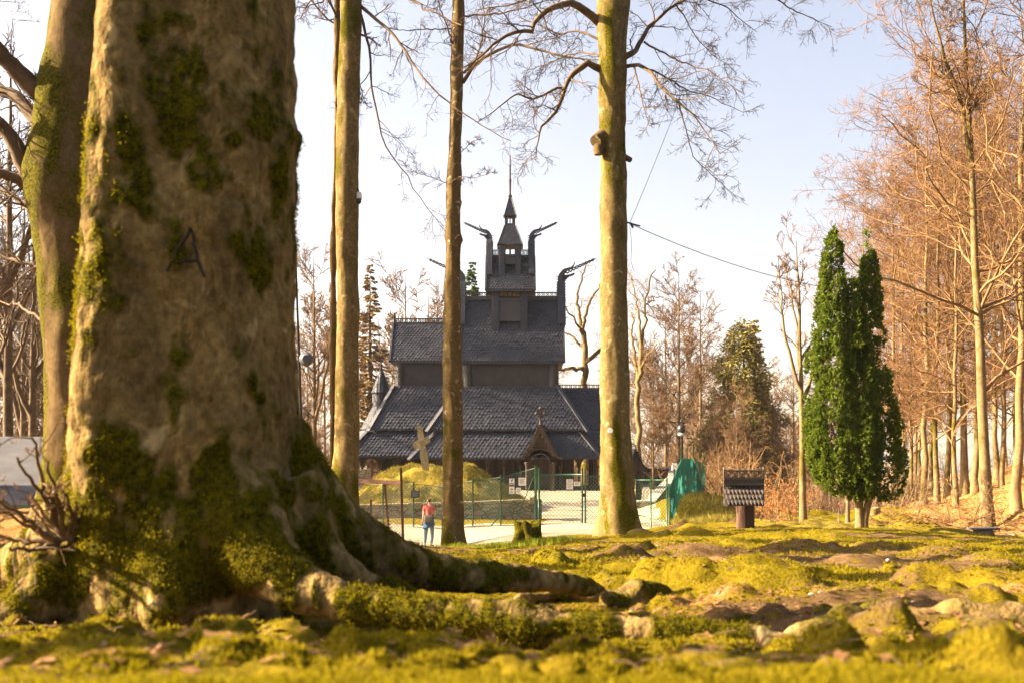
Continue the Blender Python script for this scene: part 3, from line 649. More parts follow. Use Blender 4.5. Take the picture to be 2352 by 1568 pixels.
def blobmoss(V, Yf, blobs, base):
    """moss strength at each vertex: soft patches given where they show on the side facing the path"""
    px = CX+F*V[:, 0]/np.maximum(Yf, .5); py = HZ-F*V[:, 2]/np.maximum(Yf, .5); m = np.full(len(V), base, float)
    for bx, by, rx, ry, a in blobs: m += a*np.exp(-(((px-bx)/rx)**2+((py-by)/ry)**2)**1.3)
    return m
BG = np.array([-1.60, 5.0, hz(-1.60, 5.0)])
mb = MB()
zz = [-1.05, -.75, -.5, -.25, 0.0, .12, .55, 1.0, 1.65, 2.3, 5.0, 9.0, 9.4]
cc = [425, 425, 425, 424, 424, 424, 431, 440, 450, 450, 455, 440, 438]; rr = [.60, .59, .575, .56, .562, .568, .533, .503, .487, .474, .44, .36, .33]
mb.tube([((c-CX)/F*5.0, 5.0, z) for c, z in zip(cc, zz)], rr, 48)
def rootline(l):
    pts = np.array([P(a, b, Y) for a, b, Y, _ in l]); r = [x[3] for x in l]
    t = np.linspace(0, len(l)-1, len(l)*4); i = np.minimum(t.astype(int), len(l)-2); w = (t-i)
    cr = lambda A: np.array([A[k]*(1-u)+A[k+1]*u for k, u in zip(i, w)])
    p = cr(pts)
    for _ in range(3): p[1:-1] = (p[:-2]+2*p[1:-1]+p[2:])/4
    mb.tube(p, cr(np.array(r)[:, None])[:, 0], 20)
rootline([(585,900,5.1,.16),(618,1020,5.12,.20),(690,1140,5.18,.19),(775,1228,5.27,.17),(880,1280,5.4,.15),(1000,1312,5.6,.112),(1150,1325,5.9,.095),(1290,1335,6.2,.07),(1390,1352,6.5,.03)])
rootline([(520,1130,4.75,.26),(585,1260,4.55,.19),(680,1350,4.4,.115),(850,1393,4.3,.09),(1000,1412,4.25,.085),(1150,1430,4.2,.088),(1400,1450,4.15,.08),(1600,1462,4.1,.07),(1800,1480,4.05,.055),(1960,1502,4.0,.03)])
rootline([(250,1130,4.9,.24),(180,1250,4.75,.18),(110,1345,4.6,.13),(40,1428,4.5,.105),(-60,1490,4.4,.085),(-220,1545,4.3,.04)])
rootline([(430,1230,4.65,.28),(400,1350,4.5,.18),(370,1440,4.35,.08)])
rootline([(650,1130,4.9,.22),(730,1280,4.85,.13),(830,1340,4.85,.07),(960,1365,4.9,.03)])
rootline([(240,1130,5.2,.24),(130,1260,5.5,.18),(0,1330,6.0,.12),(-120,1350,6.6,.05)])
rootline([(430,1050,5.4,.28),(440,1150,6.0,.2),(460,1220,6.8,.1),(470,1240,7.6,.04)])
V, Q, N = remeshed(mb, 0.018, 12)
ang = np.arctan2(V[:, 1]-5.0, V[:, 0]-np.interp(V[:, 2], zz, [(c-CX)/F*5.0 for c in cc])); dd_ = lambda a0, w: np.exp(-(((ang-a0+np.pi) % (2*np.pi)-np.pi)/w)**2)
V = V+N*((.13*dd_(-1.98, .30)-.03*dd_(-2.75, .4)+.03*dd_(-.9, .3)-.02*dd_(-1.45, .3))*sstep(-.7, .3, V[:, 2]))[:, None]
ck = np.abs(fbm(V[:, 0]*8, V[:, 1]*8, V[:, 2]*1.9, 3)); V = V-N*(.012*np.clip(1-ck/.10, 0, 1)*sstep(-.5, .2, V[:, 2]))[:, None]
V = V+N*(0.018*fbm(V[:, 0]*4, V[:, 1]*4, V[:, 2]*1.8, 4)+0.010*fbm(V[:, 0]*13, V[:, 1]*13, V[:, 2]*8, 3)+.005*fbm(V[:, 0]*30, V[:, 1]*30, V[:, 2]*18, 2)+0.012*np.clip(fbm(V[:, 0]*3, V[:, 1]*3, V[:, 2]*3+5, 3)-.25, 0, 1)*2)[:, None]
# swollen bark on the right flank, scar lips
for bx, by, sx, sy, h in ((676,330,26,42,.035), (672,430,20,60,.02), (590,350,60,50,.02), (560,455,28,14,-.03), (480,490,60,60,.015), (300,200,40,60,.015), (250,880,40,30,.02), (330,1030,60,20,.02), (200,990,50,14,-.015)):
    px = CX+F*V[:, 0]/V[:, 1].clip(1); py = HZ-F*V[:, 2]/V[:, 1].clip(1)
    V = V+N*(h*np.exp(-(((px-bx)/sx)**2+((py-by)/sy)**2))*(V[:, 1] < 5.3))[:, None]
ms = blobmoss(V, V[:, 1], [(400,180,100,170,.24), (470,40,80,60,.14), (330,120,22,60,.35), (330,440,24,90,.35), (290,330,18,60,.2), (300,560,24,60,.16), (640,300,40,200,.12), (600,560,45,90,.2), (490,770,80,60,.14), (600,930,60,120,.08),
   (250,1040,55,90,.42), (190,1190,60,70,.42), (120,1330,40,50,.2), (380,1180,190,150,.34), (420,1310,160,80,.30), (590,1200,60,90,.3), (660,1290,90,50,.3), (760,1190,60,70,.2), (960,1390,120,40,.14), (1250,1440,160,40,.12), (230,700,30,90,.12), (430,330,90,120,.12), (690,1060,30,100,.3), (428,580,80,85,-.3), (820,1390,150,45,.2), (1130,1440,220,55,.24), (1500,1470,260,60,.26), (1000,1310,220,40,.14)], 0.36)
ms = np.clip(.37+1.0*(ms-.35)+.06*sstep(.2, -.3, V[:, 2])+.38*fbm(V[:, 0]*6, V[:, 1]*6, V[:, 2]*3.2, 4)+.22*fbm(V[:, 0]*19, V[:, 1]*19, V[:, 2]*13, 2), 0, .95)
mk = sstep(.46, .75, ms); V = V+N*(mk*(.006+.006*fbm(V[:, 0]*24, V[:, 1]*24, V[:, 2]*24, 2)))[:, None]
big = thing('beech_tree', 'massive mossy beech with spreading roots, its trunk the widest in the scene', 'tree', BG)
m2 = MB(); m2.add(V, Q, 0, True); m2.build('trunk', M['beech_near'], big, attrs={'moss': ms})
pk_ = np.where((mk > .25+.5*np.random.default_rng(4).random(len(mk))) & (V[:, 2] < 1.6) & (V[:, 1] < 5.6))[0]; rr_ = np.random.default_rng(44); pk_ = rr_.choice(pk_, min(len(pk_)*4, 110000)); n_ = len(pk_)
b_ = V[pk_]+rr_.standard_normal((n_, 3))*.008; d_ = norm(N[pk_]+rr_.standard_normal((n_, 3))*.55+[0, 0, -.15]); w_ = norm(np.cross(d_, rr_.standard_normal((n_, 3))))*.0034; l_ = rr_.uniform(.006, .015, (n_, 1))
mm = MB(); mm.add(np.stack([b_-w_, b_+d_*l_, b_+w_], 1).reshape(-1, 3), np.arange(3*n_).reshape(-1, 3)); mm.build('moss', M['moss_bark'], big)['kind'] = 'stuff'
mb = MB(); sel = np.where((V[:, 1] < 4.9) & (V[:, 2] > .5))[0]
spx = CX+F*V[sel, 0]/V[sel, 1]; spy = HZ-F*V[sel, 2]/V[sel, 1]
def onbark(px, py):
    k = sel[np.argmin((spx-px)**2+(spy-py)**2)]; return V[k]+N[k]*0.001
for a, b in (((436,526),(380,626)), ((437,526),(467,636)), ((405,603),(455,601))):
    mb.tube([onbark(a[0]+(b[0]-a[0])*t, a[1]+(b[1]-a[1])*t) for t in np.linspace(0, 1, 7)], .0075, 6)
mb.build('carved_letter', M['timber_dark'], big)
r = np.random.default_rng(5); mb = MB()
T = np.array([((c-CX)/F*5.0, 5.0, z) for c, z in zip(cc[8:], zz[8:])])
P1, R1 = grow(T[None], np.array(rr[8:])[None], 8, .45, .85, 50, .05, 10, r, .4, .01, .12, 1, .2); mb.tubes(P1, R1, 8, 0)
P2, R2 = grow(P1, R1, 7, .3, .45, 45, .03, 7, r, .5, .008, .15); mb.tubes(P2, R2, 5, 0)
P3, R3 = grow(P2, R2, 6, .15, .5, 45, .0, 5, r, .5, .005, .15); mb.tubes(P3, R3, 3, 1)
mb.build('crown', [M['branch'], M['twig']], big)

# roots of the same tree surfacing farther off
def surfroot(l, seed, moss):
    global mb
    rs = np.random.default_rng(seed); mb = MB(); t = np.linspace(0, len(l)-1, 9*len(l)); i = np.minimum(t.astype(int), len(l)-2); w = (t-i)[:, None]; A = np.array(l, float); q = A[i]*(1-w)+A[i+1]*w
    x = (q[:, 0]-CX)/F*q[:, 1]; y = q[:, 1]+.05*fbm(t*1.3, t*0+seed, 0, 2); r_ = q[:, 2]*(1+.38*fbm(t*1.7, t*0+seed*3.3, 1.0, 2)); z = h0(x, y)-.02+r_*.25+.02*fbm(t*1.1, t*0+seed, 2.0, 2)
    for _ in range(2): z[1:-1] = (z[:-2]+2*z[1:-1]+z[2:])/4
    mb.tube(np.stack([x, y, z], -1), r_, 18)
    for k in range(len(l)*2):
        j = rs.integers(2, len(x)-2); rk = r_[j]*rs.uniform(.55, .95); c = np.array([x[j], y[j]-r_[j]*rs.uniform(-.2, .5), z[j]+r_[j]*rs.uniform(.1, .5)]); mb.lathe([(rk*math.sin(a), -rk*math.cos(a)) for a in np.linspace(.1, 3.04, 8)], c, 12)
    V, Q, N = remeshed(mb, .02, 5); V = V+N*(.016*fbm(V[:, 0]*7, V[:, 1]*7, V[:, 2]*7, 3)+.008*fbm(V[:, 0]*20, V[:, 1]*20, V[:, 2]*20, 2))[:, None]
    mo = moss+.4*fbm(V[:, 0]*4, V[:, 1]*4, V[:, 2]*4, 3)+.25*N[:, 2]*0
    m = MB(); m.add(V, Q, 0, True); m.build('root', M['beech_near'], big, attrs={'moss': np.clip(mo, 0, .95)})
surfroot([(1380,6.45,.04), (1470,6.5,.075), (1600,6.9,.08), (1760,7.2,.09), (1880,7.0,.08), (1980,6.4,.05)], 3, .56)
surfroot([(1760,4.05,.05), (1880,4.1,.085), (1990,4.25,.10), (2120,4.3,.07), (2260,4.2,.085), (2420,4.1,.07)], 5, .55)
surfroot([(1180,6.3,.03), (1230,6.5,.06), (1330,6.75,.065), (1430,6.8,.06), (1540,7.4,.03)], 7, .50)
surfroot([(1640,4.9,.03), (1750,5.0,.06), (1900,5.3,.075), (2050,5.6,.05), (2150,6.0,.03)], 9, .54)
surfroot([(2080,7.4,.03), (2140,7.8,.075), (2230,8.2,.07), (2352,8.0,.09), (2500,7.6,.08)], 11, .52)
surfroot([(1960,3.0,.03), (2080,2.95,.055), (2200,2.9,.075), (2320,3.0,.05), (2450,3.1,.05)], 13, .5)
surfroot([(1500,3.15,.02), (1570,3.1,.05), (1680,3.15,.055), (1800,3.3,.03)], 15, .55)
# ---- other near trunks, given by their outline and distance
def ptrunk(root, prof, Y, ztop, rtop, mat, blobs, base=.25, sides=40, amp=.02, lobes=0.0, lean=(0, 0), bury=0.5, bumps=()):
    pr = sorted(prof, key=lambda a: -a[0])                      # from the foot upwards
    z = np.array([(HZ-a[0])/F*Y for a in pr]); c = np.array([((a[1]+a[2])/2-CX)/F*Y for a in pr]); r = np.array([(a[2]-a[1])/2/F*Y for a in pr])
    z = np.concatenate([[z[0]-bury], z, [ztop]]); c = np.concatenate([[c[0]], c, [c[-1]+lean[0]]]); r = np.concatenate([[r[0]*1.12], r, [rtop]])
    zi = np.concatenate([np.linspace(z[0], z[-2], 150), np.linspace(z[-2], z[-1], 30)[1:]])
    ci, ri = np.interp(zi, z, c), np.interp(zi, z, r); 
    for _ in range(2):
        ci[1:-1] = (ci[:-2]+2*ci[1:-1]+ci[2:])/4; ri[1:-1] = (ri[:-2]+2*ri[1:-1]+ri[2:])/4
    a = np.arange(sides)*2*np.pi/sides
    fl = np.exp(-np.maximum(zi-z[1], 0)/.45)[:, None]
    ph = r[1]*17
    rad = ri[:, None]*(1+lobes*fl*np.cos(5*a+ph)[None]+lobes*.5*fl*np.cos(3*a+1+ph)[None])
    X = ci[:, None]+rad*np.cos(a); Yv = Y+rad*np.sin(a)+lean[1]*np.clip((zi-z[-2])/(z[-1]-z[-2]), 0, 1)[:, None]; Z = np.repeat(zi[:, None], sides, 1)
    d = amp*fbm(X*3, Yv*3, Z*1.1, 4)+amp*.35*fbm(X*11, Yv*11, Z*5, 3)
    X = X+np.cos(a)*d; Yv = Yv+np.sin(a)*d
    for bx, by, sx, sy, h in bumps:
        ppx = CX+F*X/Y; ppy = HZ-F*Z/Y; e = h*np.exp(-(((ppx-bx)/sx)**2+((ppy-by)/sy)**2)); X = X+np.cos(a)*e; Yv = Yv+np.sin(a)*e
    n = len(zi); idx = np.arange(n*sides).reshape(n, sides)
    q = np.stack([idx[:-1], np.roll(idx[:-1], -1, 1), np.roll(idx[1:], -1, 1), idx[1:]], -1).reshape(-1, 4)
    V = np.stack([X, Yv, Z], -1).reshape(-1, 3); m = MB(); m.add(V, q, 0, True)
    mo = blobmoss(V, np.full(len(V), Y), blobs, base)+.07+.26*fbm(V[:, 0]*3.5, V[:, 1]*3.5, V[:, 2]*1.4, 4)
    m.build('trunk', mat, root, attrs={'moss': np.clip(mo, 0, .95)})
    return zi, ci, ri
def limb(pts, Y0, Y1, r0, r1, n=16, wig=0.02, seed=1):
    r = np.random.default_rng(seed); pts = np.array(pts, float); s = np.concatenate([[0], np.cumsum(np.linalg.norm(np.diff(pts, axis=0), axis=1))]); s /= s[-1]
    t = np.linspace(0, 1, n); px, py = np.interp(t, s, pts[:, 0]), np.interp(t, s, pts[:, 1]); Y = Y0+(Y1-Y0)*t
    p = np.array([P(a, b, y) for a, b, y in zip(px, py, Y)]); p[1:] += r.standard_normal((n-1, 3))*wig
    return p, r0+(r1-r0)*t**.8
def crown(root, limbs, seed, ks=(9, 6, 4), rmin=(.0065, .0048, .0036), trop=-.02, extra=None, mats=None, ratios=(.38, .5, .5), sides=8):
    r = np.random.default_rng(seed); mb = MB()
    Pn = np.stack([l[0] for l in limbs]); Rn = np.stack([l[1] for l in limbs]); mb.tubes(Pn, Rn, sides, 0)
    P2, R2 = grow(Pn, np.minimum(Rn, .036), ks[0], .08, ratios[0], 52, trop, 7, r, .5, rmin[0], .2, 1, .35); mb.tubes(P2, R2, 5, 0)
    P3, R3 = grow(P2, R2, ks[1], .1, ratios[1], 48, trop, 5, r, .6, rmin[1], .2, 1, .4); mb.tubes(P3, R3, 3, 1)
    P4, R4 = grow(P3, R3, ks[2], .1, ratios[2], 45, 0, 4, r, .7, rmin[2], .2, 1, .3); mb.tubes(P4, R4, 3, 1)
    if extra is not None:                                       # the crown above the frame
        z0, z1, x, y, rt, L, k = extra
        T = np.stack([np.full(10, x), np.full(10, y), np.linspace(z0, z1, 10)], -1)
        E1, S1 = grow(T[None], np.linspace(rt, rt*.4, 10)[None], k, .05, L/(z1-z0), 55, .06, 9, r, .45, .01, .12, 1, .3); mb.tubes(E1, S1, 6, 0)
        E2, S2 = grow(E1, S1, 7, .2, .5, 45, .03, 6, r, .5, .007, .15); mb.tubes(E2, S2, 4, 0)
        E3, S3 = grow(E2, S2, 6, .1, .5, 45, .02, 4, r, .6, .005, .15); mb.tubes(E3, S3, 3, 1)
    mb.build('crown', mats or [M['branch'], M['twig']], root)

# far-left tree with thick limbs
YL = 14.0
t = thing('beech_tree', 'tall mossy beech with limbs to its left, half hidden behind the massive trunk', 'tree', G(165, YL))
ptrunk(t, [(0,125,262),(100,112,250),(200,88,245),(300,78,240),(400,60,236),(450,64,236),(500,76,236),(600,90,234),(800,104,232),(1000,108,232),(1100,106,236),(1165,92,250)], YL, 13, .3, M['beech_side'],
       [(120,120,26,110,.4),(90,250,40,90,.5),(75,400,50,70,.45),(95,600,26,200,.35),(180,420,60,120,.25),(185,640,50,130,.3),(112,900,18,260,.45),(100,700,22,200,.3),(150,250,40,120,.3),(120,1120,50,60,.3)], .24, lobes=.1, amp=.03)
crown(t, [limb([(130,250),(85,208),(40,165),(0,120),(-60,60)], YL, YL-.6, .19, .08, wig=.008, seed=1), limb([(120,310),(72,262),(40,225),(0,205),(-60,190)], YL, YL+.5, .14, .06, wig=.008, seed=2), limb([(110,460),(64,398),(45,350),(20,310),(-20,265),(-80,200)], YL, YL-.5, .17, .06, wig=.008, seed=3),
  limb([(110,450),(58,425),(30,408),(0,398),(-70,400)], YL, YL-.3, .10, .05, wig=.008, seed=4), limb([(100,500),(70,480),(30,450),(-20,430)], YL, YL+1, .05, .03, wig=.01, seed=6), limb([(130,625),(100,615),(50,600),(0,585),(-60,560)], YL, YL+.6, .03, .015, seed=5),
  limb([(130,750),(85,730),(40,700),(0,690)], YL+.2, YL+2, .03, .012, seed=8)], 11, (8, 6, 4), extra=(6.5, 13, -6.1, 14, .35, 5, 10))
# pale twin trunks left of centre
Y2 = 25.0
t = thing('beech_tree', 'straight pale beech with a security camera on it, left of the church', 'tree', G(797, Y2))
ptrunk(t, [(0,782,829),(80,779,828),(160,776,827),(300,774,824),(420,772,823),(600,773,823),(800,773,824),(1000,769,824),(1080,763,823),(1150,757,825),(1215,750,832)], Y2, 17, .16, M['beech'],
       [(805,40,22,60,.42),(782,150,10,40,.3),(777,390,16,42,.42),(772,1090,16,60,.4),(800,1130,25,60,.3),(805,1000,16,60,.12)], .22, lobes=.1, amp=.025, bumps=((790,175,8,8,.02), (815,150,8,8,.02)))
crown(t, [limb([(829,15),(858,40),(895,70),(924,106),(953,154),(983,190),(1008,220),(1041,245),(1074,267),(1114,293),(1173,326)], Y2, Y2-1.5, .045, .008, 20, .01, 1),
  limb([(826,25),(840,73),(851,121),(853,205),(865,256),(876,304),(887,344),(917,381),(935,399),(950,436),(972,465),(994,494),(1021,524)], Y2, Y2+1, .042, .006, 20, .01, 2),
  limb([(800,-60),(860,-30),(930,-5),(990,25),(1060,60)], Y2, Y2-2, .05, .012, 20, .03, 3), limb([(790,-80),(750,-30),(715,0),(690,40)], Y2, Y2+1.5, .05, .012, 20, .03, 4),
  limb([(829,80),(850,88),(872,105)], Y2, Y2-.3, .03, .02, 20, .005, 5), limb([(825,190),(840,240),(850,250)], Y2, Y2-.2, .014, .006, 20, .005, 6)], 12, (12, 7, 4), extra=(11.5, 17, (800-CX)/F*Y2, Y2, .2, 5, 12), ratios=(.25, .5, .5))
t = thing('beech_tree', 'very slender trunk pressed close behind the left side of the camera tree', 'tree', G(764, 26.0))
ptrunk(t, [(0,767,781),(200,766,781),(330,765,779),(450,761,773),(600,759,772),(1000,757,771),(1150,754,772),(1190,752,774)], 26.0, 15, .05, M['beech_side'], [(764,900,12,300,.1)], .2, lobes=.05, amp=.03)
crown(t, [limb([(770,-30),(740,5),(700,20),(672,16)], 26, 25, .03, .008, seed=1), limb([(771,-60),(800,-100),(840,-130)], 26, 27, .03, .008, seed=2), limb([(768,48),(730,42),(700,30)], 26, 26.5, .02, .005, seed=3)], 13, (8, 5, 4), extra=(11, 15, (774-CX)/F*26, 26, .06, 3, 8))
# slender spotted trunk in the middle
Y3 = 26.0
t = thing('beech_tree', 'slender lichen spotted trunk standing in front of the church, left of the spire', 'tree', G(1040, Y3))
ptrunk(t, [(0,1038,1067),(100,1036,1066),(200,1034,1063),(300,1032,1061),(420,1027,1058),(540,1022,1058),(640,1021,1058),(800,1018,1060),(1000,1017,1061),(1150,1016,1063),(1220,1013,1066),(1262,1010,1072)], Y3, 16, .1, M['beech_lichen'],
       [(1030,1225,16,40,.3),(1020,1000,8,300,.12)], .21, lobes=.1, amp=.025, bumps=((1058,550,5,8,.06),(1023,545,4,6,.04),(1057,467,5,7,.05),(1024,660,8,20,.04),(1060,880,5,14,.05),(1020,720,5,10,.05),(1018,830,5,5,.04)))
crown(t, [limb([(1063,190),(1082,161),(1107,135),(1147,114),(1188,101),(1232,114),(1283,128),(1330,135),(1378,139)], Y3, Y3-2.5, .055, .014, 20, .01, 1), limb([(1065,168),(1092,143),(1107,92),(1114,37),(1100,-30)], Y3, Y3+1, .035, .012, 20, .01, 2),
  limb([(1043,113),(1027,62),(1015,29),(1001,-20)], Y3, Y3-1, .03, .012, 20, .01, 3), limb([(1037,67),(979,68),(917,70),(860,60)], Y3, Y3-1, .02, .006, 20, .01, 4), limb([(1030,424),(1056,406),(1096,408),(1136,395)], Y3-.2, Y3-.8, .016, .004, 20, .005, 5),
  limb([(1063,37),(1155,31),(1210,18),(1290,-10)], Y3, Y3-1, .028, .01, 20, .01, 6), limb([(1034,424),(990,407),(950,395),(898,365)], Y3, Y3+.4, .012, .004, 20, .005, 7), limb([(1060,350),(1085,325),(1110,318)], Y3, Y3-.5, .012, .004, 20, .005, 8)],
  14, (12, 7, 4), extra=(11.5, 16, (1053-CX)/F*Y3, Y3, .14, 4, 10), ratios=(.27, .5, .5))
# stout trunk right of the church
Y4 = 23.0
t = thing('beech_tree', 'stout forked beech with a sawn burl, hiding the right end of the church', 'tree', G(1425, Y4))
ptrunk(t, [(0,1371,1450),(50,1371,1444),(120,1375,1437),(250,1377,1436),(330,1378,1438),(450,1378,1438),(560,1378,1440),(700,1379,1443),(850,1379,1444),(950,1379,1446),(1030,1379,1450),(1100,1378,1457),(1160,1377,1464),(1200,1374,1474),(1235,1370,1484)], Y4, 11.8, .22, M['beech'],
       [(1395,90,8,60,.3),(1400,210,14,80,.3),(1388,300,16,40,.45),(1393,400,14,60,.42),(1425,380,20,90,.28),(1375,480,7,20,.5),(1425,600,16,200,.14),(1412,1040,14,90,.38),(1420,1120,20,80,.3),(1386,1180,10,60,.35),(1440,1180,30,40,.2)], .23, lobes=.13, amp=.03, bumps=((1372,478,6,18,.05),))
L4 = [limb([(1376,52),(1360,38),(1341,22),(1316,7),(1279,13),(1254,26),(1231,48),(1222,73),(1191,71),(1166,82),(1136,99),(1107,128),(1070,155)], Y4, Y4-2, .105, .012, 20, .01, 1),
  limb([(1380,160),(1368,155),(1352,145),(1327,161),(1308,179),(1296,205),(1292,227),(1279,256),(1257,278),(1243,293),(1237,315),(1233,348),(1231,370)], Y4, Y4-1, .09, .008, 20, .008, 2),
  limb([(1290,203),(1279,203),(1254,216),(1221,229),(1188,216),(1162,234),(1136,256),(1096,282)], Y4-.5, Y4-1.2, .034, .008, 20, .008, 3),
  limb([(1430,137),(1459,119),(1475,88),(1490,62),(1514,40),(1540,18),(1567,4),(1610,-20)], Y4, Y4+1, .075, .015, 20, .01, 4),
  limb([(1433,154),(1466,149),(1497,167),(1518,198),(1540,220),(1567,242),(1593,264),(1620,299),(1637,325),(1655,356)], Y4, Y4-2, .05, .008, 20, .01, 5),
  limb([(1475,152),(1518,171),(1549,189),(1584,211),(1628,220),(1655,237),(1708,259)], Y4-.4, Y4+1.5, .026, .006, 20, .01, 6), limb([(1457,155),(1470,207),(1479,246),(1492,290)], Y4-.3, Y4-1, .024, .006, 20, .008, 7),
  limb([(1560,238),(1580,317),(1593,365),(1628,396),(1659,422),(1690,457)], Y4-1.2, Y4-.4, .018, .004, 20, .008, 8), limb([(1480,97),(1518,119),(1558,141),(1593,154),(1624,158),(1659,185),(1708,215)], Y4+.3, Y4-1.5, .026, .005, 20, .01, 9),
  limb([(1553,12),(1576,44),(1602,92),(1637,127),(1672,149)], Y4+.8, Y4+2, .02, .005, 20, .01, 10), limb([(1560,-40),(1628,0),(1672,18),(1703,48),(1738,75)], Y4+1, Y4+3, .03, .006, 20, .01, 11), limb([(1700,-40),(1787,0),(1826,26),(1870,44),(1910,62)], Y4+1, Y4+3, .03, .006, 20, .01, 12),
  limb([(1376,130),(1340,120),(1300,128),(1250,150),(1200,165)], Y4, Y4+2, .025, .006, 20, .01, 13), limb([(1374,90),(1330,70),(1290,80),(1240,60),(1190,40)], Y4, Y4+1.5, .03, .008, 20, .01, 14), limb([(1385,-10),(1330,-30),(1260,-20),(1180,10),(1090,25)], Y4, Y4+1, .05, .01, 20, .01, 15)]
crown(t, L4, 15, (13, 8, 4), extra=(11.2, 17, (1395-CX)/F*Y4, Y4, .22, 5, 10), ratios=(.33, .5, .5))
m = MB(); m.tube([P(1392,306,Y4), P(1377,318,Y4-.2), P(1368,326,Y4-.3)], [.16, .15, .145], 14); m.tube([P(1378,330,Y4-.15), P(1374,345,Y4-.25), P(1374,356,Y4-.25)], [.13, .12, .09], 12); m.build('sawn_burl', M['beech_lichen'], t)
m = MB(); m.tube([P(1436,362,Y4), P(1448,368,Y4-.1)], [.07, .06], 12); m.build('branch_stub', M['beech_lichen'], t)
m = MB(); m.tube([P(1402,988,Y4-.36), P(1402,988,Y4-.385)], [.06, .055], 14)
m.build('white_blaze', M['white_plastic'], t)
t_big4 = t
# shoots sprouting at the foot of the massive beech, on the left
sh = thing('shrub', 'bare tangle of shoots sprouting left of the massive trunk foot', 'shrub', P(130,1260,4.6))
r = np.random.default_rng(21); LS = []
for a, b in (((150,1240),(60,1130)), ((140,1235),(20,1180)), ((130,1245),(-40,1215)), ((150,1230),(110,1060)), ((145,1225),(40,1050)), ((160,1235),(150,1130)), ((130,1250),(20,1260)), ((150,1240),(95,1120)), ((140,1240),(-30,1120)), ((165,1240),(175,1150)), ((130,1240),(0,1150)), ((140,1230),(70,1000))):
    m1 = ((a[0]+b[0])/2+r.uniform(-12, 12), (a[1]+b[1])/2+r.uniform(-2, 14)); LS.append(limb([a, m1, b], 4.55, 4.55+r.uniform(-.5, .2), .016, .005, 12, .006, r.integers(99)))
crown(sh, LS, 22, (4, 3, 2), rmin=(.004, .003, .0022), trop=.03, mats=[M['branch'], M['forest_twig']], ratios=(.45, .45, .5), sides=7)
# thin twig arching over from the left in front of the trunk
# ------------------------------------------------------------------ prototypes for the woods
FB = [M['forest_branch'], M['forest_twig']]; BB = [M['bg_branch'], M['bg_twig']]
GR = 'beeches of the rusty wood on the right'
fA = make_tree('beech_tree', 'x', 'tree', 21, .20, 28, .2, 5.6, 62, (10, 8, 2), FB, 31, trop=.10, shape1=.25, jit=.22, flat=.0, ang=(50, 48, 45), stems=[(.62, 200, 20, 7, .5)], group=GR, rmin=(.013, .0085, .0058), tm=M['forest_bark'], ratios=(.5, .5, .55))
fB = make_tree('beech_tree', 'x', 'tree', 19, .16, 26, .22, 5.2, 58, (10, 8, 2), FB, 32, trop=.11, shape1=.25, jit=.22, flat=.0, ang=(50, 48, 45), group=GR, rmin=(.013, .0085, .0058), tm=M['forest_bark'], lean=.05)
fC = make_tree('beech_tree', 'x', 'tree', 17, .12, 30, .12, 4.8, 66, (10, 8, 2), FB, 33, trop=.08, shape1=.25, jit=.22, flat=.0, ang=(50, 48, 45), group=GR, rmin=(.013, .0085, .0058), tm=M['forest_bark'], lean=.04)
bA = make_tree('bare_tree', 'x', 'tree', 12, .15, 22, .35, 4.5, 42, (7, 6, 3), BB, 41, stems=[(.3, 20, 30, 7, .6), (.36, 170, 28, 7, .6), (.42, 280, 25, 6, .5)], trop=.08, rmin=(.016, .012, .009), ang=(40, 38, 38))
bB = make_tree('bare_tree', 'x', 'tree', 14, .16, 34, .22, 4.6, 50, (8, 7, 3), BB, 42, trop=.08, rmin=(.016, .012, .009), ang=(42, 40, 40))
bL = make_tree('bare_tree', 'x', 'tree', 13, .16, 16, .25, 4.6, 48, (7, 6, 3), [M['branch'], M['twig']], 45, trop=.06, rmin=(.009, .006, .0045), ang=(46, 44, 42), stems=[(.3, 40, 30, 7, .6), (.4, 210, 28, 7, .6)], jit=.2)
bC = make_tree('bare_tree', 'x', 'tree', 10, .11, 30, .12, 3.8, 45, (8, 7, 3), BB, 43, stems=[(.2, 60, 25, 6, .6), (.25, 230, 30, 6, .6)], trop=.07, rmin=(.014, .011, .008), ang=(42, 40, 40))
def put(proto, px, Y, s, rz, label, group=None, zoff=0.0, first={}, tilt=(0, 0), sink=None):
    g = G(px, Y); g[2] += zoff
    if id(proto) not in first:
        first[id(proto)] = 1; o = proto; o.location = [float(v) for v in g]; o.rotation_euler = (tilt[0], tilt[1], rz); o.scale = (s,)*3; o['label'] = label
        if group: o['group'] = group
    else:
        o = dup(proto, g, rz, label, group, s); o.rotation_euler = (tilt[0], tilt[1], rz)
    return o
put(fA, 2270, 35, 1.0, 0.3, 'thick pale beech rising right behind the flat topped stump', GR, tilt=(0, R_(-4)))
put(fB, 2332, 38, 1.15, 1.2, 'pale beech with a moss green foot, uphill from the flat topped stump', GR, tilt=(0, R_(-4)))
put(fB, 2121, 45, .95, 2.2, 'beech on mossy spreading roots, first trunk right of the yew', GR)
put(fC, 2152, 46, 1.1, 0.9, 'slim beech close right of the tree with spreading mossy roots', GR, tilt=(0, R_(1)))
put(fC, 2175, 52, 1.2, 3.9, 'slim straight beech behind, halfway between the yew and the thick pale beech', GR)
put(fA, 2215, 50, .95, 2.9, 'beech at the top of the litter slope, left of the thick pale beech', GR)
put(fA, 2440, 33, 1.05, 4.4, 'beech just beyond the right edge, its branches reaching into view', GR)
put(fA, 2560, 40, 1.1, 1.4, 'outermost beech on the right with boughs reaching over the slope', GR)
put(fB, 1990, 52, .85, 4.0, 'thin beech whose trunk stands right behind the yew stem', GR)
put(fC, 2052, 50, 1.1, 5.0, 'thin beech beside the cut stump behind the yew', GR)
put(fC, 2072, 56, 1.15, 2.5, 'thin beech one step behind and right of the cut stump', GR)
DEEP = 'slender beeches deep in the rusty wood'
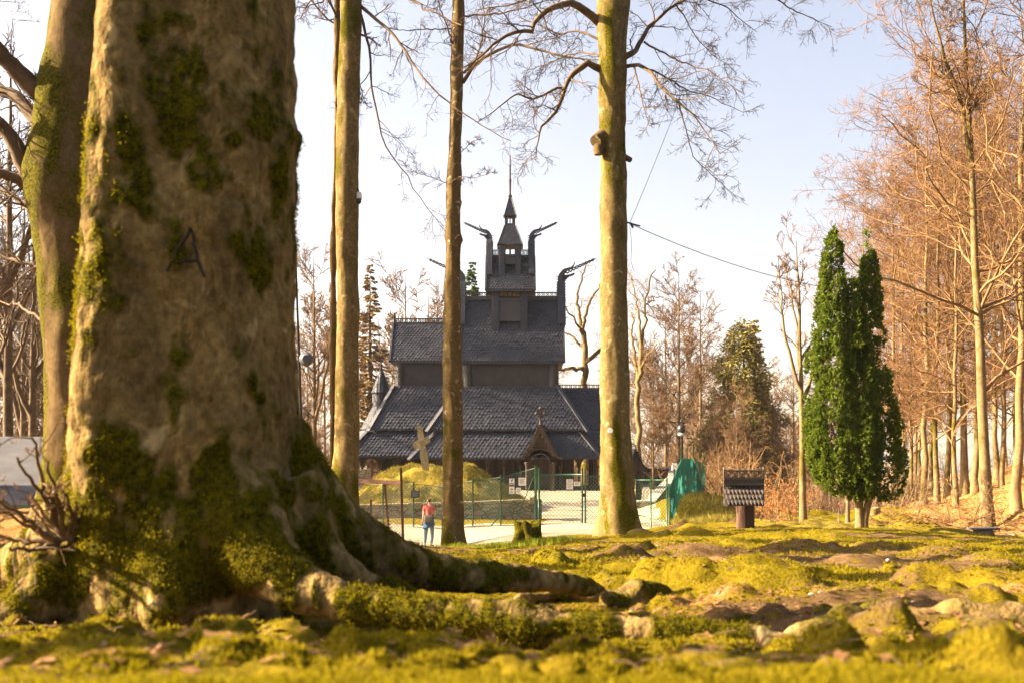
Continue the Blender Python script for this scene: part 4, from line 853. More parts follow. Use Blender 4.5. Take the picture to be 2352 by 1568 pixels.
for i, (px, Y, s) in enumerate([(2196,43,.95), (2238,47,1.0), (2300,45,1.05), (2338,49,1.1), (2255,54,1.05), (2092,50,.9), (2100,60,1.0), (2140,66,1.1), (2190,64,1.1), (2240,62,1.1), (2290,58,1.05), (2335,64,1.15), (2380,55,1.05), (2020,66,.9), (2060,74,1.0), (2310,80,1.2), (2110,88,1.15), (2420,70,1.2)]):
    put([fC, fB, fC][i % 3], px, Y, s, i*1.7, 'slender beech deep in the rusty wood up the slope behind the yew', DEEP)
# lone bare tree left of the yew
bS = make_tree('bare_tree', 'bare tree with upswept forks standing alone just left of the yew', 'tree', 9.4, .13, 12, .55, 2.4, 36, (6, 5, 3), [M['forest_branch'], M['bg_twig']], 44, stems=[(.46, 0, 22, 4.6, .55), (.5, 190, 24, 4.6, .55), (.56, 100, 18, 4, .45), (.6, 320, 26, 3.5, .4)], trop=.10, rmin=(.011, .008, .006), ang=(36, 34, 34), tm=M['forest_bark'], lean=.03)
bS.location = [float(v) for v in G(1845, 33)]; bS.rotation_euler = (0, R_(-1.5), .4)
put(bB, 1947, 34, .45, 1.0, 'small bare trunk under the left side of the yew')
# bare trees between the church and the lone tree
MID = 'bare trees behind the courtyard wall'
for px, Y, s, pr, lab in ((1560,62,1.0,bB,'tall bare tree behind the lamp at the far courtyard wall'), (1500,60,.8,bC,'bushy bare tree just right of the stout trunk above the courtyard wall'), (1610,68,1.05,bB,'bare tree right of the courtyard lamp, left of the big spruce'), (1530,72,1.1,bA,'forked bare tree between the stout trunk and the lamp'),
    (1640,60,.75,bC,'low bare tree close left of the big spruce'), (1590,80,1.15,bC,'bare tree farther off behind the courtyard lamp'), (1785,62,.8,bC,'bare tree at the right side of the big spruce'), (1690,48,.55,bC,'small bare tree rising behind the sign roof in front of the spruce'), (1820,75,.85,bB,'faint bare tree behind the lone forked tree'), (1900,62,.75,bB,'bare tree half hidden behind the left edge of the yew')):
    put(pr, px, Y, s, px*.37, lab, MID)
BEH = 'bare trees behind the church'
for px, Y, s, pr, lab in ((930,84,1.65,bA,'bare tree above the left church roof, left of the slender trunk'), (985,88,1.65,bA,'bare tree behind the slender trunk above the left church roof'), (900,95,1.2,bB,'bare tree behind the browning spruce'), (1240,92,1.15,bB,'bare tree showing right of the church tower'), (720,48,1.0,bA,'bare tree with mossy limbs between the massive trunk and the camera tree'), (690,70,.95,bC,'bare tree right beside the massive trunk behind the dish pole'), (745,85,1.1,bB,'bare tree behind the very slender trunk'), (1420,88,1.1,bB,'bare tree behind the stout trunk'), (1040,100,1.1,bC,'bare tree behind the middle of the church'), (1310,100,1.05,bC,'low bare tree at the right gable of the church')):
    put(pr, px, Y, s, px*.51, lab, BEH)
for px, Y, s, pr in ((705,92,1.1,bB), (735,100,1.15,bC), (880,104,1.1,bC), (955,108,1.3,bB), (1010,112,1.2,bC), (1265,110,1.15,bC), (1330,115,1.2,bB), (1385,98,1.05,bC), (1465,95,1.1,bB), (1545,98,1.15,bC), (1600,105,1.25,bB), (1665,95,1.1,bC), (1765,92,1.1,bB), (1815,98,1.1,bC)):
    put(pr, px, Y, s, px*.77, 'faint bare tree in the far row behind the church and the courtyard wall', 'far row of bare trees')
# gnarled trees right of the church, limbs drawn by hand
def gnarled(label, Y, foot, limbs, seed, mats):
    t = thing('bare_tree', label, 'tree', G(foot, Y)); z = hz((foot-CX)/F*Y, Y)
    l = [limb(p, Y, Y+dy, r0, r1, 16, .05, seed+i) for i, (p, dy, r0, r1) in enumerate(limbs)]
    m = MB(); a = l[0][0]; m.tube(np.vstack([[(foot-CX)/F*Y, Y, z-.4], a]), np.concatenate([[l[0][1][0]*1.3], l[0][1]]), 10); m.build('trunk', mats[0], t)
    crown(t, l[1:], seed, (8, 6, 3), (.013, .010, .008), .03, mats=mats, ratios=(.4, .5, .5), sides=6)
gnarled('gnarled bare tree with mossy low limbs at the right gable of the church', 76, 1345, [([(1345,960),(1342,880),(1346,810),(1338,755)], 0, .30, .2), ([(1338,760),(1325,700),(1330,660),(1348,605)], 1, .17, .04), ([(1338,770),(1315,725),(1296,700)], -1, .12, .04), ([(1345,850),(1320,845),(1290,850),(1270,838)], -1, .2, .07), ([(1346,830),(1365,815),(1395,790),(1420,740)], 1, .2, .06), ([(1342,800),(1310,770),(1290,760)], 1, .14, .05), ([(1338,755),(1350,700),(1375,660),(1390,640)], 0, .16, .05)], 51, [M['moss_branch'], M['bg_twig']])
gnarled('broken limbed bare tree close right of the stout trunk', 52, 1466, [([(1468,1060),(1462,960),(1470,860),(1474,780)], 0, .16, .12), ([(1474,790),(1466,730),(1462,690),(1450,640)], .5, .09, .03), ([(1474,780),(1482,730),(1480,690),(1496,640),(1503,622)], 0, .09, .03), ([(1468,870),(1455,800),(1450,720)], 1, .12, .04), ([(1480,700),(1500,690),(1515,680)], 0, .05, .02), ([(1470,850),(1490,810),(1510,790)], -1, .09, .03)], 61, [M['forest_bark'], M['bg_twig']])
# bare wood behind the far-left tree
LB = 'bare trees at the left behind the mossy limbed beech'
for px, Y, s, pr, lab in ((20,26,.95,bL,'bare tree at the far left edge behind the grey roof'), (75,34,1.0,bL,'forked bare tree between the left edge and the mossy limbed beech'), (-60,30,1.1,bL,'bare tree beyond the left edge reaching into view'), (130,44,1.0,bL,'bare tree right behind the mossy limbed beech'), (40,48,1.15,bC,'farther bushy bare tree above the grey roof'), (-20,60,1.2,bB,'farthest bare tree at the left edge'), (95,70,1.2,bC,'distant bare tree beside the mossy limbed trunk'), (-25,21,.8,bL,'bare tree close behind the shoots at the left edge'), (55,42,1.1,bL,'bare tree above the right part of the grey roof'), (105,56,1.2,bL,'tall thin bare tree touching the mossy limbed trunk from behind')):
    put(pr, px, Y, s, px*.7+1, lab, LB)
# trees out of the frame on the sun's side, whose shadows cross the floor and the roofs
OUT = 'trees left of the church behind the massive trunk'
bN = make_tree('bare_tree', 'x', 'tree', 22, .58, 7, .7, 4.0, 50, (6, 5, 0), [M['branch'], M['twig']], 46, trop=.06, rmin=(.012, .008, .006))
for x, y, s, pr, rz in ((-9.5, 8.6, 1, bN, 0), (-12.5, 11.4, 1.1, bN, 2.0), (-10.5, 17.6, 1, bN, 4.0), (-16, 20.5, 1.1, bN, 5.0), (-7.5, 2.9, 1, bN, 1.2), (-19, 62.8, 1.2, fA, 1.0), (-17.5, 66.8, 1.0, fC, 3.6)):
    if pr is bN and x == -9.5: bN.location = (x, y, hz(x, y)); o = bN; o['label'] = 'tall clean stemmed tree beside the left edge, outside the view'; o['group'] = 'clean stemmed trees beyond the left edge'; continue
    o = dup(pr, (x, y, hz(x, y)), rz, 'tall clean stemmed tree beside the left edge, outside the view' if pr is bN else 'tall bare tree left of the church, hidden from the path by the massive trunk', 'clean stemmed trees beyond the left edge' if pr is bN else OUT, s)

# ------------------------------------------------------------------ conifers
def make_spruce(label, H, Rm, mat, seed, dens=1.0, droop=.25, bare=0.1, px=0, Y=0, rad_pow=.85):
    r = np.random.default_rng(seed); t = thing('spruce_tree', label, 'tree', G(px, Y)); o = np.array(t.location)
    m = MB(); m.tube([o+[0, 0, -.5], o+[0, 0, H*.5], o+[0, 0, H*.98]], [H*.017, H*.01, .01], 8); m.build('trunk', M['bg_branch'], t)
    nb = int(H*24*dens); tz = bare+(1-bare)*np.clip(np.linspace(0, .985, nb)**.9+r.normal(0, .03, nb), 0, .99); az = r.uniform(0, 2*np.pi, nb)
    L = Rm*(1-tz)**rad_pow*r.uniform(.35, 1.15, nb)+.12; droop = droop*r.uniform(-.6, 1.8, (nb, 1))
    n = 6; s = np.linspace(0, 1, n)
    pts = np.stack([np.cos(az)[:, None]*L[:, None]*s, np.sin(az)[:, None]*L[:, None]*s, (tz*H)[:, None]-droop*L[:, None]*s*(1.3-s*.8)], -1)+o
    mb = MB(); mb.tubes(pts, np.repeat((L*.012+.004)[:, None], n, 1)*np.linspace(1, .4, n), 3, 1)
    k = np.maximum((L*60*dens).astype(int), 10); i = np.repeat(np.arange(nb), k); u = r.uniform(.12, 1.02, len(i))**.8
    f = np.minimum(u, .999)*(n-1); a = f.astype(int); w = (f-a)[:, None]; p = pts[i, a]*(1-w)+pts[i, a+1]*w
    d = norm(pts[i, a+1]-pts[i, a]); side = norm(np.cross(d, [0, 0, 1.0]))*np.where(r.random(len(i)) < .5, -1, 1)[:, None]
    l = (.22+.26*(1-u))*(.6+.55*L[i]/Rm)*r.uniform(.6, 1.2, len(i))*H/13; dirn = norm(d*.8+side*r.uniform(.3, 1.1, (len(i), 1))+np.array([0, 0, -1.0])*r.uniform(.0, .8, (len(i), 1)))
    wv = norm(np.cross(dirn, r.standard_normal((len(i), 3))))*(.055*H/13)
    tri = np.stack([p-wv, p+dirn*l[:, None]*.6-wv*.8, p+dirn*l[:, None], p+wv], 1).reshape(-1, 3)
    mb.add(tri, np.arange(len(tri)).reshape(-1, 4), 0)
    mb.build('crown', [mat, M['bg_branch']], t)
    return t
make_spruce('browning spruce behind the left church roof, right of the camera tree', 19.0, 3.0, M['spruce_brown'], 71, .5, .3, .15, 850, 78)
make_spruce('second browning spruce, partly behind the camera tree', 18.5, 2.8, M['spruce_brown'], 72, .42, .3, .15, 822, 90)
make_spruce('dark green fir rising behind the church between slender trunk and tower', 22.0, 3.6, M['spruce_green'], 73, .7, .22, .1, 1084, 86, 1.0)
def fuzzy_spruce(label, H, Rm, mat, seed, px, Y, n=9000):
    r = np.random.default_rng(seed); t = thing('spruce_tree', label, 'tree', G(px, Y)); o = np.array(t.location)
    m = MB(); m.tube([o+[0, 0, -.5], o+[0, 0, H*.5], o+[.1, 0, H*.98]], [H*.016, H*.01, .01], 8); m.build('trunk', M['bg_branch'], t)
    tz = 1-r.uniform(0, 1, n)**.55; az = r.uniform(0, 2*np.pi, n); tz = np.clip(tz, .04, .995)
    prof = Rm*(1-tz)**.6*np.clip(tz/.12, .5, 1)+.10; lob = 1+.55*fbm(np.cos(az)*1.6+seed, np.sin(az)*1.6, tz*H*.8, 4)
    rad = prof*lob*np.sqrt(r.uniform(.15, 1, n)); c = np.stack([np.cos(az)*rad, np.sin(az)*rad, tz*H-rad*.18], -1)+o
    ok = fbm(c[:, 0]*.9, c[:, 1]*.9, c[:, 2]*.7, 3) > -.3; c, az = c[ok], az[ok]; mb = MB(); out = np.stack([np.cos(az), np.sin(az), 0*az], -1)
    b0 = c-out*r.uniform(.3, .8, (len(c), 1)); k = r.random(len(c)) < .25; mb.tubes(np.stack([b0[k]+[0, 0, .12], c[k]], 1), np.full((k.sum(), 2), .012), 3, 1)
    for _ in range(4):
        d = norm(out*r.uniform(.2, 1.2, (len(c), 1))+r.standard_normal((len(c), 3))*.55+[0, 0, -.25]); l = r.uniform(.18, .42, (len(c), 1)); w = norm(np.cross(d, r.standard_normal((len(c), 3))))*.05; p = c+r.standard_normal((len(c), 3))*.12
        tri = np.stack([p-w, p+d*l*.6-w*.8, p+d*l, p+w], 1).reshape(-1, 3); mb.add(tri, np.arange(len(tri)).reshape(-1, 4), 0)
    mb.build('crown', [mat, M['bg_branch']], t)
fuzzy_spruce('broad olive spruce behind the sign, in the middle of the bare trees', 13.6, 3.3, M['spruce'], 74, 1706, 64, 12000)
make_spruce('narrow dark spruce top at the right side of the broad olive spruce', 14.6, 1.5, M['spruce'], 75, .9, .3, .1, 1733, 70, .6)
make_spruce('small dark spruce low among the trunks under the yew', 3.2, 1.5, M['spruce_green'], 76, 1.3, .3, .05, 2075, 54)

# ------------------------------------------------------------------ the yew
YY = 28.0
yew = thing('yew_tree', 'dark green columnar yew with two pointed tops beside the rusty wood', 'tree', G(1978, YY)); o = np.array(yew.location); z0 = o[2]
m = MB()
m.tube([o+[-.04, 0, -.3], o+[-.05, 0, .4], P(1972, 1120, YY), P(1950, 900, YY)], [.14, .115, .10, .05], 12); m.tube([o+[.06, 0, -.3], o+[.10, -.02, .35], P(2000, 1130, YY), P(2010, 900, YY)], [.12, .10, .09, .04], 12)
for pa, pb in (((1972,1130),(1905,960)), ((1976,1130),(1960,700)), ((2000,1120),(2040,980)), ((1995,1110),(2000,760)), ((1974,1120),(1920,700)), ((2002,1110),(1990,700))):
    m.tube([P(*pa, YY), P((pa[0]*.4+pb[0]*.6), (pa[1]+pb[1])/2, YY-.1), P(*pb, YY)], [.05, .035, .015], 6)
m.build('trunk', M['forest_bark'], yew)
r = np.random.default_rng(81)
# each column: list of (py, left px, right px)
COLS = [([(525,1910,1914),(560,1894,1930),(650,1880,1938),(800,1868,1950),(950,1858,1960),(1050,1862,1965),(1110,1880,1975),(1140,1920,1980)], 5200, .92, -.1), ([(530,1993,2001),(570,1986,2010),(610,1982,2018),(700,1974,2030),(800,1968,2040),(900,1966,2058),(1000,1964,2074),(1080,1960,2082),(1130,1966,2066),(1150,1975,2040)], 5200, .66, .12),
        ([(645,1944,1958),(720,1936,1976),(850,1930,1996),(1000,1920,2010),(1100,1925,2010),(1145,1945,2000)], 3600, .85, -.28), ([(780,1862,1868),(830,1856,1876),(950,1853,1896),(1060,1862,1910),(1110,1880,1920)], 1500, .95, .25)]
tris = []
for prof, ncl, lit_, dy in COLS:
    pr = np.array(prof, float); py = r.uniform(pr[0, 0], pr[-1, 0], ncl*3); lf, rt = np.interp(py, pr[:, 0], pr[:, 1]), np.interp(py, pr[:, 0], pr[:, 2])
    keep = r.random(len(py)) < (rt-lf)/(rt-lf).max(); py, lf, rt = py[keep][:ncl], lf[keep][:ncl], rt[keep][:ncl]
    az = r.uniform(0, 2*np.pi, len(py)); rad = (rt-lf)/2/F*YY
    lump = 1+.20*fbm(np.cos(az)*2.2+dy*9, np.sin(az)*2.2, py/90., 3)+.10*np.cos(az*7+dy*10)
    rf = np.where(r.random(len(py)) < .75, r.uniform(.82, 1.0, len(py)), r.uniform(.3, .85, len(py)))*lump
    c = np.stack([((lf+rt)/2-CX)/F*YY+np.cos(az)*rad*rf, YY+dy+np.sin(az)*rad*rf*1.0, (HZ-py)/F*YY], -1)
    ok = fbm(c[:, 0]*2.6, c[:, 1]*2.6, c[:, 2]*1.5, 3) > (-.34 if lit_ > .7 else -.2); c, az = c[ok], az[ok]
    for k in range(8):
        n = len(c); out = np.stack([np.cos(az), np.sin(az), np.zeros(n)], -1)
        p = c+r.standard_normal((n, 3))*np.array([.022, .022, .035]); d = norm(out*r.uniform(.2, 1.2, (n, 1))+np.array([0, 0, .8])+r.standard_normal((n, 3))*.7)
        l = r.uniform(.05, .10, (n, 1)); w = norm(np.cross(d, r.standard_normal((n, 3))))*.022
        tris.append(np.stack([p-w, p+d*l*.6-w, p+d*l, p+w], 1).reshape(-1, 3))
tri = np.vstack(tris); m = MB(); m.add(tri, np.arange(len(tri)).reshape(-1, 4), 0); m.build('crown', M['yew'], yew)

# ------------------------------------------------------------------ thicket and far woods
def thicket(name, label, spots, seed, mats, H=(1.2, 3.2), leafy=0.0, ns=4):
    r = np.random.default_rng(seed); n = len(spots); b = np.repeat(np.array(spots), ns, axis=0); k = len(b)
    base = np.stack([b[:, 0]+r.standard_normal(k)*.5, b[:, 1]+r.standard_normal(k)*.5, 0*b[:, 0]], -1); base[:, 2] = height(base[:, 0], base[:, 1])-.1
    L = r.uniform(*H, k); d = norm(np.stack([r.standard_normal(k)*.38, r.standard_normal(k)*.38, np.ones(k)], -1)); pts = [base]
    for s in range(6): d = norm(d+.13*r.standard_normal(d.shape)); pts.append(pts[-1]+d*(L/6)[:, None])
    P0 = np.stack(pts, 1); R0 = np.repeat((L*.008+.004)[:, None], 7, 1)*np.linspace(1, .35, 7); mb = MB(); mb.tubes(P0, R0, 4, 0)
    P1, R1 = grow(P0, R0, 6, .2, .5, 62, .02, 5, r, .6, .008, .3); mb.tubes(P1, R1, 3, 0)
    P2, R2 = grow(P1, R1, 5, .15, .55, 50, .0, 4, r, .7, .006, .3); mb.tubes(P2, R2, 3, 1)
    if leafy:
        q = P2.reshape(-1, 3); q = q[r.random(len(q)) < leafy]; a = r.standard_normal((len(q), 3)); a = norm(a)*.032; w = norm(np.cross(a, r.standard_normal(a.shape)))*.02
        mb.add(np.stack([q-a, q-w, q+a, q+w], 1).reshape(-1, 3), np.arange(4*len(q)).reshape(-1, 4), 2)
    return tag(mb.build(name, mats), label, 'shrubs', kind='stuff')
r = np.random.default_rng(91)
sp = lambda n, px0, px1, Y0, Y1: [((p-CX)/F*y, y) for p, y in zip(r.uniform(px0, px1, n), r.uniform(Y0, Y1, n))]
thicket('undergrowth', 'tangled rust brown undergrowth behind the sign and the green netting', sp(40, 1625, 1850, 40, 54)+sp(20, 1560, 1650, 48, 58), 92, FB+[M['bud_leaf']], (1.2, 3.0), .05)
thicket('undergrowth', 'low bare scrub under the trees behind the yew', sp(30, 1850, 2080, 44, 70)+sp(26, 1700, 1900, 58, 80)+sp(14, 2090, 2352, 60, 80), 93, BB+[M['bud_leaf']], (1.0, 3.0), .02)
thicket('undergrowth', 'bare scrub along the far courtyard wall behind the stout trunk', sp(34, 1300, 1640, 68, 84)+sp(16, 690, 860, 70, 90), 94, BB+[M['bud_leaf']], (1.6, 4.0), .02)
thicket('undergrowth', 'rusty leafy saplings to the right behind the sign', sp(9, 1765, 1815, 35, 39), 95, FB+[M['bud_leaf']], (.8, 1.9), .5)
thicket('undergrowth', 'bare scrub around the grey roof at the left edge', sp(26, -250, 130, 27, 45), 96, BB+[M['bud_leaf']], (1.4, 3.6), .03)
thicket('undergrowth', 'thin bare saplings among the beeches on the leafy slope', sp(8, 2080, 2400, 32, 48), 97, FB+[M['bud_leaf']], (.8, 2.0), .1, 3)
def far_wood(name, label, spots, seed, mats):
    r = np.random.default_rng(seed); b = np.array(spots); n = len(b); z = height(b[:, 0], b[:, 1]); H = r.uniform(8, 14, n)
    T = np.stack([np.stack([b[:, 0]+r.standard_normal(n)*.15*k/5, b[:, 1], z-.5+H*k/6], -1) for k in range(7)], 1); R = np.repeat((H*.012)[:, None], 7, 1)*np.linspace(1, .2, 7)
    mb = MB(); mb.tubes(T, R, 5, 0)
    P1, R1 = grow(T, R, 14, .2, .36, 50, .07, 5, r, .5, .03, .15); mb.tubes(P1, R1, 3, 0)
    P2, R2 = grow(P1, R1, 7, .1, .5, 45, .05, 4, r, .6, .022, .18); mb.tubes(P2, R2, 3, 1)
    P3, R3 = grow(P2, R2, 3, .1, .6, 40, .05, 3, r, .7, .018, .18); mb.tubes(P3, R3, 3, 1)
    return tag(mb.build(name, mats), label, 'woods', kind='stuff')
far_wood('far_wood', 'far bare wood falling away into the valley behind the church', sp(90, -200, 2100, 105, 190)+sp(24, 1500, 2000, 85, 110)+sp(24, -200, 900, 95, 130), 98, BB)
# ------------------------------------------------------------------ the stave church
FL = -1.97
church = thing('stave_church', 'dark tarred wooden stave church with stepped shingled roofs, dragon heads and a spire', 'church', P(1173, 1125, 64.6)*[1, 1, 0]+[0, 0, FL])
SR = np.random.default_rng(101)
def shingles(mb, BL, BR, TR, TL, rowh=.20, w=.215, lift=.05, base=True):
    """a roof or wall face clad in rows of pointed shingles, each with a raised middle"""
    BL, BR, TR, TL = [np.asarray(p, float) for p in (BL, BR, TR, TL)]
    u = norm(BR-BL); v = (TL+TR)/2-(BL+BR)/2; n = norm(np.cross(u, v)); H = np.linalg.norm(v); rows = max(2, int(round(H/rowh)))
    if base:
        o = -n*.03; mb.add([BL+o, BR+o, TR+o, TL+o], [(0, 1, 2, 3)])
    VV = []
    for i in range(rows):
        t = i/rows; tm = (i+.5)/rows; L = BL+(TL-BL)*tm; R = BR+(TR-BR)*tm; W = np.linalg.norm(R-L)
        if W < .05: continue
        Lb = BL+(TL-BL)*t; step = v/rows; m = int(math.ceil(W/w))+1; off = -((float(L@u)+(w/2 if i % 2 else 0)) % w)
        s0 = np.clip(off+np.arange(m)*w, 0, W); s1 = np.clip(off+np.arange(1, m+1)*w, 0, W); ok = s1-s0 > w*.2; s0, s1 = s0[ok], s1[ok]; k = len(s0)
        g = .06*w; s0 = s0+g; s1 = s1-g; sm = (s0+s1)/2
        B0 = L-step*.5; jit = SR.normal(0, .006, (k, 1)); ls = lift*(1+SR.normal(0, .25, (k, 1)))
        pt = lambda s, y, l: B0+u*s[:, None]+step*(y+jit)+n*l
        a = pt(s0, 1.15, .004); b = pt(sm, 1.15, .012); c = pt(s1, 1.15, .004); d = pt(s1, .42, ls*.75); e = pt(sm, -.25, ls*1.2); f = pt(s0, .42, ls*.75)
        d2 = pt(s1, .42, .0); e2 = pt(sm, -.22, .0); f2 = pt(s0, .42, .0)
        VV.append(np.stack([a, b, e, f, c, d, d2, e2, f2], 1))
    VV = np.concatenate(VV); k = len(VV); b = np.arange(k)[:, None]*9
    mb.add(VV.reshape(-1, 3), np.concatenate([b+np.array([[0, 3, 2, 1]]), b+np.array([[1, 2, 5, 4]]), b+np.array([[3, 8, 7, 2]]), b+np.array([[2, 7, 6, 5]])]))
def coneshingles(mb, c, r0, z0, r1, z1, rowh=.2, w=.2, lift=.03):
    rows = max(2, int(round(math.hypot(r1-r0, z1-z0)/rowh))); c = np.asarray(c, float)
    mb.lathe([(r0*.985, z0), (max(r1*.985, .01), z1)], c, 32, 0, False); sl = math.atan2(r0-r1, z1-z0)
    for i in range(rows):
        ta, tb = (i-.22)/rows, (i+1.15)/rows; rm = r0+(r1-r0)*(i+.4)/rows; k = max(6, int(2*math.pi*max(rm, .05)/w)); a = (np.arange(k)+(i % 2)*.5)*2*np.pi/k; h = np.pi/k*.92
        def pt(ang, t, l): r = np.maximum(r0+(r1-r0)*t, .01)+l*math.cos(sl); return np.stack([c[0]+r*np.cos(ang), c[1]+r*np.sin(ang), np.full(k, c[2]+z0+(z1-z0)*t+l*math.sin(sl))], -1)
        tm = (i+.40)/rows
        V = np.stack([pt(a-h, tb, .004), pt(a, tb, .016), pt(a, ta, lift*1.25), pt(a-h, tm, lift*.5), pt(a+h, tb, .004), pt(a+h, tm, lift*.5)], 1)
        b = np.arange(k)[:, None]*6; mb.add(V.reshape(-1, 3), np.concatenate([b+np.array([[0, 3, 2, 1]]), b+np.array([[1, 2, 5, 4]])]))
def part(name, mb, mat, parent=None): return mb.build(name, mat, parent or church)
def hiproof(name, bl, br, by, bY, tl, tr, ty, tY, Yc, sides='lr', rowh=.215, w=.235):
    """four-sided lean-to tier: front from photo lines at their depths, mirrored about Yc"""
    BL, BR, TL, TR = P(bl, by, bY), P(br, by, bY), P(tl, ty, tY), P(tr, ty, tY); mb = MB(); mir = lambda p: np.array([p[0], 2*Yc-p[1], p[2]])
    shingles(mb, BL, BR, TR, TL, rowh, w)
    if 'l' in sides: shingles(mb, mir(BL), BL, TL, mir(TL), rowh, w)
    if 'r' in sides: shingles(mb, BR, mir(BR), mir(TR), TR, rowh, w)
    shingles(mb, mir(BR), mir(BL), mir(TL), mir(TR), .5, .5)
    # closed soffit
    mb.add([BL+[0, 0, -.06], BR+[0, 0, -.06], mir(BR)+[0, 0, -.06], mir(BL)+[0, 0, -.06]], [(0, 3, 2, 1)])
    mb.add([BL, BR, BR+[0, 0, -.1], BL+[0, 0, -.1]], [(0, 3, 2, 1)])
    rf = part(name, mb, M['shingle'])
    mb = MB(); n = norm(np.array([0, -1, 1.0]))
    for a, b, s in ((BL, TL, -1), (BR, TR, 1)):
        if ('l' if s < 0 else 'r') in sides:
            up = norm(np.array([s*.7, -1, 1.1])); d = norm(a-b); mb = MB(); mb.bar(a+d*.25+up*.05, b+up*.05, .26, .09, up=up); part('hip_board', mb, M['board'], rf)
    return rf
def gableroof(name, l, r, ey, eY, l2, r2, ry, Yc, rowh=.2, w=.215, wall=None, thick=.14):
    BL, BR, TL, TR = P(l, ey, eY), P(r, ey, eY), P(l2, ry, Yc), P(r2, ry, Yc); mb = MB(); mir = lambda p: np.array([p[0], 2*Yc-p[1], p[2]])
    shingles(mb, BL, BR, TR, TL, rowh, w); shingles(mb, mir(BR), mir(BL), TL, TR, rowh, w)
    d = np.array([0, 0, -thick])
    for a, b in ((BL, BR), (mir(BL), mir(BR))): mb.add([a, b, b+d, a+d], [(0, 3, 2, 1)])
    mb.add([BL+d, BR+d, mir(BR)+d, mir(BL)+d], [(0, 3, 2, 1)])
    rf = part(name, mb, M['shingle'])
    mb = MB()
    for a, t in ((BL, TL), (BR, TR)):
        s = -1 if a is BL else 1; mb = MB()
        for q in (a, mir(a)): mb.bar(q+[s*.04, 0, -.06], t+[s*.04, 0, -.02], .07, .26, up=(1, 0, 0.001)) if False else mb.bar(q+[s*.05, 0, -.05], t+[s*.05, 0, -.0], .10, .24)
        part('barge_board', mb, M['board'], rf)
    gi = .35; mb = MB()
    for a, t, s in ((BL, TL, 1), (BR, TR, -1)):
        p = [a+[s*gi, .3, 0], mir(a)+[s*gi, -.3, 0], t+[s*gi, 0, -.25]]; mb = MB(); mb.prism(p, [s*.1, 0, 0]); part('gable', mb, M['shingle_wall'])
    return rf
def cresting(name, l, r, y0, y1, Y, pitch=.30, parent=None):
    """openwork ridge crest: two rails with rings and crossing bars between them"""
    a, b = P(l, y1, Y), P(r, y1, Y); h = P(0, y0, Y)[2]-a[2]; L = b[0]-a[0]; n = max(1, int(round(L/pitch))); mb = MB()
    mb.bar(a+[0, 0, .02], b+[0, 0, .02], .07, .06); mb.bar(a+[0, 0, h-.03], b+[0, 0, h-.03], .07, .06)
    rr = min(h, pitch)*.36
    for i in range(n):
        c = a+[(i+.5)*L/n, 0, h/2]
        k = np.linspace(0, 2*np.pi, 11); mb.tube(np.stack([c[0]+rr*np.cos(k), np.full(11, c[1]), c[2]+rr*np.sin(k)], -1), .022, 5)
        for s in (-1, 1): mb.bar(c+[-L/n*.5, 0, -s*h*.42], c+[L/n*.5, 0, s*h*.42], .03, .03)
    return part(name, mb, M['board'], parent)
def wallbox(name, l, r, y0, y1, Yf, Yb, mat, shing=True, sides=True):
    a, b, c, d = P(l, y1, Yf), P(r, y1, Yf), P(r, y0, Yf), P(l, y0, Yf); mb = MB(); bk = lambda p: np.array([p[0], Yb, p[2]])
    if shing:
        shingles(mb, a, b, c, d, .22, .2, .035)
        shingles(mb, bk(a), a, d, bk(d), .22, .2, .035); shingles(mb, b, bk(b), bk(c), c, .22, .2, .035)
        mb.add([bk(a), bk(b), bk(c), bk(d)], [(0, 3, 2, 1)])
    else: mb.box(a, [c[0], Yb, c[2]])
    return part(name, mb, mat)
NC = 64.6
# nave
hiproof('arcade_roof', 945, 1380, 1050, 60.0, 1004, 1331, 990, 61.15, NC)
hiproof('aisle_roof', 985, 1346, 985, 60.95, 1055, 1280, 886, 62.75, NC)
wallbox('clerestory', 1067, 1276, 826, 890, 62.85, 66.3, M['shingle_wall'])
nave = gableroof('nave_roof', 1056, 1295, 829, 62.55, 1061, 1291, 687, NC)
mb = MB()
for px in (1272, 1074):
    c = P(px, 857, 62.95); mb = MB(); coneshingles(mb, c, .30, -.95, .28, .9, .22, .2, .035); part('corner_post', mb, M['shingle_wall'])
mb = MB(); mb.box(P(1056, 689, 64.45), P(1296, 682, 64.75)); part('ridge_beam', mb, M['board'])
cresting('ridge_crest', 1070, 1130, 671, 683, NC, parent=nave); cresting('ridge_crest', 1212, 1282, 671, 683, NC, parent=nave)
# choir on the left
KC = 65.6
hiproof('arcade_roof', 792, 1012, 1046, 61.0, 846, 1012, 989, 62.1, KC, 'l')
hiproof('aisle_roof', 850, 1062, 984, 61.9, 905, 1062, 886, 63.6, KC, 'l')
wallbox('clerestory', 914, 1066, 826, 890, 63.7, 67.4, M['shingle_wall'])
choir = gableroof('choir_roof', 897, 1068, 828, 63.5, 905, 1070, 743, KC)
mb = MB(); coneshingles(mb, P(919, 857, 63.8), .28, -.95, .26, .9, .22, .2, .035); part('corner_post', mb, M['shingle_wall'])
mb = MB(); mb.box(P(903, 748, 65.5), P(1066, 742, 65.75)); part('ridge_beam', mb, M['board'])
cresting('ridge_crest', 907, 1062, 731, 742, KC, parent=choir)
mb = MB(); c = P(905, 744, KC); mb.tube([c, c+[0, 0, .55]], [.09, .07], 8); mb.tube([c+[-.12, 0, .38], c+[.12, 0, .38]], .05, 6); mb.tube([c+[0, 0, .5], c+[.03, 0, .75]], [.12, .02], 7); part('finial', mb, M['board'], choir)
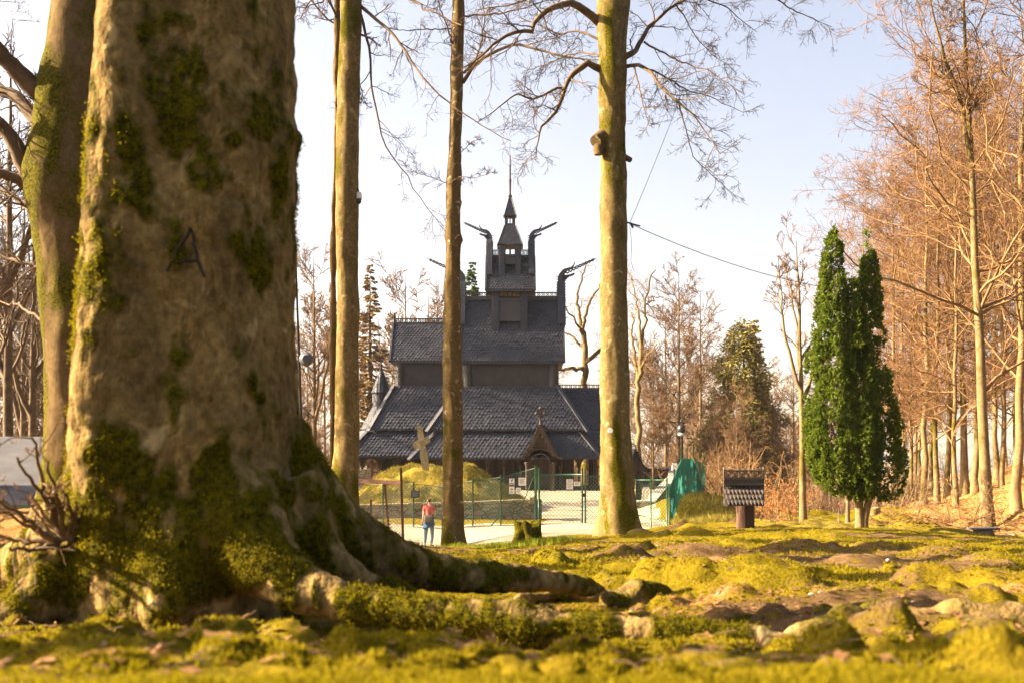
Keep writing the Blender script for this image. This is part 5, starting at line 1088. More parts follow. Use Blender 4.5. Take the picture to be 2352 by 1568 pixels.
# west wing on the right
west = hiproof('west_roof', 1300, 1440, 985, 62.3, 1262, 1440, 894, 64.2, 65.2, '', .22, .22)
hiproof('arcade_roof', 1338, 1452, 1047, 60.8, 1318, 1440, 990, 62.0, 65.2, 'r')
cresting('ridge_crest', 1284, 1440, 882, 892, 64.4, parent=west)
mb = MB(); mb.box(P(1264, 898, 64.25), P(1440, 892, 64.55)); part('ridge_beam', mb, M['board'])
# round apse at the far left
mb = MB(); ac = P(876, 1050, 66.8); zz_ = lambda y: (HZ-y)/F*66.8
coneshingles(mb, ac, .66, zz_(902), .05, zz_(846)); coneshingles(mb, ac, .53, zz_(937), .53, zz_(900)); coneshingles(mb, ac, 1.38, zz_(986), .58, zz_(934)); coneshingles(mb, ac, 2.1, zz_(1044), 1.42, zz_(990))
apse = part('apse', mb, M['shingle'])
mb = MB(); mb.lathe([(.09, zz_(848)), (.05, zz_(842)), (.10, zz_(839)), (.04, zz_(835)), (.01, zz_(829))], ac, 10); part('finial', mb, M['board'], apse)
# ---------------- arcades
def arcade(l, r, yT, Y, n, skip=(), cap=1066, top=1051):
    zT = P(0, top, Y)[2]; zE = P(0, yT, Y)[2]; zC = P(0, cap+4, Y)[2]; x0, x1 = P(l, 0, Y)[0], P(r, 0, Y)[0]; w = (x1-x0)/n
    sp_ = MB(); 
    for i in range(n):
        a = x0+i*w; rr = w*.40; cx = a+w/2; zc = zC; k = np.linspace(0, np.pi, 13); hgt = min(zT-zc, rr*1.15)
        arc = [(cx+rr*math.cos(t), zc+hgt*math.sin(t)) for t in k]
        for j in range(12):
            (xa, za), (xb, zb) = arc[j], arc[j+1]
            sp_.prism([(xb, Y, zb), (xa, Y, za), (xa, Y, zE), (xb, Y, zE)], (0, .14, 0))
        for xa, xb in ((a, cx-rr), (cx+rr, a+w)): sp_.box([xa, Y, zc], [xb, Y+.14, zE])
        k2 = [(cx+(rr+.03)*math.cos(t), Y-.02, zc+(hgt+.03)*math.sin(t)) for t in k]; sp_.tube(k2, .035, 5)
    part('arcade_arches', sp_, M['timber'])
    for i in range(n+1):
        x = x0+i*w; m = MB(); m.lathe([(.10, FL), (.11, FL+.06), (.085, FL+.12), (.075, zC-.22), (.10, zC-.20), (.075, zC-.17), (.12, zC-.02), (.15, zC-.015), (.15, zC+.04)], (x, Y+.07, 0), 10); part('column', m, M['timber'])
    m = MB(); m.box([x0-.1, Y-.03, FL-.3], [x1+.1, Y+.22, FL+.32]); part('plinth', m, M['timber_dark'])
arcade(968, 1196, 1042, 60.45, 6); arcade(1288, 1372, 1042, 60.45, 2); arcade(792, 952, 1040, 61.5, 4)
# stave walls behind the arcades
def staves(l, r, Y, y0=1040):
    m = MB(); a, b = P(l, 0, Y)[0], P(r, 0, Y)[0]; zt = P(0, y0, Y)[2]; m.box([a, Y, FL-.2], [b, Y+.15, zt]); n = int((b-a)/.34)
    for i in range(n):
        x = a+(i+.5)*(b-a)/n; m.box([x-.055, Y-.05, FL], [x+.055, Y+.02, zt-.02])
    part('stave_wall', m, M['timber_dark'])
staves(985, 1318, 61.5); staves(872, 990, 62.7)
m = MB(); m.box(P(1318, 1040, 61.5), [P(1318, 0, 61.5)[0]-.15, 67.6, FL]); m.box([P(985, 0, 61.5)[0], 61.6, FL], [P(985, 0, 61.5)[0]+.15, 67.5, P(0, 1040, 61.5)[2]]); m.box([P(985, 0, 61.5)[0], 67.3, FL], [P(1318, 0, 61.5)[0], 67.5, P(0, 1040, 61.5)[2]])
m.box([P(872, 0, 62.7)[0], 62.8, FL], [P(872, 0, 62.7)[0]+.15, 68.3, P(0, 1040, 62.7)[2]]); part('stave_wall', m, M['timber_dark'])
for (px, Y) in ((1372, 62.2), (1372, 64.2), (1372, 66.2)):
    x = P(1372, 0, 60.45)[0]; m = MB(); m.lathe([(.10, FL), (.08, FL+.1), (.08, .0-.35), (.15, -.1)], (x, Y, 0), 8); part('column', m, M['timber'])
# ---------------- gabled portal
YP = 59.3; ax = P(1241.5, 0, YP)[0]; zz = lambda y: (HZ-y)/F*YP
k = YP/F
prof = [(0, 972), (7, 986), (14, 1000), (22, 1016), (30, 1030), (38, 1042), (45.5, 1051)]
ins = [(0, 991), (6, 1003), (13, 1016), (20, 1029), (27, 1039), (33, 1046), (40, 1054)]
m = MB()
for s in (-1, 1):
    for j in range(len(prof)-1):
        o1, o2, i2, i1 = prof[j], prof[j+1], ins[j+1], ins[j]
        m.prism([(ax+s*a*k, YP, zz(y)) for a, y in (o1, o2, i2, i1)], (0, .12, 0))
    for a, y in ins[1:-1]:                                      # carved notches along the lower edge
        m.tube([(ax+s*(a-.5)*k, YP+.03, zz(y-2)), (ax+s*(a-3)*k, YP+.03, zz(y+1.2))], [.07, .02], 6)
portal = part('portal_gable', m, M['timber'])
m = MB()
for s in (-1, 1):
    for j in range(len(prof)-1):
        (a, y), (b, y2) = prof[j], prof[j+1]
        q = [np.array([ax+s*b*k, YP+.05, zz(y2)+.03]), np.array([ax+s*b*k, 61.9, zz(y2)+.03]), np.array([ax+s*a*k, 61.9, zz(y)+.03]), np.array([ax+s*a*k, YP+.05, zz(y)+.03])]
        shingles(m, *(q if s > 0 else [q[1], q[0], q[3], q[2]]), .19, .2)
part('portal_roof', m, M['shingle'])
m = MB(); tym = [(0, 992), (27, 1040), (33, 1048), (-33, 1048), (-27, 1040)]
for s in (-1, 1): m.prism([(ax+s*a*k, YP+.16, zz(y)) for a, y in ((0, 990), (34, 1048), (26, 1048), (22, 1040), (12, 1033.5), (0, 1031))], (0, .1, 0))
m.prism([(ax+a*k, YP+.13, zz(y)) for a, y in ((-16, 1029), (16, 1029), (14, 1026), (-14, 1026))], (0, .04, 0), 1)  # solid dark bar paints the shade of the gable slot
m.build('tympanum', [M['timber'], M['slot_shade']], church)
m = MB(); kk = np.linspace(0, np.pi, 15)
m.tube([(ax+22*k*math.cos(t), YP+.16, zz(1062)+21*k*math.sin(t)) for t in kk], .05, 6)
for s in (-1, 1):
    m.lathe([(.12, FL), (.10, FL+.15), (.09, zz(1064)-.15), (.15, zz(1064)), (.17, zz(1060))], (ax+s*31*k, YP+.2, 0), 10); m.box([ax+s*22*k, YP+.2, FL], [ax+s*27*k, YP+.4, zz(1056)])
part('portal_column', m, M['timber'])
m = MB(); m.box([ax-24*k, 60.9, FL], [ax+24*k, 61.05, zz(1042)])
for i in range(7): m.box([ax-22*k+i*6.3*k, 60.86, FL], [ax-22*k+i*6.3*k+5.8*k, 60.91, zz(1044)])
door = part('door', m, M['timber']); m = MB(); m.bar((ax-14*k, 60.84, FL+.5), (ax+14*k, 60.84, FL+.5), .03, .08); part('hinge', m, M['black_metal'], door); m = MB(); m.bar((ax-14*k, 60.84, FL+1.4), (ax+14*k, 60.84, FL+1.4), .03, .08); part('hinge', m, M['black_metal'], door)
m = MB(); c = np.array([ax, YP+.06, zz(972)]); m.tube([c+[0, 0, -.05], c+[0, 0, .30]], [.11, .06], 8); m.box(c+[-.06, -.05, .28], c+[.06, .05, .92]); m.box(c+[-.22, -.045, .55], c+[.22, .045, .68])
for dx, dz in ((-.24, .615), (.24, .615), (0, .92)): m.lathe([(.01, -.1), (.1, -.04), (.1, .04), (.01, .1)], c+[dx, 0, dz], 8)
part('portal_cross', m, M['timber'], portal)
m = MB(); c = np.array([P(1224, 0, YP)[0], YP+.1, zz(1046)]); m.tube([c+[0, 0, .2], c], .012, 4); m.lathe([(.02, 0), (.07, -.03), (.08, -.2), (.03, -.24)], c, 8); part('lantern', m, M['black_metal'])
# ---------------- tower
def legs(xs, y0, y1, Yf, depth, wd, parent=None):
    for a, b in xs:
        m = MB(); p, q = P(a, y1, Yf), P(b, y0, Yf); w = [np.array(v) for v in ((p[0], Yf, p[2]), (q[0], Yf, p[2]), (q[0], Yf, q[2]), (p[0], Yf, q[2]))]
        shingles(m, *w, .18, .15, .03); m.box(p+[.01, .03, 0], [q[0]-.01, Yf+depth, q[2]-.0])
        for s, x in ((-1, p[0]), (1, q[0])):
            a0, a1 = np.array([x, Yf+depth, p[2]]), np.array([x, Yf, p[2]]); t0, t1 = np.array([x, Yf+depth, q[2]]), np.array([x, Yf, q[2]])
            shingles(m, *((a0, a1, t1, t0) if s < 0 else (a1, a0, t0, t1)), .18, .15, .03)
        part('tower_post', m, M['shingle'])
def belfry(l, r, y0, y1, Yf, Yb, n, parent=None):
    """open arched gallery front and back, with a plank panel below done separately"""
    m = MB(); zT, zB = P(0, y0, Yf)[2], P(0, y1, Yf)[2]; x0, x1 = P(l, 0, Yf)[0], P(r, 0, Yf)[0]; w = (x1-x0)/n
    for Y in (Yf,):
        for i in range(n):
            cx = x0+(i+.5)*w; rr = w*.33; zc = zT-rr-.08; kk = np.linspace(0, np.pi, 9)
            for j in range(8):
                xa, za, xb, zb = cx+rr*math.cos(kk[j]), zc+rr*math.sin(kk[j]), cx+rr*math.cos(kk[j+1]), zc+rr*math.sin(kk[j+1]); m.prism([(xb, Y, zb), (xa, Y, za), (xa, Y, zT), (xb, Y, zT)], (0, .07, 0))
            for xa, xb in ((x0+i*w, cx-rr), (cx+rr, x0+(i+1)*w)): m.box([xa, Y, zB], [xb, Y+.07, zT])
    part('belfry_arches', m, M['shingle_wall'])
Z = lambda y, Y=NC: (HZ-y)/F*Y
YF1 = 63.50; YB1 = 2*NC-YF1
legs([(1130, 1146), (1196, 1211.5)], 665, 781, YF1, .45, .4)
legs([(1130, 1146), (1196, 1211.5)], 640, 780, YB1-.45, .45, .4)
belfry(1146, 1196, 665, 687, YF1+.12, YB1-.2, 5)
m = MB(); a, b = P(1146, 735, YF1+.10), P(1196, 687, YF1+.10); m.box(a, [b[0], YF1+.25, b[2]]); m.box(P(1144, 690, YF1+.02), [P(1198, 0, YF1)[0], YF1+.3, Z(685, YF1)]); m.box(P(1146, 737, YF1+.06), [b[0], YF1+.3, Z(732, YF1)])
part('tower_panel', m, M['board']); m = MB(); m.box([a[0], YB1-.25, a[2]], [b[0], YB1-.1, b[2]]); part('tower_panel', m, M['board'])
m = MB(); m.box(P(1130, 667, YF1+.05), [P(1211.5, 0, YF1)[0], YB1-.05, Z(661, YF1)]); part('tower_plate', m, M['board'])
second = gableroof('tower_roof', 1117, 1227.5, 664, 63.25, 1119, 1226, 590, NC, .18, .19)
mb = MB(); mb.box(P(1124, 593, 64.5), P(1222, 587, 64.7)); part('ridge_beam', mb, M['board'])
cresting('ridge_crest', 1131, 1148, 574, 588, NC, .28, second); cresting('ridge_crest', 1197, 1215, 574, 588, NC, .28, second)
YF2 = 63.82; YB2 = 2*NC-YF2
legs([(1146.5, 1159.5), (1184, 1196)], 566, 635, YF2, .36, .3); legs([(1146.5, 1159.5), (1184, 1196)], 555, 635, YB2-.36, .36, .3)
belfry(1159.5, 1184, 566, 586, YF2+.10, YB2-.2, 2)
m = MB(); a, b = P(1159.5, 607, YF2+.08), P(1184, 586, YF2+.08); m.box(a, [b[0], YF2+.2, b[2]]); m.box(P(1158, 588, YF2), [P(1186, 0, YF2)[0], YF2+.24, Z(584, YF2)]); part('tower_panel', m, M['board']); m = MB(); m.box([a[0], YB2-.2, a[2]], [b[0], YB2-.08, b[2]]); part('tower_panel', m, M['board'])
tx = P(1171.5, 0, NC)[0]
def pyr(name, r0, y0, r1, y1):
    m = MB(); z0, z1 = Z(y0), Z(y1); c0 = [np.array([tx+a*r0, NC+b*r0, z0]) for a, b in ((-1, -1), (1, -1), (1, 1), (-1, 1))]; c1 = [np.array([tx+a*r1, NC+b*r1, z1]) for a, b in ((-1, -1), (1, -1), (1, 1), (-1, 1))]
    for i in range(4): shingles(m, c0[i], c0[(i+1) % 4], c1[(i+1) % 4], c1[i], .17, .15, .025)
    m.add([p+[0, 0, -.02] for p in c0], [(0, 3, 2, 1)])
    for i in range(4): m.bar(c0[i], c1[i], .06, .06)
    return part(name, m, M['shingle'])
pyr('spire_roof', .80, 567, .36, 521)
m = MB(); z0, z1 = Z(523), Z(497); h = .335
for sx in (-1, 1):
    for sy in (-1, 1): m.box([tx+sx*h, NC+sy*h, z0], [tx+sx*.14, NC+sy*.14, z1])
    for sy in (-1, 1): m.box([tx-.03, NC+sy*h*.98, Z(517)], [tx+.03, NC+sy*(h-.08), Z(500)])
m.box([tx-h*.98, NC-h*.98, z0], [tx+h*.98, NC+h*.98, Z(516)]); m.box([tx-h*.98, NC-h*.98, Z(500.5)], [tx+h*.98, NC+h*.98, z1]); part('spire_lantern', m, M['shingle_wall'])
pyr('spire_roof', .39, 498, .06, 452)
m = MB(); m.lathe([(.10, Z(454)), (.15, Z(452)), (.11, Z(449)), (.06, Z(446)), (.075, Z(420)), (.10, Z(414)), (.06, Z(411)), (.055, Z(385)), (.075, Z(381)), (.045, Z(378)), (.035, Z(357)), (.012, Z(355)), (.008, Z(322))], (tx, NC, 0), 10); part('finial', m, M['timber'])
# ---------------- dragon heads on the ridge ends
def dragon(ax_, ay, dirn, s, strip, Y=NC):
    """carved dragon neck and head; photo units from the foot of the neck, strip = shingled post below it"""
    a = P(ax_, ay, Y); u = Y/F*s; pt = lambda x, y, dy=0.0: np.array([a[0]+dirn*x*u, Y+dy, a[2]+y*u])
    m = MB(); th = .16
    for poly in ([(-7, 0), (-7.5, 12), (-4, 21), (3, 29), (6, 26), (8.5, 20), (9, 10), (8.5, 0)], [(3, 29), (8, 32.5), (17, 34.5), (23, 31.5), (20, 29.5), (13, 27), (6, 26)],
                 [(17, 34.5), (23, 36), (28, 41), (30.5, 48), (32, 47.5), (31, 41), (27, 35), (23, 31.5)], [(6, 26), (13, 27), (12, 24.5), (8.5, 20)],
                 [(5, 17), (12, 18), (20, 19), (30, 23), (31.5, 20), (28, 17), (22, 15.5), (14, 13), (5, 10)], [(5, 11), (14, 14.5), (17, 13.2), (12, 7), (5, 5)]):
        m.prism([pt(x, y, -th/2) for x, y in poly], (0, th, 0))
    for q in range(9):                                         # comb of scales down both edges of the neck
        y = 14-q*6.5; m.bar(pt(-4, y), pt(-11.5, y+1.2), .05, .035); m.bar(pt(5.5, y-4), pt(12, y-2.8), .05, .035)
    for x, y in ((13, 11.5), (17, 13), (21, 14.5), (25, 16)): m.prism([pt(x-1.5, y+3.2, -.04), pt(x+1.5, y+3.9, -.04), pt(x+1, y-2, -.04)], (0, .08, 0))
    h = part('dragon_head', m, M['board'])
    m = MB()
    p0, p1 = np.array([11., 24.0]), np.array([76., 54.])        # forked tongue carved as a chain
    d = (p1-p0)/np.linalg.norm(p1-p0); nn = np.array([-d[1], d[0]]); n = 9; L = np.linalg.norm(p1-p0)/n
    for i in range(n):
        w = 5.6*(1-.06*i); c = p0+d*L*(i+.5); e = [(-.5*L, 0), (-.1*L, w*.55), (.3*L, w*.45), (.55*L, 0), (.3*L, -w*.45), (-.1*L, -w*.55), (-.5*L, 0)]
        m.tube([pt(*(c+d*x+nn*y)) for x, y in e], .05, 5)
    m.tube([pt(*p1), pt(*(p1+d*7))], [.04, .008], 5); m.tube([pt(7, 22), pt(*p0)], .05, 5); part('tongue', m, M['board'], h)
    if strip:
        l, r_, y0, y1 = strip; q0, q1 = P(l, y1, Y), P(r_, y0, Y); roofslope = .25
        # shingled post: follows the roof down in front, thick enough to clasp the ridge
        m = MB(); Yt = Y-.14; Yb = Y-(Y-62.55)*0+0; zt, zb = q1[2], q0[2]
        Yf = lambda z: Yt-max(0, (Z(strip_r(dirn, s), Y)-z))*SL
        f = [np.array([q0[0], Yf(zb), zb]), np.array([q1[0], Yf(zb), zb]), np.array([q1[0], Yf(zt), zt]), np.array([q0[0], Yf(zt), zt])]
        shingles(m, *f, .18, .14, .03)
        b = [np.array([p[0], 2*Y-p[1], p[2]]) for p in f]; shingles(m, b[1], b[0], b[3], b[2], .18, .14, .03)
        shingles(m, b[0], f[0], f[3], b[3], .18, .14, .03); shingles(m, f[1], b[1], b[2], f[2], .18, .14, .03); m.add([f[2], f[3], b[3], b[2]], [(0, 1, 2, 3)])
        part('dragon_post', m, M['shingle'])
SL = (NC-62.55)/(Z(687)-Z(829, 62.55)); strip_r = lambda d, s: 684
dragon(1288.5, 650, 1, 1.0, (1280, 1297, 648, 748)); dragon(1062, 650, -1, 1.0, (1054, 1070, 648, 748))
SL = (NC-63.25)/(Z(590)-Z(664, 63.25)); strip_r = lambda d, s: 588
dragon(1220.5, 553, 1, .75, (1214, 1227, 552, 636)); dragon(1124.5, 553, -1, .75, (1118, 1131, 552, 636))
# ------------------------------------------------------------------ walls and fences
def meshwire(mb, a, b, za, zb, ha, hb, step=.10, r=.0075):
    """chain link between two posts: crossing diagonal wires over the panel (za/zb foot heights, ha/hb heights)"""
    a = np.asarray(a, float); b = np.asarray(b, float); L = np.linalg.norm(b-a); H = (ha+hb)/2
    S = []; E = []
    for s in (1, -1):
        for c in np.arange(-H, L, step*math.sqrt(2)):
            x0, x1 = max(c, 0), min(c+H, L)
            if x1-x0 < .03: continue
            y0, y1 = (x0-c)/H, (x1-c)/H
            if s < 0: y0, y1 = 1-y0, 1-y1
            f = lambda x, y: np.array([*(a+(b-a)*x/L), za+(zb-za)*x/L+y*(ha+(hb-ha)*x/L)])
            S.append(f(x0, y0)); E.append(f(x1, y1))
    Pn = np.stack([np.array(S), (np.array(S)+np.array(E))/2, np.array(E)], 1); mb.tubes(Pn, np.full(Pn.shape[:2], r), 3, 0, False)
def wall(name, label, pts, tops, th, mat, cap=None, capname='coping'):
    root = thing(name, label, 'wall', (pts[0][0], pts[0][1], hz(*pts[0]))); m = MB(); mc = MB()
    for (a, b), (t0, t1) in zip(zip(pts[:-1], pts[1:]), zip(tops[:-1], tops[1:])):
        a, b = np.array(a), np.array(b); L = np.linalg.norm(b-a); n = max(2, int(L/.35)); d = (b-a)/L; nn = np.array([-d[1], d[0]])*th/2
        s = np.linspace(0, 1, n+1); V = []
        for k, q in enumerate(s):
            p = a+(b-a)*q; zt = t0+(t1-t0)*q+rng.uniform(-.03, .03); zb = hz(p[0], p[1])-.4; w = nn*(1+rng.uniform(-.08, .08))
            V += [[*(p-w*1.1), zb], [*(p-w), zt], [*(p+w), zt], [*(p+w*1.1), zb]]
        f = []
        for k in range(n):
            o = 4*k; f += [(o, o+4, o+5, o+1), (o+1, o+5, o+6, o+2), (o+2, o+6, o+7, o+3)]
        f += [(0, 1, 2, 3), (4*n, 4*n+3, 4*n+2, 4*n+1)]; m.add(V, f)
        if cap:
            for k in range(n):
                p, q = a+(b-a)*s[k], a+(b-a)*(s[k+1]-.02/L); mc.bar([*p, t0+(t1-t0)*s[k]+.045+rng.uniform(-.012, .012)], [*q, t0+(t1-t0)*s[k+1]+.045+rng.uniform(-.012, .012)], th*1.18, .07)
    m.build('masonry', mat, root)
    if cap: mc.build(capname, cap, root)
    return root
w2 = lambda px, Y: ((px-CX)/F*Y, Y)
wall('stone_wall', 'low dry stone wall holding the grave mound behind the wire fence', [w2(780, 40.2), w2(900, 40.2), w2(1060, 40.3), w2(1243, 40.6)], [P(0,1163,40.2)[2], P(0,1160,40.2)[2], P(0,1156,40.3)[2], P(0,1148,40.6)[2]], .5, M['drystone'], M['cross_stone'], 'capstones')
wall('courtyard_wall', 'rough stone wall with plank coping around the far right of the courtyard', [w2(1440, 43), w2(1492, 43), w2(1544, 58), w2(1545, 66), w2(1400, 66.4)], [P(0,1153,43)[2], P(0,1153,43)[2], P(0,1095,58)[2], P(0,1076,66)[2], P(0,1076,66.4)[2]], .42, M['drystone'], M['grey_wood'])
wall('courtyard_wall', 'short stretch of stone wall seen between the massive trunk and the camera tree', [w2(640, 58), w2(850, 58)], [P(0,1080,58)[2], P(0,1080,58)[2]], .45, M['drystone'], M['cross_stone'], 'capstones')
# loose stones sitting on the wall
r = np.random.default_rng(111)
for px, py, w_, lab in ((955, 1158, .45, 'flat block lying on the stone wall left of the woman'), (1225, 1146, .3, 'small pale stone on the end of the stone wall by the gate')):
    c = P(px, py, 40.1); m = MB(); m.box(c+[-w_/2, -.15, -.08], c+[w_/2, .15, .10]); m.box(c+[-w_*.6, -.17, -.16], c+[w_*.45, .17, -.09]); tag(m.build('stone', M['cross_stone'], origin=c), lab, 'stone')
# chain link fence
def fence(name, label, posts, mat_post, mat_wire, hts, rail=False, r_=.03, step=.10, wr=.0075):
    root = thing(name, label, 'fence', (*posts[0], hz(*posts[0])))
    for (x, y), h in zip(posts, hts):
        m = MB(); z = hz(x, y); m.tube([[x, y, z-.3], [x, y, z+h+.08]], r_, 8); m.build('post', mat_post, root)
    m = MB(); t = MB()
    for i in range(len(posts)-1):
        (x0, y0), (x1, y1) = posts[i], posts[i+1]; z0, z1 = hz(x0, y0), hz(x1, y1); meshwire(m, (x0, y0), (x1, y1), z0+.03, z1+.03, hts[i]-.05, hts[i+1]-.05, step, wr)
        t.tube([[x0, y0, z0+hts[i]-.02], [x1, y1, z1+hts[i+1]-.02]], .012 if not rail else .022, 6)
    m.build('wire_mesh', mat_wire, root); t.build('top_wire' if not rail else 'top_rail', mat_post if rail else mat_wire, root)
    return root
FP = [w2(820, 38.0), w2(880, 38.0), w2(950, 38.1), w2(1018, 38.2), w2(1086, 38.3), w2(1150, 38.4), w2(1229, 38.4)]
f1 = fence('wire_fence', 'green chain link fence along the path, left of the gate, in front of the mound', FP, M['green_paint'], M['green_wire'], [1.55, 1.6, 1.65, 1.6, 1.75, 1.85, 2.2])
m = MB(); m.tube([[*w2(1180, 38.3), hz(*w2(1180, 38.3))+.0], [*w2(1227, 38.4), hz(*w2(1229, 38.4))+1.9]], .022, 6); m.tube([[*w2(1128, 38.25), hz(*w2(1128, 38.2))], [*w2(1180, 38.3), hz(*w2(1180, 38.3))+.95]], .022, 6); m.build('brace', M['green_paint'], f1)
# gate of two leaves, one and a half in view
zg = hz(*w2(1300, 38.4)); gate = thing('wire_gate', 'green double gate of chain link on pipe frames across the gravel courtyard entrance', 'gate', (*w2(1310, 38.4), zg))
def leaf(l, r__, top, bot):
    a, b = P(l, 0, 38.35), P(r__, 0, 38.35); zt, zb = P(0, top, 38.35)[2], P(0, bot, 38.35)[2]; m = MB()
    for p, q in (((a[0], zb), (a[0], zt)), ((b[0], zb), (b[0], zt)), ((a[0], zt), (b[0], zt)), ((a[0], zb), (b[0], zb))): m.tube([[p[0], 38.35, p[1]], [q[0], 38.35, q[1]]], .03, 8)
    o_ = m.build('gate_leaf', M['green_paint'], gate); m = MB(); meshwire(m, a[:2], b[:2], zb, zb, zt-zb, zt-zb); m.build('wire_mesh', M['green_wire'], o_)
leaf(1239, 1338, 1089, 1203); leaf(1344, 1446, 1093, 1209)
for px, top in ((1230.5, 1068), (1341, 1072)):
    if px == 1341: continue
    p = P(px, top, 38.4); m = MB(); m.tube([[p[0], 38.4, hz(p[0], 38.4)-.3], [p[0], 38.4, p[2]]], .055, 10); m.build('gate_post', M['green_paint'], gate)
m = MB()
for px in (1237.5, 1337.5, 1344.5):
    p = P(px, 1073, 38.33); m.tube([[p[0], 38.33, P(0, 1205, 38.33)[2]], p], .034, 8)
m.build('gate_stile', M['green_paint'], gate)
m = MB(); m.box(P(1338, 1140, 38.28), P(1345, 1132, 38.33)); m.build('latch', M['black_metal'], gate)
f2 = fence('wire_fence', 'green chain link fence between the gate and the netted corner, behind the stout trunk', [w2(1452, 38), w2(1495, 37.4), w2(1532, 36.7)], M['green_paint'], M['green_wire'], [P(0,1100,y_)[2]-hz(*w2(x_,y_)) for x_, y_ in ((1452,38),(1495,37.4),(1532,36.7))], True)
m = MB(); z = hz(*w2(1500, 37.3)); m.tube([[*w2(1452, 38), hz(*w2(1452, 38))+.45], [*w2(1534, 36.6), hz(*w2(1534, 36.6))+.3]], .022, 6); m.build('bottom_rail', M['green_paint'], f2)
# teal netting on the fence that climbs the bank
NP = [(1536, 36.6, 1118, 1217), (1548, 38.4, 1085, 1180), (1563.5, 40.6, 1053, 1146), (1578, 41.5, 1052, 1141), (1592.5, 42.5, 1052, 1140), (1605, 43.2, 1060, 1137), (1617, 44, 1070, 1134)]
net = thing('wire_fence', 'fence hung with teal green netting, climbing the bank right of the gate', 'fence', (*w2(1536, 36.6), hz(*w2(1536, 36.6))))
for i, (px, Y, t_, b_) in enumerate(NP):
    x, y = w2(px, Y); zt = P(0, t_, Y)[2]; m = MB(); m.tube([[x, y, min(hz(x, y), P(0, b_, Y)[2])-.3], [x, y, zt+(.5 if i > 1 else .15)]], .025, 7); m.build('post', M['green_paint'], net)
for i in range(len(NP)-1):
    (a, Ya, ta, ba), (b, Yb, tb, bb) = NP[i], NP[i+1]; m = MB(); n = 10; rows = 26
    A0, A1, B0, B1 = P(a, ba, Ya), P(a, ta, Ya), P(b, bb, Yb), P(b, tb, Yb); d = norm(np.array([B0[1]-A0[1], -(B0[0]-A0[0]), 0]))
    # woven strips: many narrow horizontal bands with slits between them
    for j in range(rows):
        for lo, hi in (((j)/rows, (j+.66)/rows),):
            V = []
            for k in range(n+1):
                s = k/n; sag = .035*float(fbm(s*2.3+i*2.3, j*.09, 1.0, 3))+.02*float(fbm(s*7+i*3, j*.3, 1.0, 2))
                for t_ in (lo, hi):
                    p = (A0+(B0-A0)*s)*(1-t_)+(A1+(B1-A1)*s)*t_; V.append(p+d*(sag+.03))
            m.add(V, [(2*k, 2*k+2, 2*k+3, 2*k+1) for k in range(n)], 0, True)
    for k in range(0, 41): 
        s = k/40; m.tube([A0+(B0-A0)*s+d*.045, A1+(B1-A1)*s+d*.045], .008, 3, 0, False)
    m.build('netting', M['net'], net)
# rusty frame with torn chain link, left of the woman
rf = thing('rusty_frame', 'rusty iron gate frame with sagging chain link, left of the woman', 'gate frame', G(925, 32.0)); z = rf.location[2]
m = MB(); m.bar([*w2(927, 32), z-.3], P(921, 1073, 32), .075, .075, up=(0, 1, 0)); m.build('post', M['rust'], rf)
m = MB(); m.bar(P(818, 1103, 32.6), P(921, 1108, 31.98), .06, .13, up=(0, 0, 1)); m.build('beam', M['rust'], rf)
m = MB(); m.bar(P(894, 1226, 32.2), P(884, 1110, 32.2), .06, .06, up=(0, 1, 0)); m.build('post', M['rust'], rf)
m = MB(); m.bar(P(853, 1222, 32.4), P(852, 1146, 32.4), .06, .06, up=(0, 1, 0)); m.build('post', M['rust'], rf)
m = MB(); a, b = w2(815, 32.5), w2(925, 32.02); meshwire(m, a, b, P(0,1228,32.5)[2], P(0,1238,32)[2], 1.05, 1.0, .08, .008); a2 = w2(888, 32.15); meshwire(m, a2, b, P(0,1160,32)[2], P(0,1160,32)[2], .5, .45, .08, .007); m.build('wire_mesh', M['grey_wire'], rf)
m = MB()
for k in range(7):
    q = np.linspace(0, 2*np.pi, 15); c = P(790+k*9, 1098-k*1.5, 32.6); m.tube(np.stack([c[0]+(.14+.02*k)*np.cos(q)+q*.03, c[1]+.12*np.sin(q*2+k), c[2]+(.16)*np.sin(q)], -1), .006, 4)
for k in range(8):
    m.tube([P(780+k*6, 1120+k*3, 32.5), P(800+k*4, 1100-k*1, 32.6), P(822+k*3, 1112+k*6, 32.5)], .005, 3)
m.build('barbed_wire', M['grey_wire'], rf)
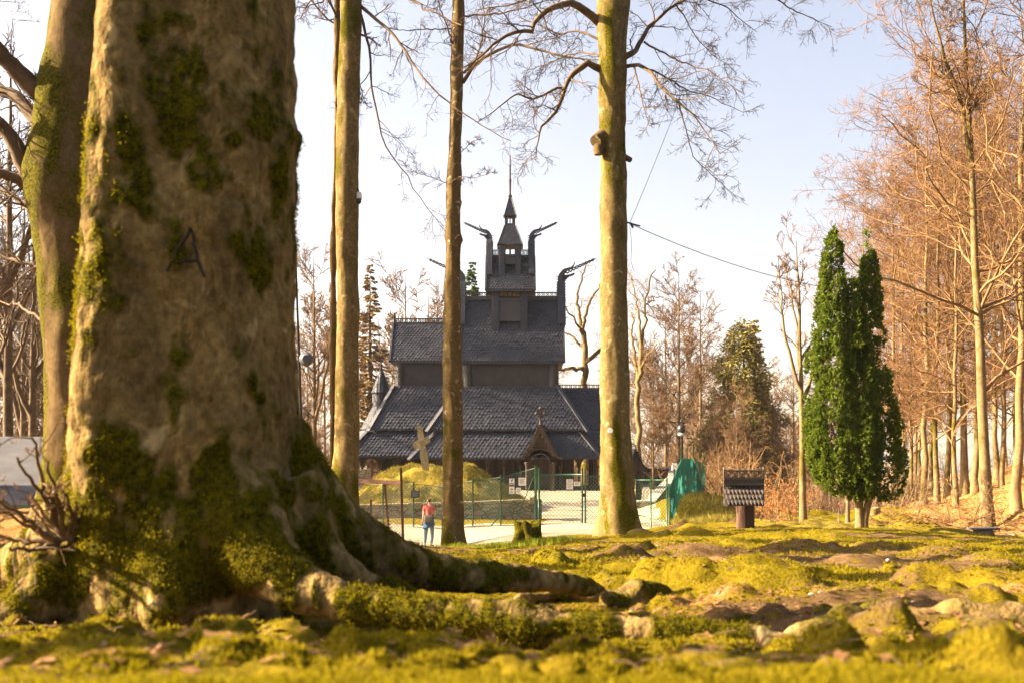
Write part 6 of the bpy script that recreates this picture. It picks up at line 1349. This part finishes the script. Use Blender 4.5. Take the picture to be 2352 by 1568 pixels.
# notices on the fence and the gate
def notice(l, r__, t_, b_, Y, label, design, mat='paper'):
    a, b = P(l, b_, Y), P(r__, t_, Y); c = (a+b)/2; w, h = b[0]-a[0], b[2]-a[2]
    root = thing('notice', label, 'sign', c, 0, 'notices tied to the fence'); m = MB(); m.box([a[0], Y, a[2]], [b[0], Y+.006, b[2]]); m.build('sheet', M[mat], root)
    m = MB(); y = Y-.003; X = lambda u: a[0]+w*u; Zq = lambda v: a[2]+h*v
    q = lambda u0, v0, u1, v1: m.add([[X(u0), y, Zq(v0)], [X(u1), y, Zq(v0)], [X(u1), y, Zq(v1)], [X(u0), y, Zq(v1)]], [(0, 1, 2, 3)])
    poly = lambda pts: m.add([[X(u), y, Zq(v)] for u, v in pts], [tuple(range(len(pts)))])
    if design == 'bird':
        poly([(.2, .9), (.42, .62), (.55, .66), (.5, .52), (.62, .42), (.42, .4)]); poly([(.42, .62), (.5, .86), (.84, .92), (.62, .66)]); poly([(.55, .66), (.8, .6), (.62, .52)]); q(.12, .08, .88, .22)
    elif design == 'eye':
        k = [(.5+.26*math.cos(t), .68+.10*math.sin(t)) for t in np.linspace(0, 6.28, 13)[:-1]]; poly(k); q(.2, .36, .8, .42); q(.2, .22, .7, .26); q(.2, .12, .75, .16)
    elif design == 'band': q(.04, .1, .96, .9)
    elif design == 'text':
        for i in range(5): q(.14, .78-i*.14, .86-.12*(i % 2), .83-i*.14)
    m.build('print', M['band' if design == 'band' else 'ink'], root)
YN = 38.22
notice(1169.5, 1181.5, 1098, 1111, YN, 'small white notice with a black bird symbol, topmost left on the fence', 'bird'); notice(1169.5, 1181.5, 1111.6, 1116, YN, 'narrow brown banded notice between the bird sign and the lower left sheet', 'band')
notice(1169.5, 1181.5, 1117, 1133, YN, 'white notice with a round black symbol, lower left on the fence', 'eye'); notice(1191, 1208, 1096, 1114, YN, 'large white text notice high on the fence brace', 'text'); notice(1185, 1196.5, 1119, 1133, YN, 'blank looking white sheet low on the fence beside the brace', 'text')
YN = 38.25
notice(1301, 1316, 1099.5, 1109.5, YN, 'upper of two stacked white notices on the gate leaf', 'text'); notice(1301, 1316, 1111, 1122.5, YN, 'lower of two stacked white notices on the gate leaf', 'text'); notice(1318, 1333, 1105, 1115, YN, 'single white notice right of the stacked pair on the gate', 'text')
# dark box and its post behind the fence
fl = thing('floodlight', 'black floodlight on the fence post left of the woman', 'lamp', P(953, 1132, 37.9)); m = MB(); m.box(P(944, 1142, 37.85), P(964, 1125, 37.98)); m.build('housing', M['black_metal'], fl); m = MB(); m.box(P(946, 1140, 37.82), P(962, 1127, 37.845)); m.build('lens', M['grey_plastic'], fl)
# stone cross on the mound
cr_ = P(978, 1074, 44.5); cr_[2] = hz(cr_[0], cr_[1]); m = MB(); k = 44.5/F
def sl(p0, p1, w0, w1, th):
    p0 = np.array(p0, float); p1 = np.array(p1, float); d = norm(p1-p0); s = np.array([d[2], 0, -d[0]]); n = 7; V = []
    for i in range(n):
        t = i/(n-1); c = p0+(p1-p0)*t; w = (w0+(w1-w0)*t)/2*(1+rng.uniform(-.07, .07)); h_ = th/2*(1+rng.uniform(-.07, .07)); tp = .75 if i in (0, n-1) else 1
        V += [c-s*w*tp-[0, h_, 0], c+s*w*tp-[0, h_, 0], c+s*w*tp+[0, h_, 0], c-s*w*tp+[0, h_, 0]]
    f = [(0, 3, 2, 1), (4*n-4, 4*n-3, 4*n-2, 4*n-1)]
    for i in range(n-1):
        for j in range(4): f.append((4*i+j, 4*i+(j+1) % 4, 4*i+4+(j+1) % 4, 4*i+4+j))
    m.add(V, f)
pc = lambda px, py: P(px, py, 44.5)
sl(pc(978.5, 1080), pc(963, 976), .33, .24, .24); sl(pc(950, 1025), pc(986, 1007), .34, .32, .20)
tag(m.build('stone_cross', M['cross_stone'], origin=cr_), 'leaning weathered stone cross on top of the grassy mound', 'cross')
# small shingled gate roof half hidden behind the stout trunk
lg = thing('lych_gate', 'small dark shingled gate roof peeking out right of the stout trunk', 'gate', G(1450, 50.0)); k5 = 50.0/F; m = MB(); zz5 = lambda y: (HZ-y)/F*50.0
rp = [(0, 1027), (6, 1045), (14, 1062), (30, 1082)]; x5 = P(1456, 0, 50)[0]
for s in (-1, 1):
    for j in range(3):
        (a, y), (b, y2) = rp[j], rp[j+1]; q = [np.array([x5+s*b*k5, 49.3, zz5(y2)]), np.array([x5+s*b*k5, 51, zz5(y2)]), np.array([x5+s*a*k5, 51, zz5(y)]), np.array([x5+s*a*k5, 49.3, zz5(y)])]; shingles(m, *(q if s > 0 else [q[1], q[0], q[3], q[2]]), .16, .2)
m.build('roof', M['shingle'], lg)
m = MB(); m.prism([(x5+s_*a*k5, 49.4, zz5(y)) for s_, a, y in ((-1, 28, 1082), (1, 28, 1082), (1, 13, 1064), (1, 3, 1036), (-1, 3, 1036), (-1, 13, 1064))], (0, .1, 0)); m.box([x5+8*k5, 49.6, lg.location[2]-.2], [x5+15*k5, 50.8, zz5(1076)]); m.box([x5-15*k5, 49.6, lg.location[2]-.2], [x5-8*k5, 50.8, zz5(1076)]); m.build('frame', M['timber_dark'], lg)
m = MB()
for yy in (49.35, 50.95): m.tube([(x5, yy, zz5(1030)), (x5-.03, yy, zz5(1022)), (x5-.12, yy, zz5(1018))], [.07, .05, .02], 6)
m.bar((x5, 49.3, zz5(1027)), (x5, 51, zz5(1027)), .1, .1); m.build('ridge', M['board'], lg)
# grey boards leaning inside the courtyard wall
for i, (x0, x1, lab) in enumerate(((1474, 1481, 'grey weathered board leaning on the near courtyard wall, left of its pair'), (1484, 1488, 'grey weathered board leaning on the near courtyard wall, right of its pair'))):
    m = MB(); a, b = P(x0, 1158, 43.6), P(x1, 1118, 43.9); m.bar(a, b, .12, .03, up=(0, 1, 0)); tag(m.build('board', M['grey_wood'], origin=a), lab, 'board', 'boards by the courtyard wall')
# park lamp
lp = thing('lamp_post', 'black post with a hanging round lamp beside the teal netting', 'lamp', G(1566, 43.0)); m = MB(); x, y = w2(1566.5, 43); m.tube([[x, y, lp.location[2]-.3], P(1566.5, 1000, 43)], .055, 10); m.build('post', M['black_metal'], lp)
c = P(1565, 985, 43); m = MB(); m.lathe([(.03, .22), (.10, .2), (.17, .1), (.19, 0), (.17, -.1), (.12, -.16)], c, 16); m.tube([c+[0, 0, .2], c+[-.15, 0, .3], c+[-.5, 0, .33]], .02, 6); m.build('lamp_housing', M['black_metal'], lp)
m = MB(); m.lathe([(.12, -.16), (.13, -.24), (.05, -.29)], c+[-.02, 0, 0], 12); m.build('lamp_glass', M['white_plastic'], lp)
lb = thing('lamp', 'small white square lamp on the courtyard wall beside the teal netting', 'lamp', P(1550, 1071, 56)); c = np.array(lb.location); m = MB(); m.prism([c+[-.17, -.15, -.18], c+[.17, -.15, -.18], c+[.11, -.11, .2], c+[-.11, -.11, .2]], (0, .3, 0)); m.build('shade', M['white_plastic'], lb); m = MB(); m.tube([c+[0, 0, -.9], c+[0, 0, -.2]], .03, 6); m.build('stem', M['black_metal'], lb)
# pole with dish beside the massive trunk
dp = thing('antenna_pole', 'thin dark leaning pole with a round dish, right beside the massive trunk', 'pole', G(693, 30)); m = MB(); zb = dp.location[2]; m.tube([[*w2(694, 30), zb-.3], P(692, 960, 30), P(678, 562, 30)], [.045, .04, .03], 8); m.build('pole', M['black_metal'], dp)
m = MB(); c = P(705, 825, 29.9); m.tube([c+[-.02, .05, 0], c+[0, -.10, 0], c+[0.02, -.16, 0]], [.20, .21, .12], 24); m.tube([c+[-.02, 0, 0], P(692, 826, 30)], .03, 6); m.build('dish', M['grey_plastic'], dp)
m = MB(); m.box(P(673, 580, 29.95), P(683, 570, 30.1)); m.box(P(687, 829, 29.9), P(695, 822, 30.05)); m.build('bracket', M['white_plastic'], dp); m = MB(); m.box(P(673, 569, 29.95), P(680, 557, 30.05)); m.build('sensor', M['black_metal'], dp)
# security camera on the twin trunk
sc_ = thing('security_camera', 'white domed security camera on the right side of the pale trunk', 'camera', P(823, 455, 24.9)); c = P(824.5, 452, 24.9); m = MB(); m.lathe([(.02, .12), (.06, .1), (.075, 0), (.07, -.06)], c, 14); m.build('housing', M['white_plastic'], sc_); m = MB(); m.lathe([(.065, -.06), (.06, -.13), (.03, -.19)], c, 12); m.build('dome', M['black_metal'], sc_); m = MB(); m.tube([c+[0, 0, .1], c+[-.02, 0, .2], c+[-.10, 0, .22]], .018, 6); m.build('arm', M['black_metal'], sc_)
# grey roof at the left edge
sh = thing('shed', 'low building with a grey felt roof at the left edge behind the shoots', 'shed', P(30, 1240, 22)); m = MB(); m.add([P(-420, 1160, 20), P(106, 1158, 20), P(106, 1002, 24.5), P(-420, 1000, 24.5)], [(0, 1, 2, 3)]); m.add([P(-420, 1160, 20)-[0, 0, .12], P(106, 1158, 20)-[0, 0, .12], P(106, 1002, 24.5)-[0, 0, .12], P(-420, 1000, 24.5)-[0, 0, .12]], [(0, 3, 2, 1)]); a, b = P(106, 1158, 20), P(106, 1002, 24.5); m.add([a, b, b-[0, 0, .12], a-[0, 0, .12]], [(0, 3, 2, 1)])
m.bar(P(-420, 1085, 22.05), P(106, 1084, 22.05), .03, .02); m.build('roof', M['roof_felt'], sh)
m = MB(); m.box(P(-420, 1172, 19.98), P(107, 1157, 20.02)); m.box(P(-420, 1160, 20), P(-419, 1158, 24)); m.build('fascia', M['green_trim'], sh); m = MB(); a = P(-400, 1240, 20.4); b = P(98, 1172, 20.4); m.box([a[0], 20.4, a[2]-1.2], [b[0], 24.2, P(0, 1172, 20.4)[2]]); m.build('wall', M['plank_wall'], sh)
# ------------------------------------------------------------------ sign with its own little roof
YS = 24.0; sg = thing('roofed_sign', 'wooden sign board shaped as a little shingled roof on a thick log', 'sign', G(1710, YS)); k = YS/F
m = MB(); zb = sg.location[2]; x, y = w2(1710, YS+.15); n = 20; a = np.arange(n)*2*np.pi/n; Vv = []; zs = np.linspace(zb-.3, P(0, 1150, YS)[2], 14)
for z in zs:
    rr = .205*(1+.08*np.cos(a*3+1)+.07*vnoise(np.cos(a)*2.4, np.sin(a)*2.4, z*1.5)+.05*vnoise(np.cos(a)*6, np.sin(a)*6, z*.8)+.06*math.exp(-(z-zb)*4)); Vv.append(np.stack([x+rr*np.cos(a), y+rr*np.sin(a), np.full(n, z)], -1))
idx = np.arange(14*n).reshape(14, n); m.add(np.concatenate(Vv), np.stack([idx[:-1], np.roll(idx[:-1], -1, 1), np.roll(idx[1:], -1, 1), idx[1:]], -1).reshape(-1, 4), 0, True); m.build('log_post', M['red_post'], sg)
m = MB(); shingle_rows = 4
BL, BR, TL, TR = P(1661, 1159, YS-.28), P(1756, 1159, YS-.28), P(1663, 1110, YS+.12), P(1753, 1110, YS+.12)
u = norm(BR-BL); v = (TL-BL); nn = norm(np.cross(u, v)); m.add([p-nn*.03 for p in (BL, BR, TR, TL)], [(0, 1, 2, 3)]); W = np.linalg.norm(BR-BL)
for i in range(4):
    for j in range(11 if i % 2 == 0 else 10):
        w = W/11; s0 = (j+(0 if i % 2 == 0 else .5))*w; B = BL+v*(i/4.0); g = w*.04; q = lambda s, t_, l: B+u*s+v*(t_/4)+nn*l
        p = [q(s0+g, 1.1, .002), q(s0+w/2, 1.1, .004), q(s0+w-g, 1.1, .002), q(s0+w-g, .55, .010), q(s0+w/2, .02, .035), q(s0+g, .55, .010)]; m.add(p, [(0, 5, 4, 1), (1, 4, 3, 2)])
        m.add([p[5]-nn*.0, p[4], p[4]-nn*.03, p[5]-nn*.012], [(0, 3, 2, 1)]); m.add([p[4], p[3], p[3]-nn*.012, p[4]-nn*.03], [(0, 3, 2, 1)])
M['sign_shingle'] = m_tar('brown_tarred_shingle', (.055, .042, .034), (.115, .09, .074), .7, .15); M['sign_board'] = m_tar('brown_tarred_plank', (.055, .04, .03), (.11, .08, .058), .5, .4)
m.build('shingled_roof', M['sign_shingle'], sg)
m = MB(); m.box(P(1664, 1110, YS+.05), P(1752, 1098, YS+.10)); m.bar(P(1662, 1111, YS+.03), P(1754, 1111, YS+.03), .06, .05); m.bar(P(1663, 1099, YS+.02), P(1753, 1099, YS+.02), .05, .03); m.build('ridge_board', M['sign_board'], sg)
m = MB(); a0, b0 = P(1664, 1096, YS+.07), P(1752, 1096, YS+.07); h = 17*k
for i in range(11):
    c = a0+(b0-a0)*(i+.5)/11+[0, 0, h*.45]; q = np.linspace(0, 2*np.pi, 10); m.tube(np.stack([c[0]+.030*np.cos(q), np.full(10, c[1]), c[2]+.055*np.sin(q)], -1), .011, 5); s = 1 if i % 2 else -1; m.tube([c+[-.045, 0, -.07*s], c+[0, 0, .01], c+[.045, 0, .07*s]], .012, 5)
m.bar(a0+[0, 0, h*.92], b0+[0, 0, h*.92], .04, .035)
for i in range(26): c = a0+(b0-a0)*(i+.5)/26+[0, 0, h*.98]; m.bar(c+[-.012, 0, -.008], c+[.012, 0, .012], .045, .02)
m.bar(a0, b0, .04, .03); m.build('ridge_crest', M['sign_board'], sg)
for px in (1663.5, 1753.5):
    m = MB(); a = P(px, 1160, YS+.06); b = P(px, 1077, YS+.06); m.bar(a, b, .035, .05, up=(0, 1, 0)); m.tube([b, b+[0, 0, .05], b+[0, 0, .09]], [.012, .022, .004], 6); m.build('side_post', M['sign_board'], sg)
m = MB(); m.box(P(1666, 1150, YS+.13), P(1751, 1104, YS+.18)); m.build('back_board', M['sign_board'], sg)
# ------------------------------------------------------------------ stumps
def stump(label, px, top, foot, hw, Y, mat, topmat, slab=False, seed=0, gap=None, ht=None):
    g = G(px, Y); t = thing('tree_stump', label, 'stump', g); k = Y/F; n = 40; a = np.arange(n)*2*np.pi/n; V = []; H = (foot-top)*k if ht is None else ht; zs = np.linspace(-.25, 1, 16)
    for z in zs:
        f = math.exp(-max(z, 0)*3.2); rr = hw*k*(.86+(.75 if gap else .5)*f*(.6+.4*np.cos(5*a+seed))+(.2 if gap else .08)*fbm(np.cos(a)*2+seed, np.sin(a)*2, z*2, 3))
        if gap: rr = rr*(1-.45*np.exp(-((a-gap)/.22)**2)*max(0, 1-abs(z-.25)))
        zz_ = z*H+((.3 if gap else .06)*H*fbm(np.cos(a)*2+seed, np.sin(a)*3, 1.0, 3) if z > .9 else 0)
        V.append(np.stack([g[0]+rr*np.cos(a), g[1]+rr*np.sin(a), g[2]+zz_+0*a], -1))
    rr = rr*.8; V.append(np.stack([g[0]+rr*np.cos(a), g[1]+rr*np.sin(a), V[-1][:, 2]-(.02 if not slab else 0)], -1)); rr = rr*.45; V.append(np.stack([g[0]+rr*np.cos(a), g[1]+rr*np.sin(a), V[-1][:, 2]-(.03 if not slab else 0)], -1))
    idx = np.arange(18*n).reshape(18, n); m = MB(); m.add(np.concatenate(V), np.stack([idx[:-1], np.roll(idx[:-1], -1, 1), np.roll(idx[1:], -1, 1), idx[1:]], -1).reshape(-1, 4), 0, True); m.add(V[-1], [tuple(range(n))], 1); m.build('stump', [mat, topmat], t)
    return t, H
stump('old stump thick with moss beside the gravel path, left of the stout trunk', 1213, 1207, 1252, 30, 21.3, M['stump_moss'], M['stump_moss'], seed=1, gap=4.2, ht=.44)
t, H = stump('low stump carrying a flat grey board in front of the thick pale beech', 2258, 1213, 1234, 25, 29.0, M['forest_bark'], M['cut_wood'], True, 2)
c = np.array(t.location)+[0, 0, H+.02]; m = MB(); m.prism([c+[.45*math.cos(q)*1.1, .30*math.sin(q), 0] for q in np.linspace(0, 6.2832, 13)[:-1]], (0, 0, .05)); tag(m.build('flat_board', M['roof_felt'], origin=c), 'flat grey board lying on the low stump', 'board')
g = G(2300, 29.2); m = MB(); m.tube([g+[-.3, .1, .10], g+[.05, 0, .13], g+[.32, -.1, .16]], [.09, .10, .09], 12); tag(m.build('log', M['cut_wood'], origin=g), 'short cut log on the litter right of the board topped stump', 'log')
stump('sawn stump with a pale slanted top behind the yew stem', 2008, 1160, 1187, 16, 38, M['forest_bark'], M['cut_wood'], True, 3)
# red and white pole
g = G(1926, 33); rp_ = thing('marker_pole', 'thin white marker pole with a red tip left of the yew stem', 'pole', g); m = MB(); m.tube([g-[0, 0, .2], P(1926, 1166, 33)], .018, 7); m.build('white_shaft', M['white_plastic'], rp_); m = MB(); m.tube([P(1926, 1166, 33), P(1926, 1157, 33)], .0185, 7); m.build('red_tip', M['red_paint'], rp_)
# overhead wires
def wire(label, pts, r_): 
    m = MB(); m.tube(pts, r_, 5); tag(m.build('cable', M['black_metal'], origin=pts[0]), label, 'cable', 'cables tied to the stout trunk')
def sag(p, q, s, n=16): t = np.linspace(0, 1, n)[:, None]; o = p+(q-p)*t; o[:, 2] -= (4*s*t*(1-t))[:, 0]; return o
p0 = P(1446, 514, 22.9)
wire('black cable sagging from the stout trunk to the yew and the woods', sag(p0, P(2100, 672, 33), .5), .009); wire('thin cable rising steeply from the stout trunk out of the frame', sag(p0, P(1660, -60, 30), .25), .007)
wire('short loose cable hanging down the right side of the stout trunk', np.array([p0, P(1451, 560, 22.8), P(1449, 600, 22.85), P(1457, 625, 22.8)]), .005)
cl = thing('cable_clamp', 'small black clamp where the cables meet beside the stout trunk', 'clamp', p0); m = MB(); m.bar(P(1440, 511, 22.9), P(1470, 520, 23.0), .03, .03); m.build('arm', M['black_metal'], cl); m = MB(); m.bar(P(1448, 512, 22.85), P(1454, 524, 22.85), .05, .04); m.build('weight', M['black_metal'], cl)

# ------------------------------------------------------------------ the woman on the path
def skin(name, nodes, edges, mat, parent, root_i=0, sub=2, frame=None):
    """nodes: (x, y, z, rx, ry); a skinned skeleton turned into one continuous mesh"""
    me = bpy.data.meshes.new(name); me.from_pydata([n[:3] for n in nodes], edges, []); o = bpy.data.objects.new(name, me); C.objects.link(o)
    sk = o.modifiers.new('s', 'SKIN'); sk.use_smooth_shade = True; sd = o.modifiers.new('d', 'SUBSURF'); sd.levels = sub; sd.render_levels = sub
    lay = me.skin_vertices[0].data
    for i, n in enumerate(nodes): lay[i].radius = (n[3], n[4]); lay[i].use_root = (i == root_i)
    nm = bpy.data.meshes.new_from_object(o.evaluated_get(bpy.context.evaluated_depsgraph_get())); bpy.data.objects.remove(o); bpy.data.meshes.remove(me)
    nm.name = name; nm.materials.clear(); nm.materials.append(mat)
    for p in nm.polygons: p.use_smooth = True
    o = bpy.data.objects.new(name, nm); C.objects.link(o)
    if parent is not None: o.parent = parent
    return o
g = G(986, 34.3)
N_ = []; E_ = []
def nd(x, y, z, rx, ry=None, link=None):
    N_.append((x, y, z, rx, ry or rx)); i = len(N_)-1
    if link is not None: E_.append((link, i))
    return i
pel = nd(0, 0, .93, .135, .105); wst = nd(-.005, 0, 1.08, .105, .085, pel); ch_ = nd(-.01, 0, 1.25, .125, .095, wst); up_ = nd(-.01, .0, 1.36, .085, .07, ch_); nk = nd(-.01, .015, 1.44, .045, .045, up_); hd0 = nd(.0, .03, 1.50, .06, .07, nk); hd1 = nd(.01, .035, 1.56, .078, .092, hd0); hd2 = nd(.01, .03, 1.625, .06, .07, hd1)
nose = nd(.10, .06, 1.545, .012, .014, hd1)
for s, kx, ky, fx, fy in ((-1, -.135, .03, -.165, .02), (1, .10, .02, .085, -.04)):
    hp = nd(s*.085, 0, .86, .092, .095, pel); kn_ = nd(kx*.95 if s < 0 else .10, ky, .48, .058, .06, hp); cf = nd(kx, ky-.02, .32, .052, .058, kn_); an = nd(fx, fy-.03, .09, .034, .036, cf); hl = nd(fx, fy+.0, .045, .036, .036, an); to = nd(fx+(-.05 if s < 0 else .02), fy+.15, .035, .035, .026, hl)
def arm(s, sh_, el, wr, hn, fdir):
    a = nd(*sh_, .052, .05, up_); b = nd(*el, .038, .038, a); c = nd(*wr, .024, .024, b); h = nd(*hn, .032, .02, c); d = norm(np.array(hn)-np.array(wr)); side = norm(np.cross(d, fdir))
    for q, L in zip((-.026, -.009, .009, .026), (.070, .08, .075, .06)):
        b0 = np.array(hn)+d*.02+side*q; b1 = b0+d*L*.5+np.array(fdir)*.006; b2 = b1+d*L*.45+np.array(fdir)*.018; i = nd(*b0, .010, .010, h); i = nd(*b1, .009, .009, i); nd(*b2, .007, .007, i)
    t0 = np.array(hn)-side*.034; i = nd(*t0, .011, .011, h); i = nd(*(t0-side*.02+d*.03), .010, .010, i); nd(*(t0-side*.024+d*.055), .008, .008, i)
arm(-1, (-.165, .0, 1.36), (-.205, .01, 1.09), (-.245, .05, .86), (-.258, .06, .79), (0, 1, 0)); arm(1, (.15, .0, 1.35), (.19, .04, 1.10), (.11, .20, 1.02), (.06, .24, 1.02), (0, 0, -1))
body = skin('person', N_, E_, M['skin'], None, 0); body.location = [float(v) for v in g]; body.rotation_euler = (0, 0, R_(-8))
tag(body, 'woman in coral t-shirt and blue jeans seen from behind, standing on the gravel path', 'person')
def cl_(name, nodes, edges, mat, sub=2): return skin(name, nodes, edges, mat, body, 0, sub)
cl_('t_shirt', [(0, 0, 1.02, .125, .105), (-.01, 0, 1.12, .118, .1), (-.01, 0, 1.26, .142, .11), (-.01, .0, 1.36, .10, .082), (-.01, .01, 1.415, .062, .058), (-.165, 0, 1.36, .068, .064), (-.19, .005, 1.22, .064, .06), (.15, 0, 1.35, .068, .064), (.178, .02, 1.22, .062, .06)], [(0, 1), (1, 2), (2, 3), (3, 4), (3, 5), (5, 6), (3, 7), (7, 8)], M['tshirt'])
cl_('jeans', [(0, 0, 1.0, .128, .105), (0, 0, .92, .148, .12), (-.088, 0, .83, .104, .104), (-.128, .03, .5, .066, .07), (-.138, .01, .33, .058, .064), (-.163, -.005, .10, .046, .05), (.088, 0, .83, .104, .104), (.10, .02, .5, .066, .07), (.10, 0, .33, .058, .064), (.086, -.06, .10, .046, .05)], [(0, 1), (1, 2), (2, 3), (3, 4), (4, 5), (1, 6), (6, 7), (7, 8), (8, 9)], M['jeans'])
jk = MB(); a = np.linspace(0, 2*np.pi, 37)[:-1]
V = []
for i, (z, rx, ry) in enumerate(((.98, .145, .125), (.93, .165, .14), (.85, .185, .155), (.76, .20, .165), (.69, .21, .17), (.665, .20, .16), (.69, .195, .155))):
    fold = 1+(.035*i/4)*np.sin(a*7+1)+.02*np.sin(a*3); drop = .09*np.cos(a-np.pi*1.05)*i/6
    V.append(np.stack([rx*fold*np.cos(a)-.02, ry*fold*np.sin(a), z-drop*.9+.0*a], -1))
ix = np.arange(7*36).reshape(7, 36); jk.add(np.concatenate(V), np.stack([ix[1:], np.roll(ix[1:], -1, 1), np.roll(ix[:-1], -1, 1), ix[:-1]], -1).reshape(-1, 4), 0, True); o = jk.build('tied_jacket', M['denim'], body, origin=np.zeros(3))
bg = MB(); n = 9; V = []
for i, z in enumerate(np.linspace(.80, 1.10, n)):
    t = i/(n-1); w = .165*(1-.12*abs(t-.5)*2)+.01; d = .075*(1-((t-.5)*2)**4*.55); q = np.linspace(0, 2*np.pi, 25)[:-1]
    V.append(np.stack([.02+w*np.sign(np.cos(q))*np.abs(np.cos(q))**.5, -.165+d*np.sign(np.sin(q))*np.abs(np.sin(q))**.6, z+.03*np.cos(q)*.5+0*q], -1))
ix = np.arange(n*24).reshape(n, 24); bg.add(np.concatenate(V), np.stack([ix[:-1], np.roll(ix[:-1], -1, 1), np.roll(ix[1:], -1, 1), ix[1:]], -1).reshape(-1, 4), 0, True); bg.add(V[0], [tuple(range(24))[::-1]]); bg.add(V[-1], [tuple(range(24))])
q = np.linspace(0, 2*np.pi, 25); bg.tube(np.stack([.0+.155*np.cos(q), .128*np.sin(q), np.full(25, 1.085)+.01*np.sin(q)], -1), .018, 6); bg.build('waist_bag', M['bag'], body, origin=np.zeros(3))
cl_('hair', [(.0, .0, 1.585, .085, .088), (.01, .03, 1.63, .082, .088), (.0, -.02, 1.54, .07, .06), (-.02, -.085, 1.575, .026, .026), (-.045, -.12, 1.52, .032, .03), (-.055, -.115, 1.44, .026, .024), (-.055, -.10, 1.37, .012, .012)], [(0, 1), (0, 2), (0, 3), (3, 4), (4, 5), (5, 6)], M['hair'])
for s, fx, fy in ((-1, -.165, .02), (1, .085, -.04)):
    m = MB(); dx = (-.05 if s < 0 else .02); L = []
    for t, w, h in ((-.07, .028, .05), (-.03, .042, .085), (.03, .044, .08), (.09, .05, .062), (.15, .05, .05), (.19, .036, .035), (.205, .012, .02)):
        c = np.array([fx+dx*t/.15, fy+t, 0]); L.append([c+[-w, 0, .002], c+[-w*.9, 0, h*.7], c+[0, 0, h], c+[w*.9, 0, h*.7], c+[w, 0, .002]])
    V = np.array(L).reshape(-1, 3); f = [(5*i+j, 5*i+5+j, 5*i+6+j, 5*i+1+j) for i in range(6) for j in range(4)]+[(0, 1, 2, 3, 4), (34, 33, 32, 31, 30)]+[(5*i+4, 5*i+9, 5*i+5, 5*i) for i in range(6)]; m.add(V, f, 0, True); m.build('shoe', M['shoe'], body, origin=np.zeros(3))
# ------------------------------------------------------------------ air, light, sky, camera
def airbox():
    t = bpy.data.materials.new('valley_air'); t.use_nodes = True; nt = t.node_tree; nt.nodes.clear(); o = nt.nodes.new('ShaderNodeOutputMaterial'); v = nt.nodes.new('ShaderNodeVolumePrincipled')
    v.inputs['Color'].default_value = (.88, .92, 1.0, 1); v.inputs['Density'].default_value = HAZE; v.inputs['Anisotropy'].default_value = 0.2; nt.links.new(v.outputs[0], o.inputs['Volume'])
    m = MB(); m.box((-3900, -60, -480), (3900, 4000, 420)); o = m.build('haze', t); tag(o, 'thin bluish spring haze filling the valley', 'haze', kind='stuff')
HAZE = 0.5/3600
if HAZE: airbox()
EL, AZ = R_(27.0), R_(89.5)          # sun height, and its bearing to the left of the view
sd = Vector((-math.sin(AZ)*math.cos(EL), math.cos(AZ)*math.cos(EL), math.sin(EL)))
L = bpy.data.lights.new('sun', 'SUN'); L.energy = 5.0; L.angle = R_(0.6); L.color = (1.0, 0.82, 0.57)
so = bpy.data.objects.new('sun', L); C.objects.link(so); so.rotation_euler = sd.to_track_quat('Z', 'Y').to_euler(); so.location = (-20, 10, 30)
W = bpy.data.worlds.new('World'); bpy.context.scene.world = W; W.use_nodes = True; nt = W.node_tree; bgn = nt.nodes['Background']
sky = nt.nodes.new('ShaderNodeTexSky'); sky.sky_type = 'NISHITA'; sky.sun_disc = False; sky.sun_elevation = EL; sky.sun_rotation = -AZ; sky.air_density = 0.8; sky.dust_density = 8.0; sky.ozone_density = 1.2; sky.altitude = 100
nt.links.new(sky.outputs[0], bgn.inputs[0]); bgn.inputs[1].default_value = 0.053
cam = bpy.data.cameras.new('camera'); cam.sensor_width = 36; cam.lens = 36*F/2352; cam.shift_y = (HZ-784)/2352; cam.clip_end = 9000; cam.clip_start = .05
cam.dof.use_dof = True; cam.dof.focus_distance = 55; cam.dof.aperture_fstop = 3.2
co = bpy.data.objects.new('camera', cam); C.objects.link(co); co.location = (0, 0, 0); co.rotation_euler = (R_(90), 0, 0)
S = bpy.context.scene; S.camera = co
S.view_settings.view_transform = 'Standard'; S.view_settings.look = 'None'; S.view_settings.exposure = 2.78; S.view_settings.gamma = 1.0
S.cycles.max_bounces = 6; S.cycles.diffuse_bounces = 3; S.cycles.transparent_max_bounces = 8; S.cycles.use_denoising = True; S.cycles.denoising_prefilter = 'ACCURATE'; S.cycles.volume_bounces = 0; S.cycles.sample_clamp_indirect = 6
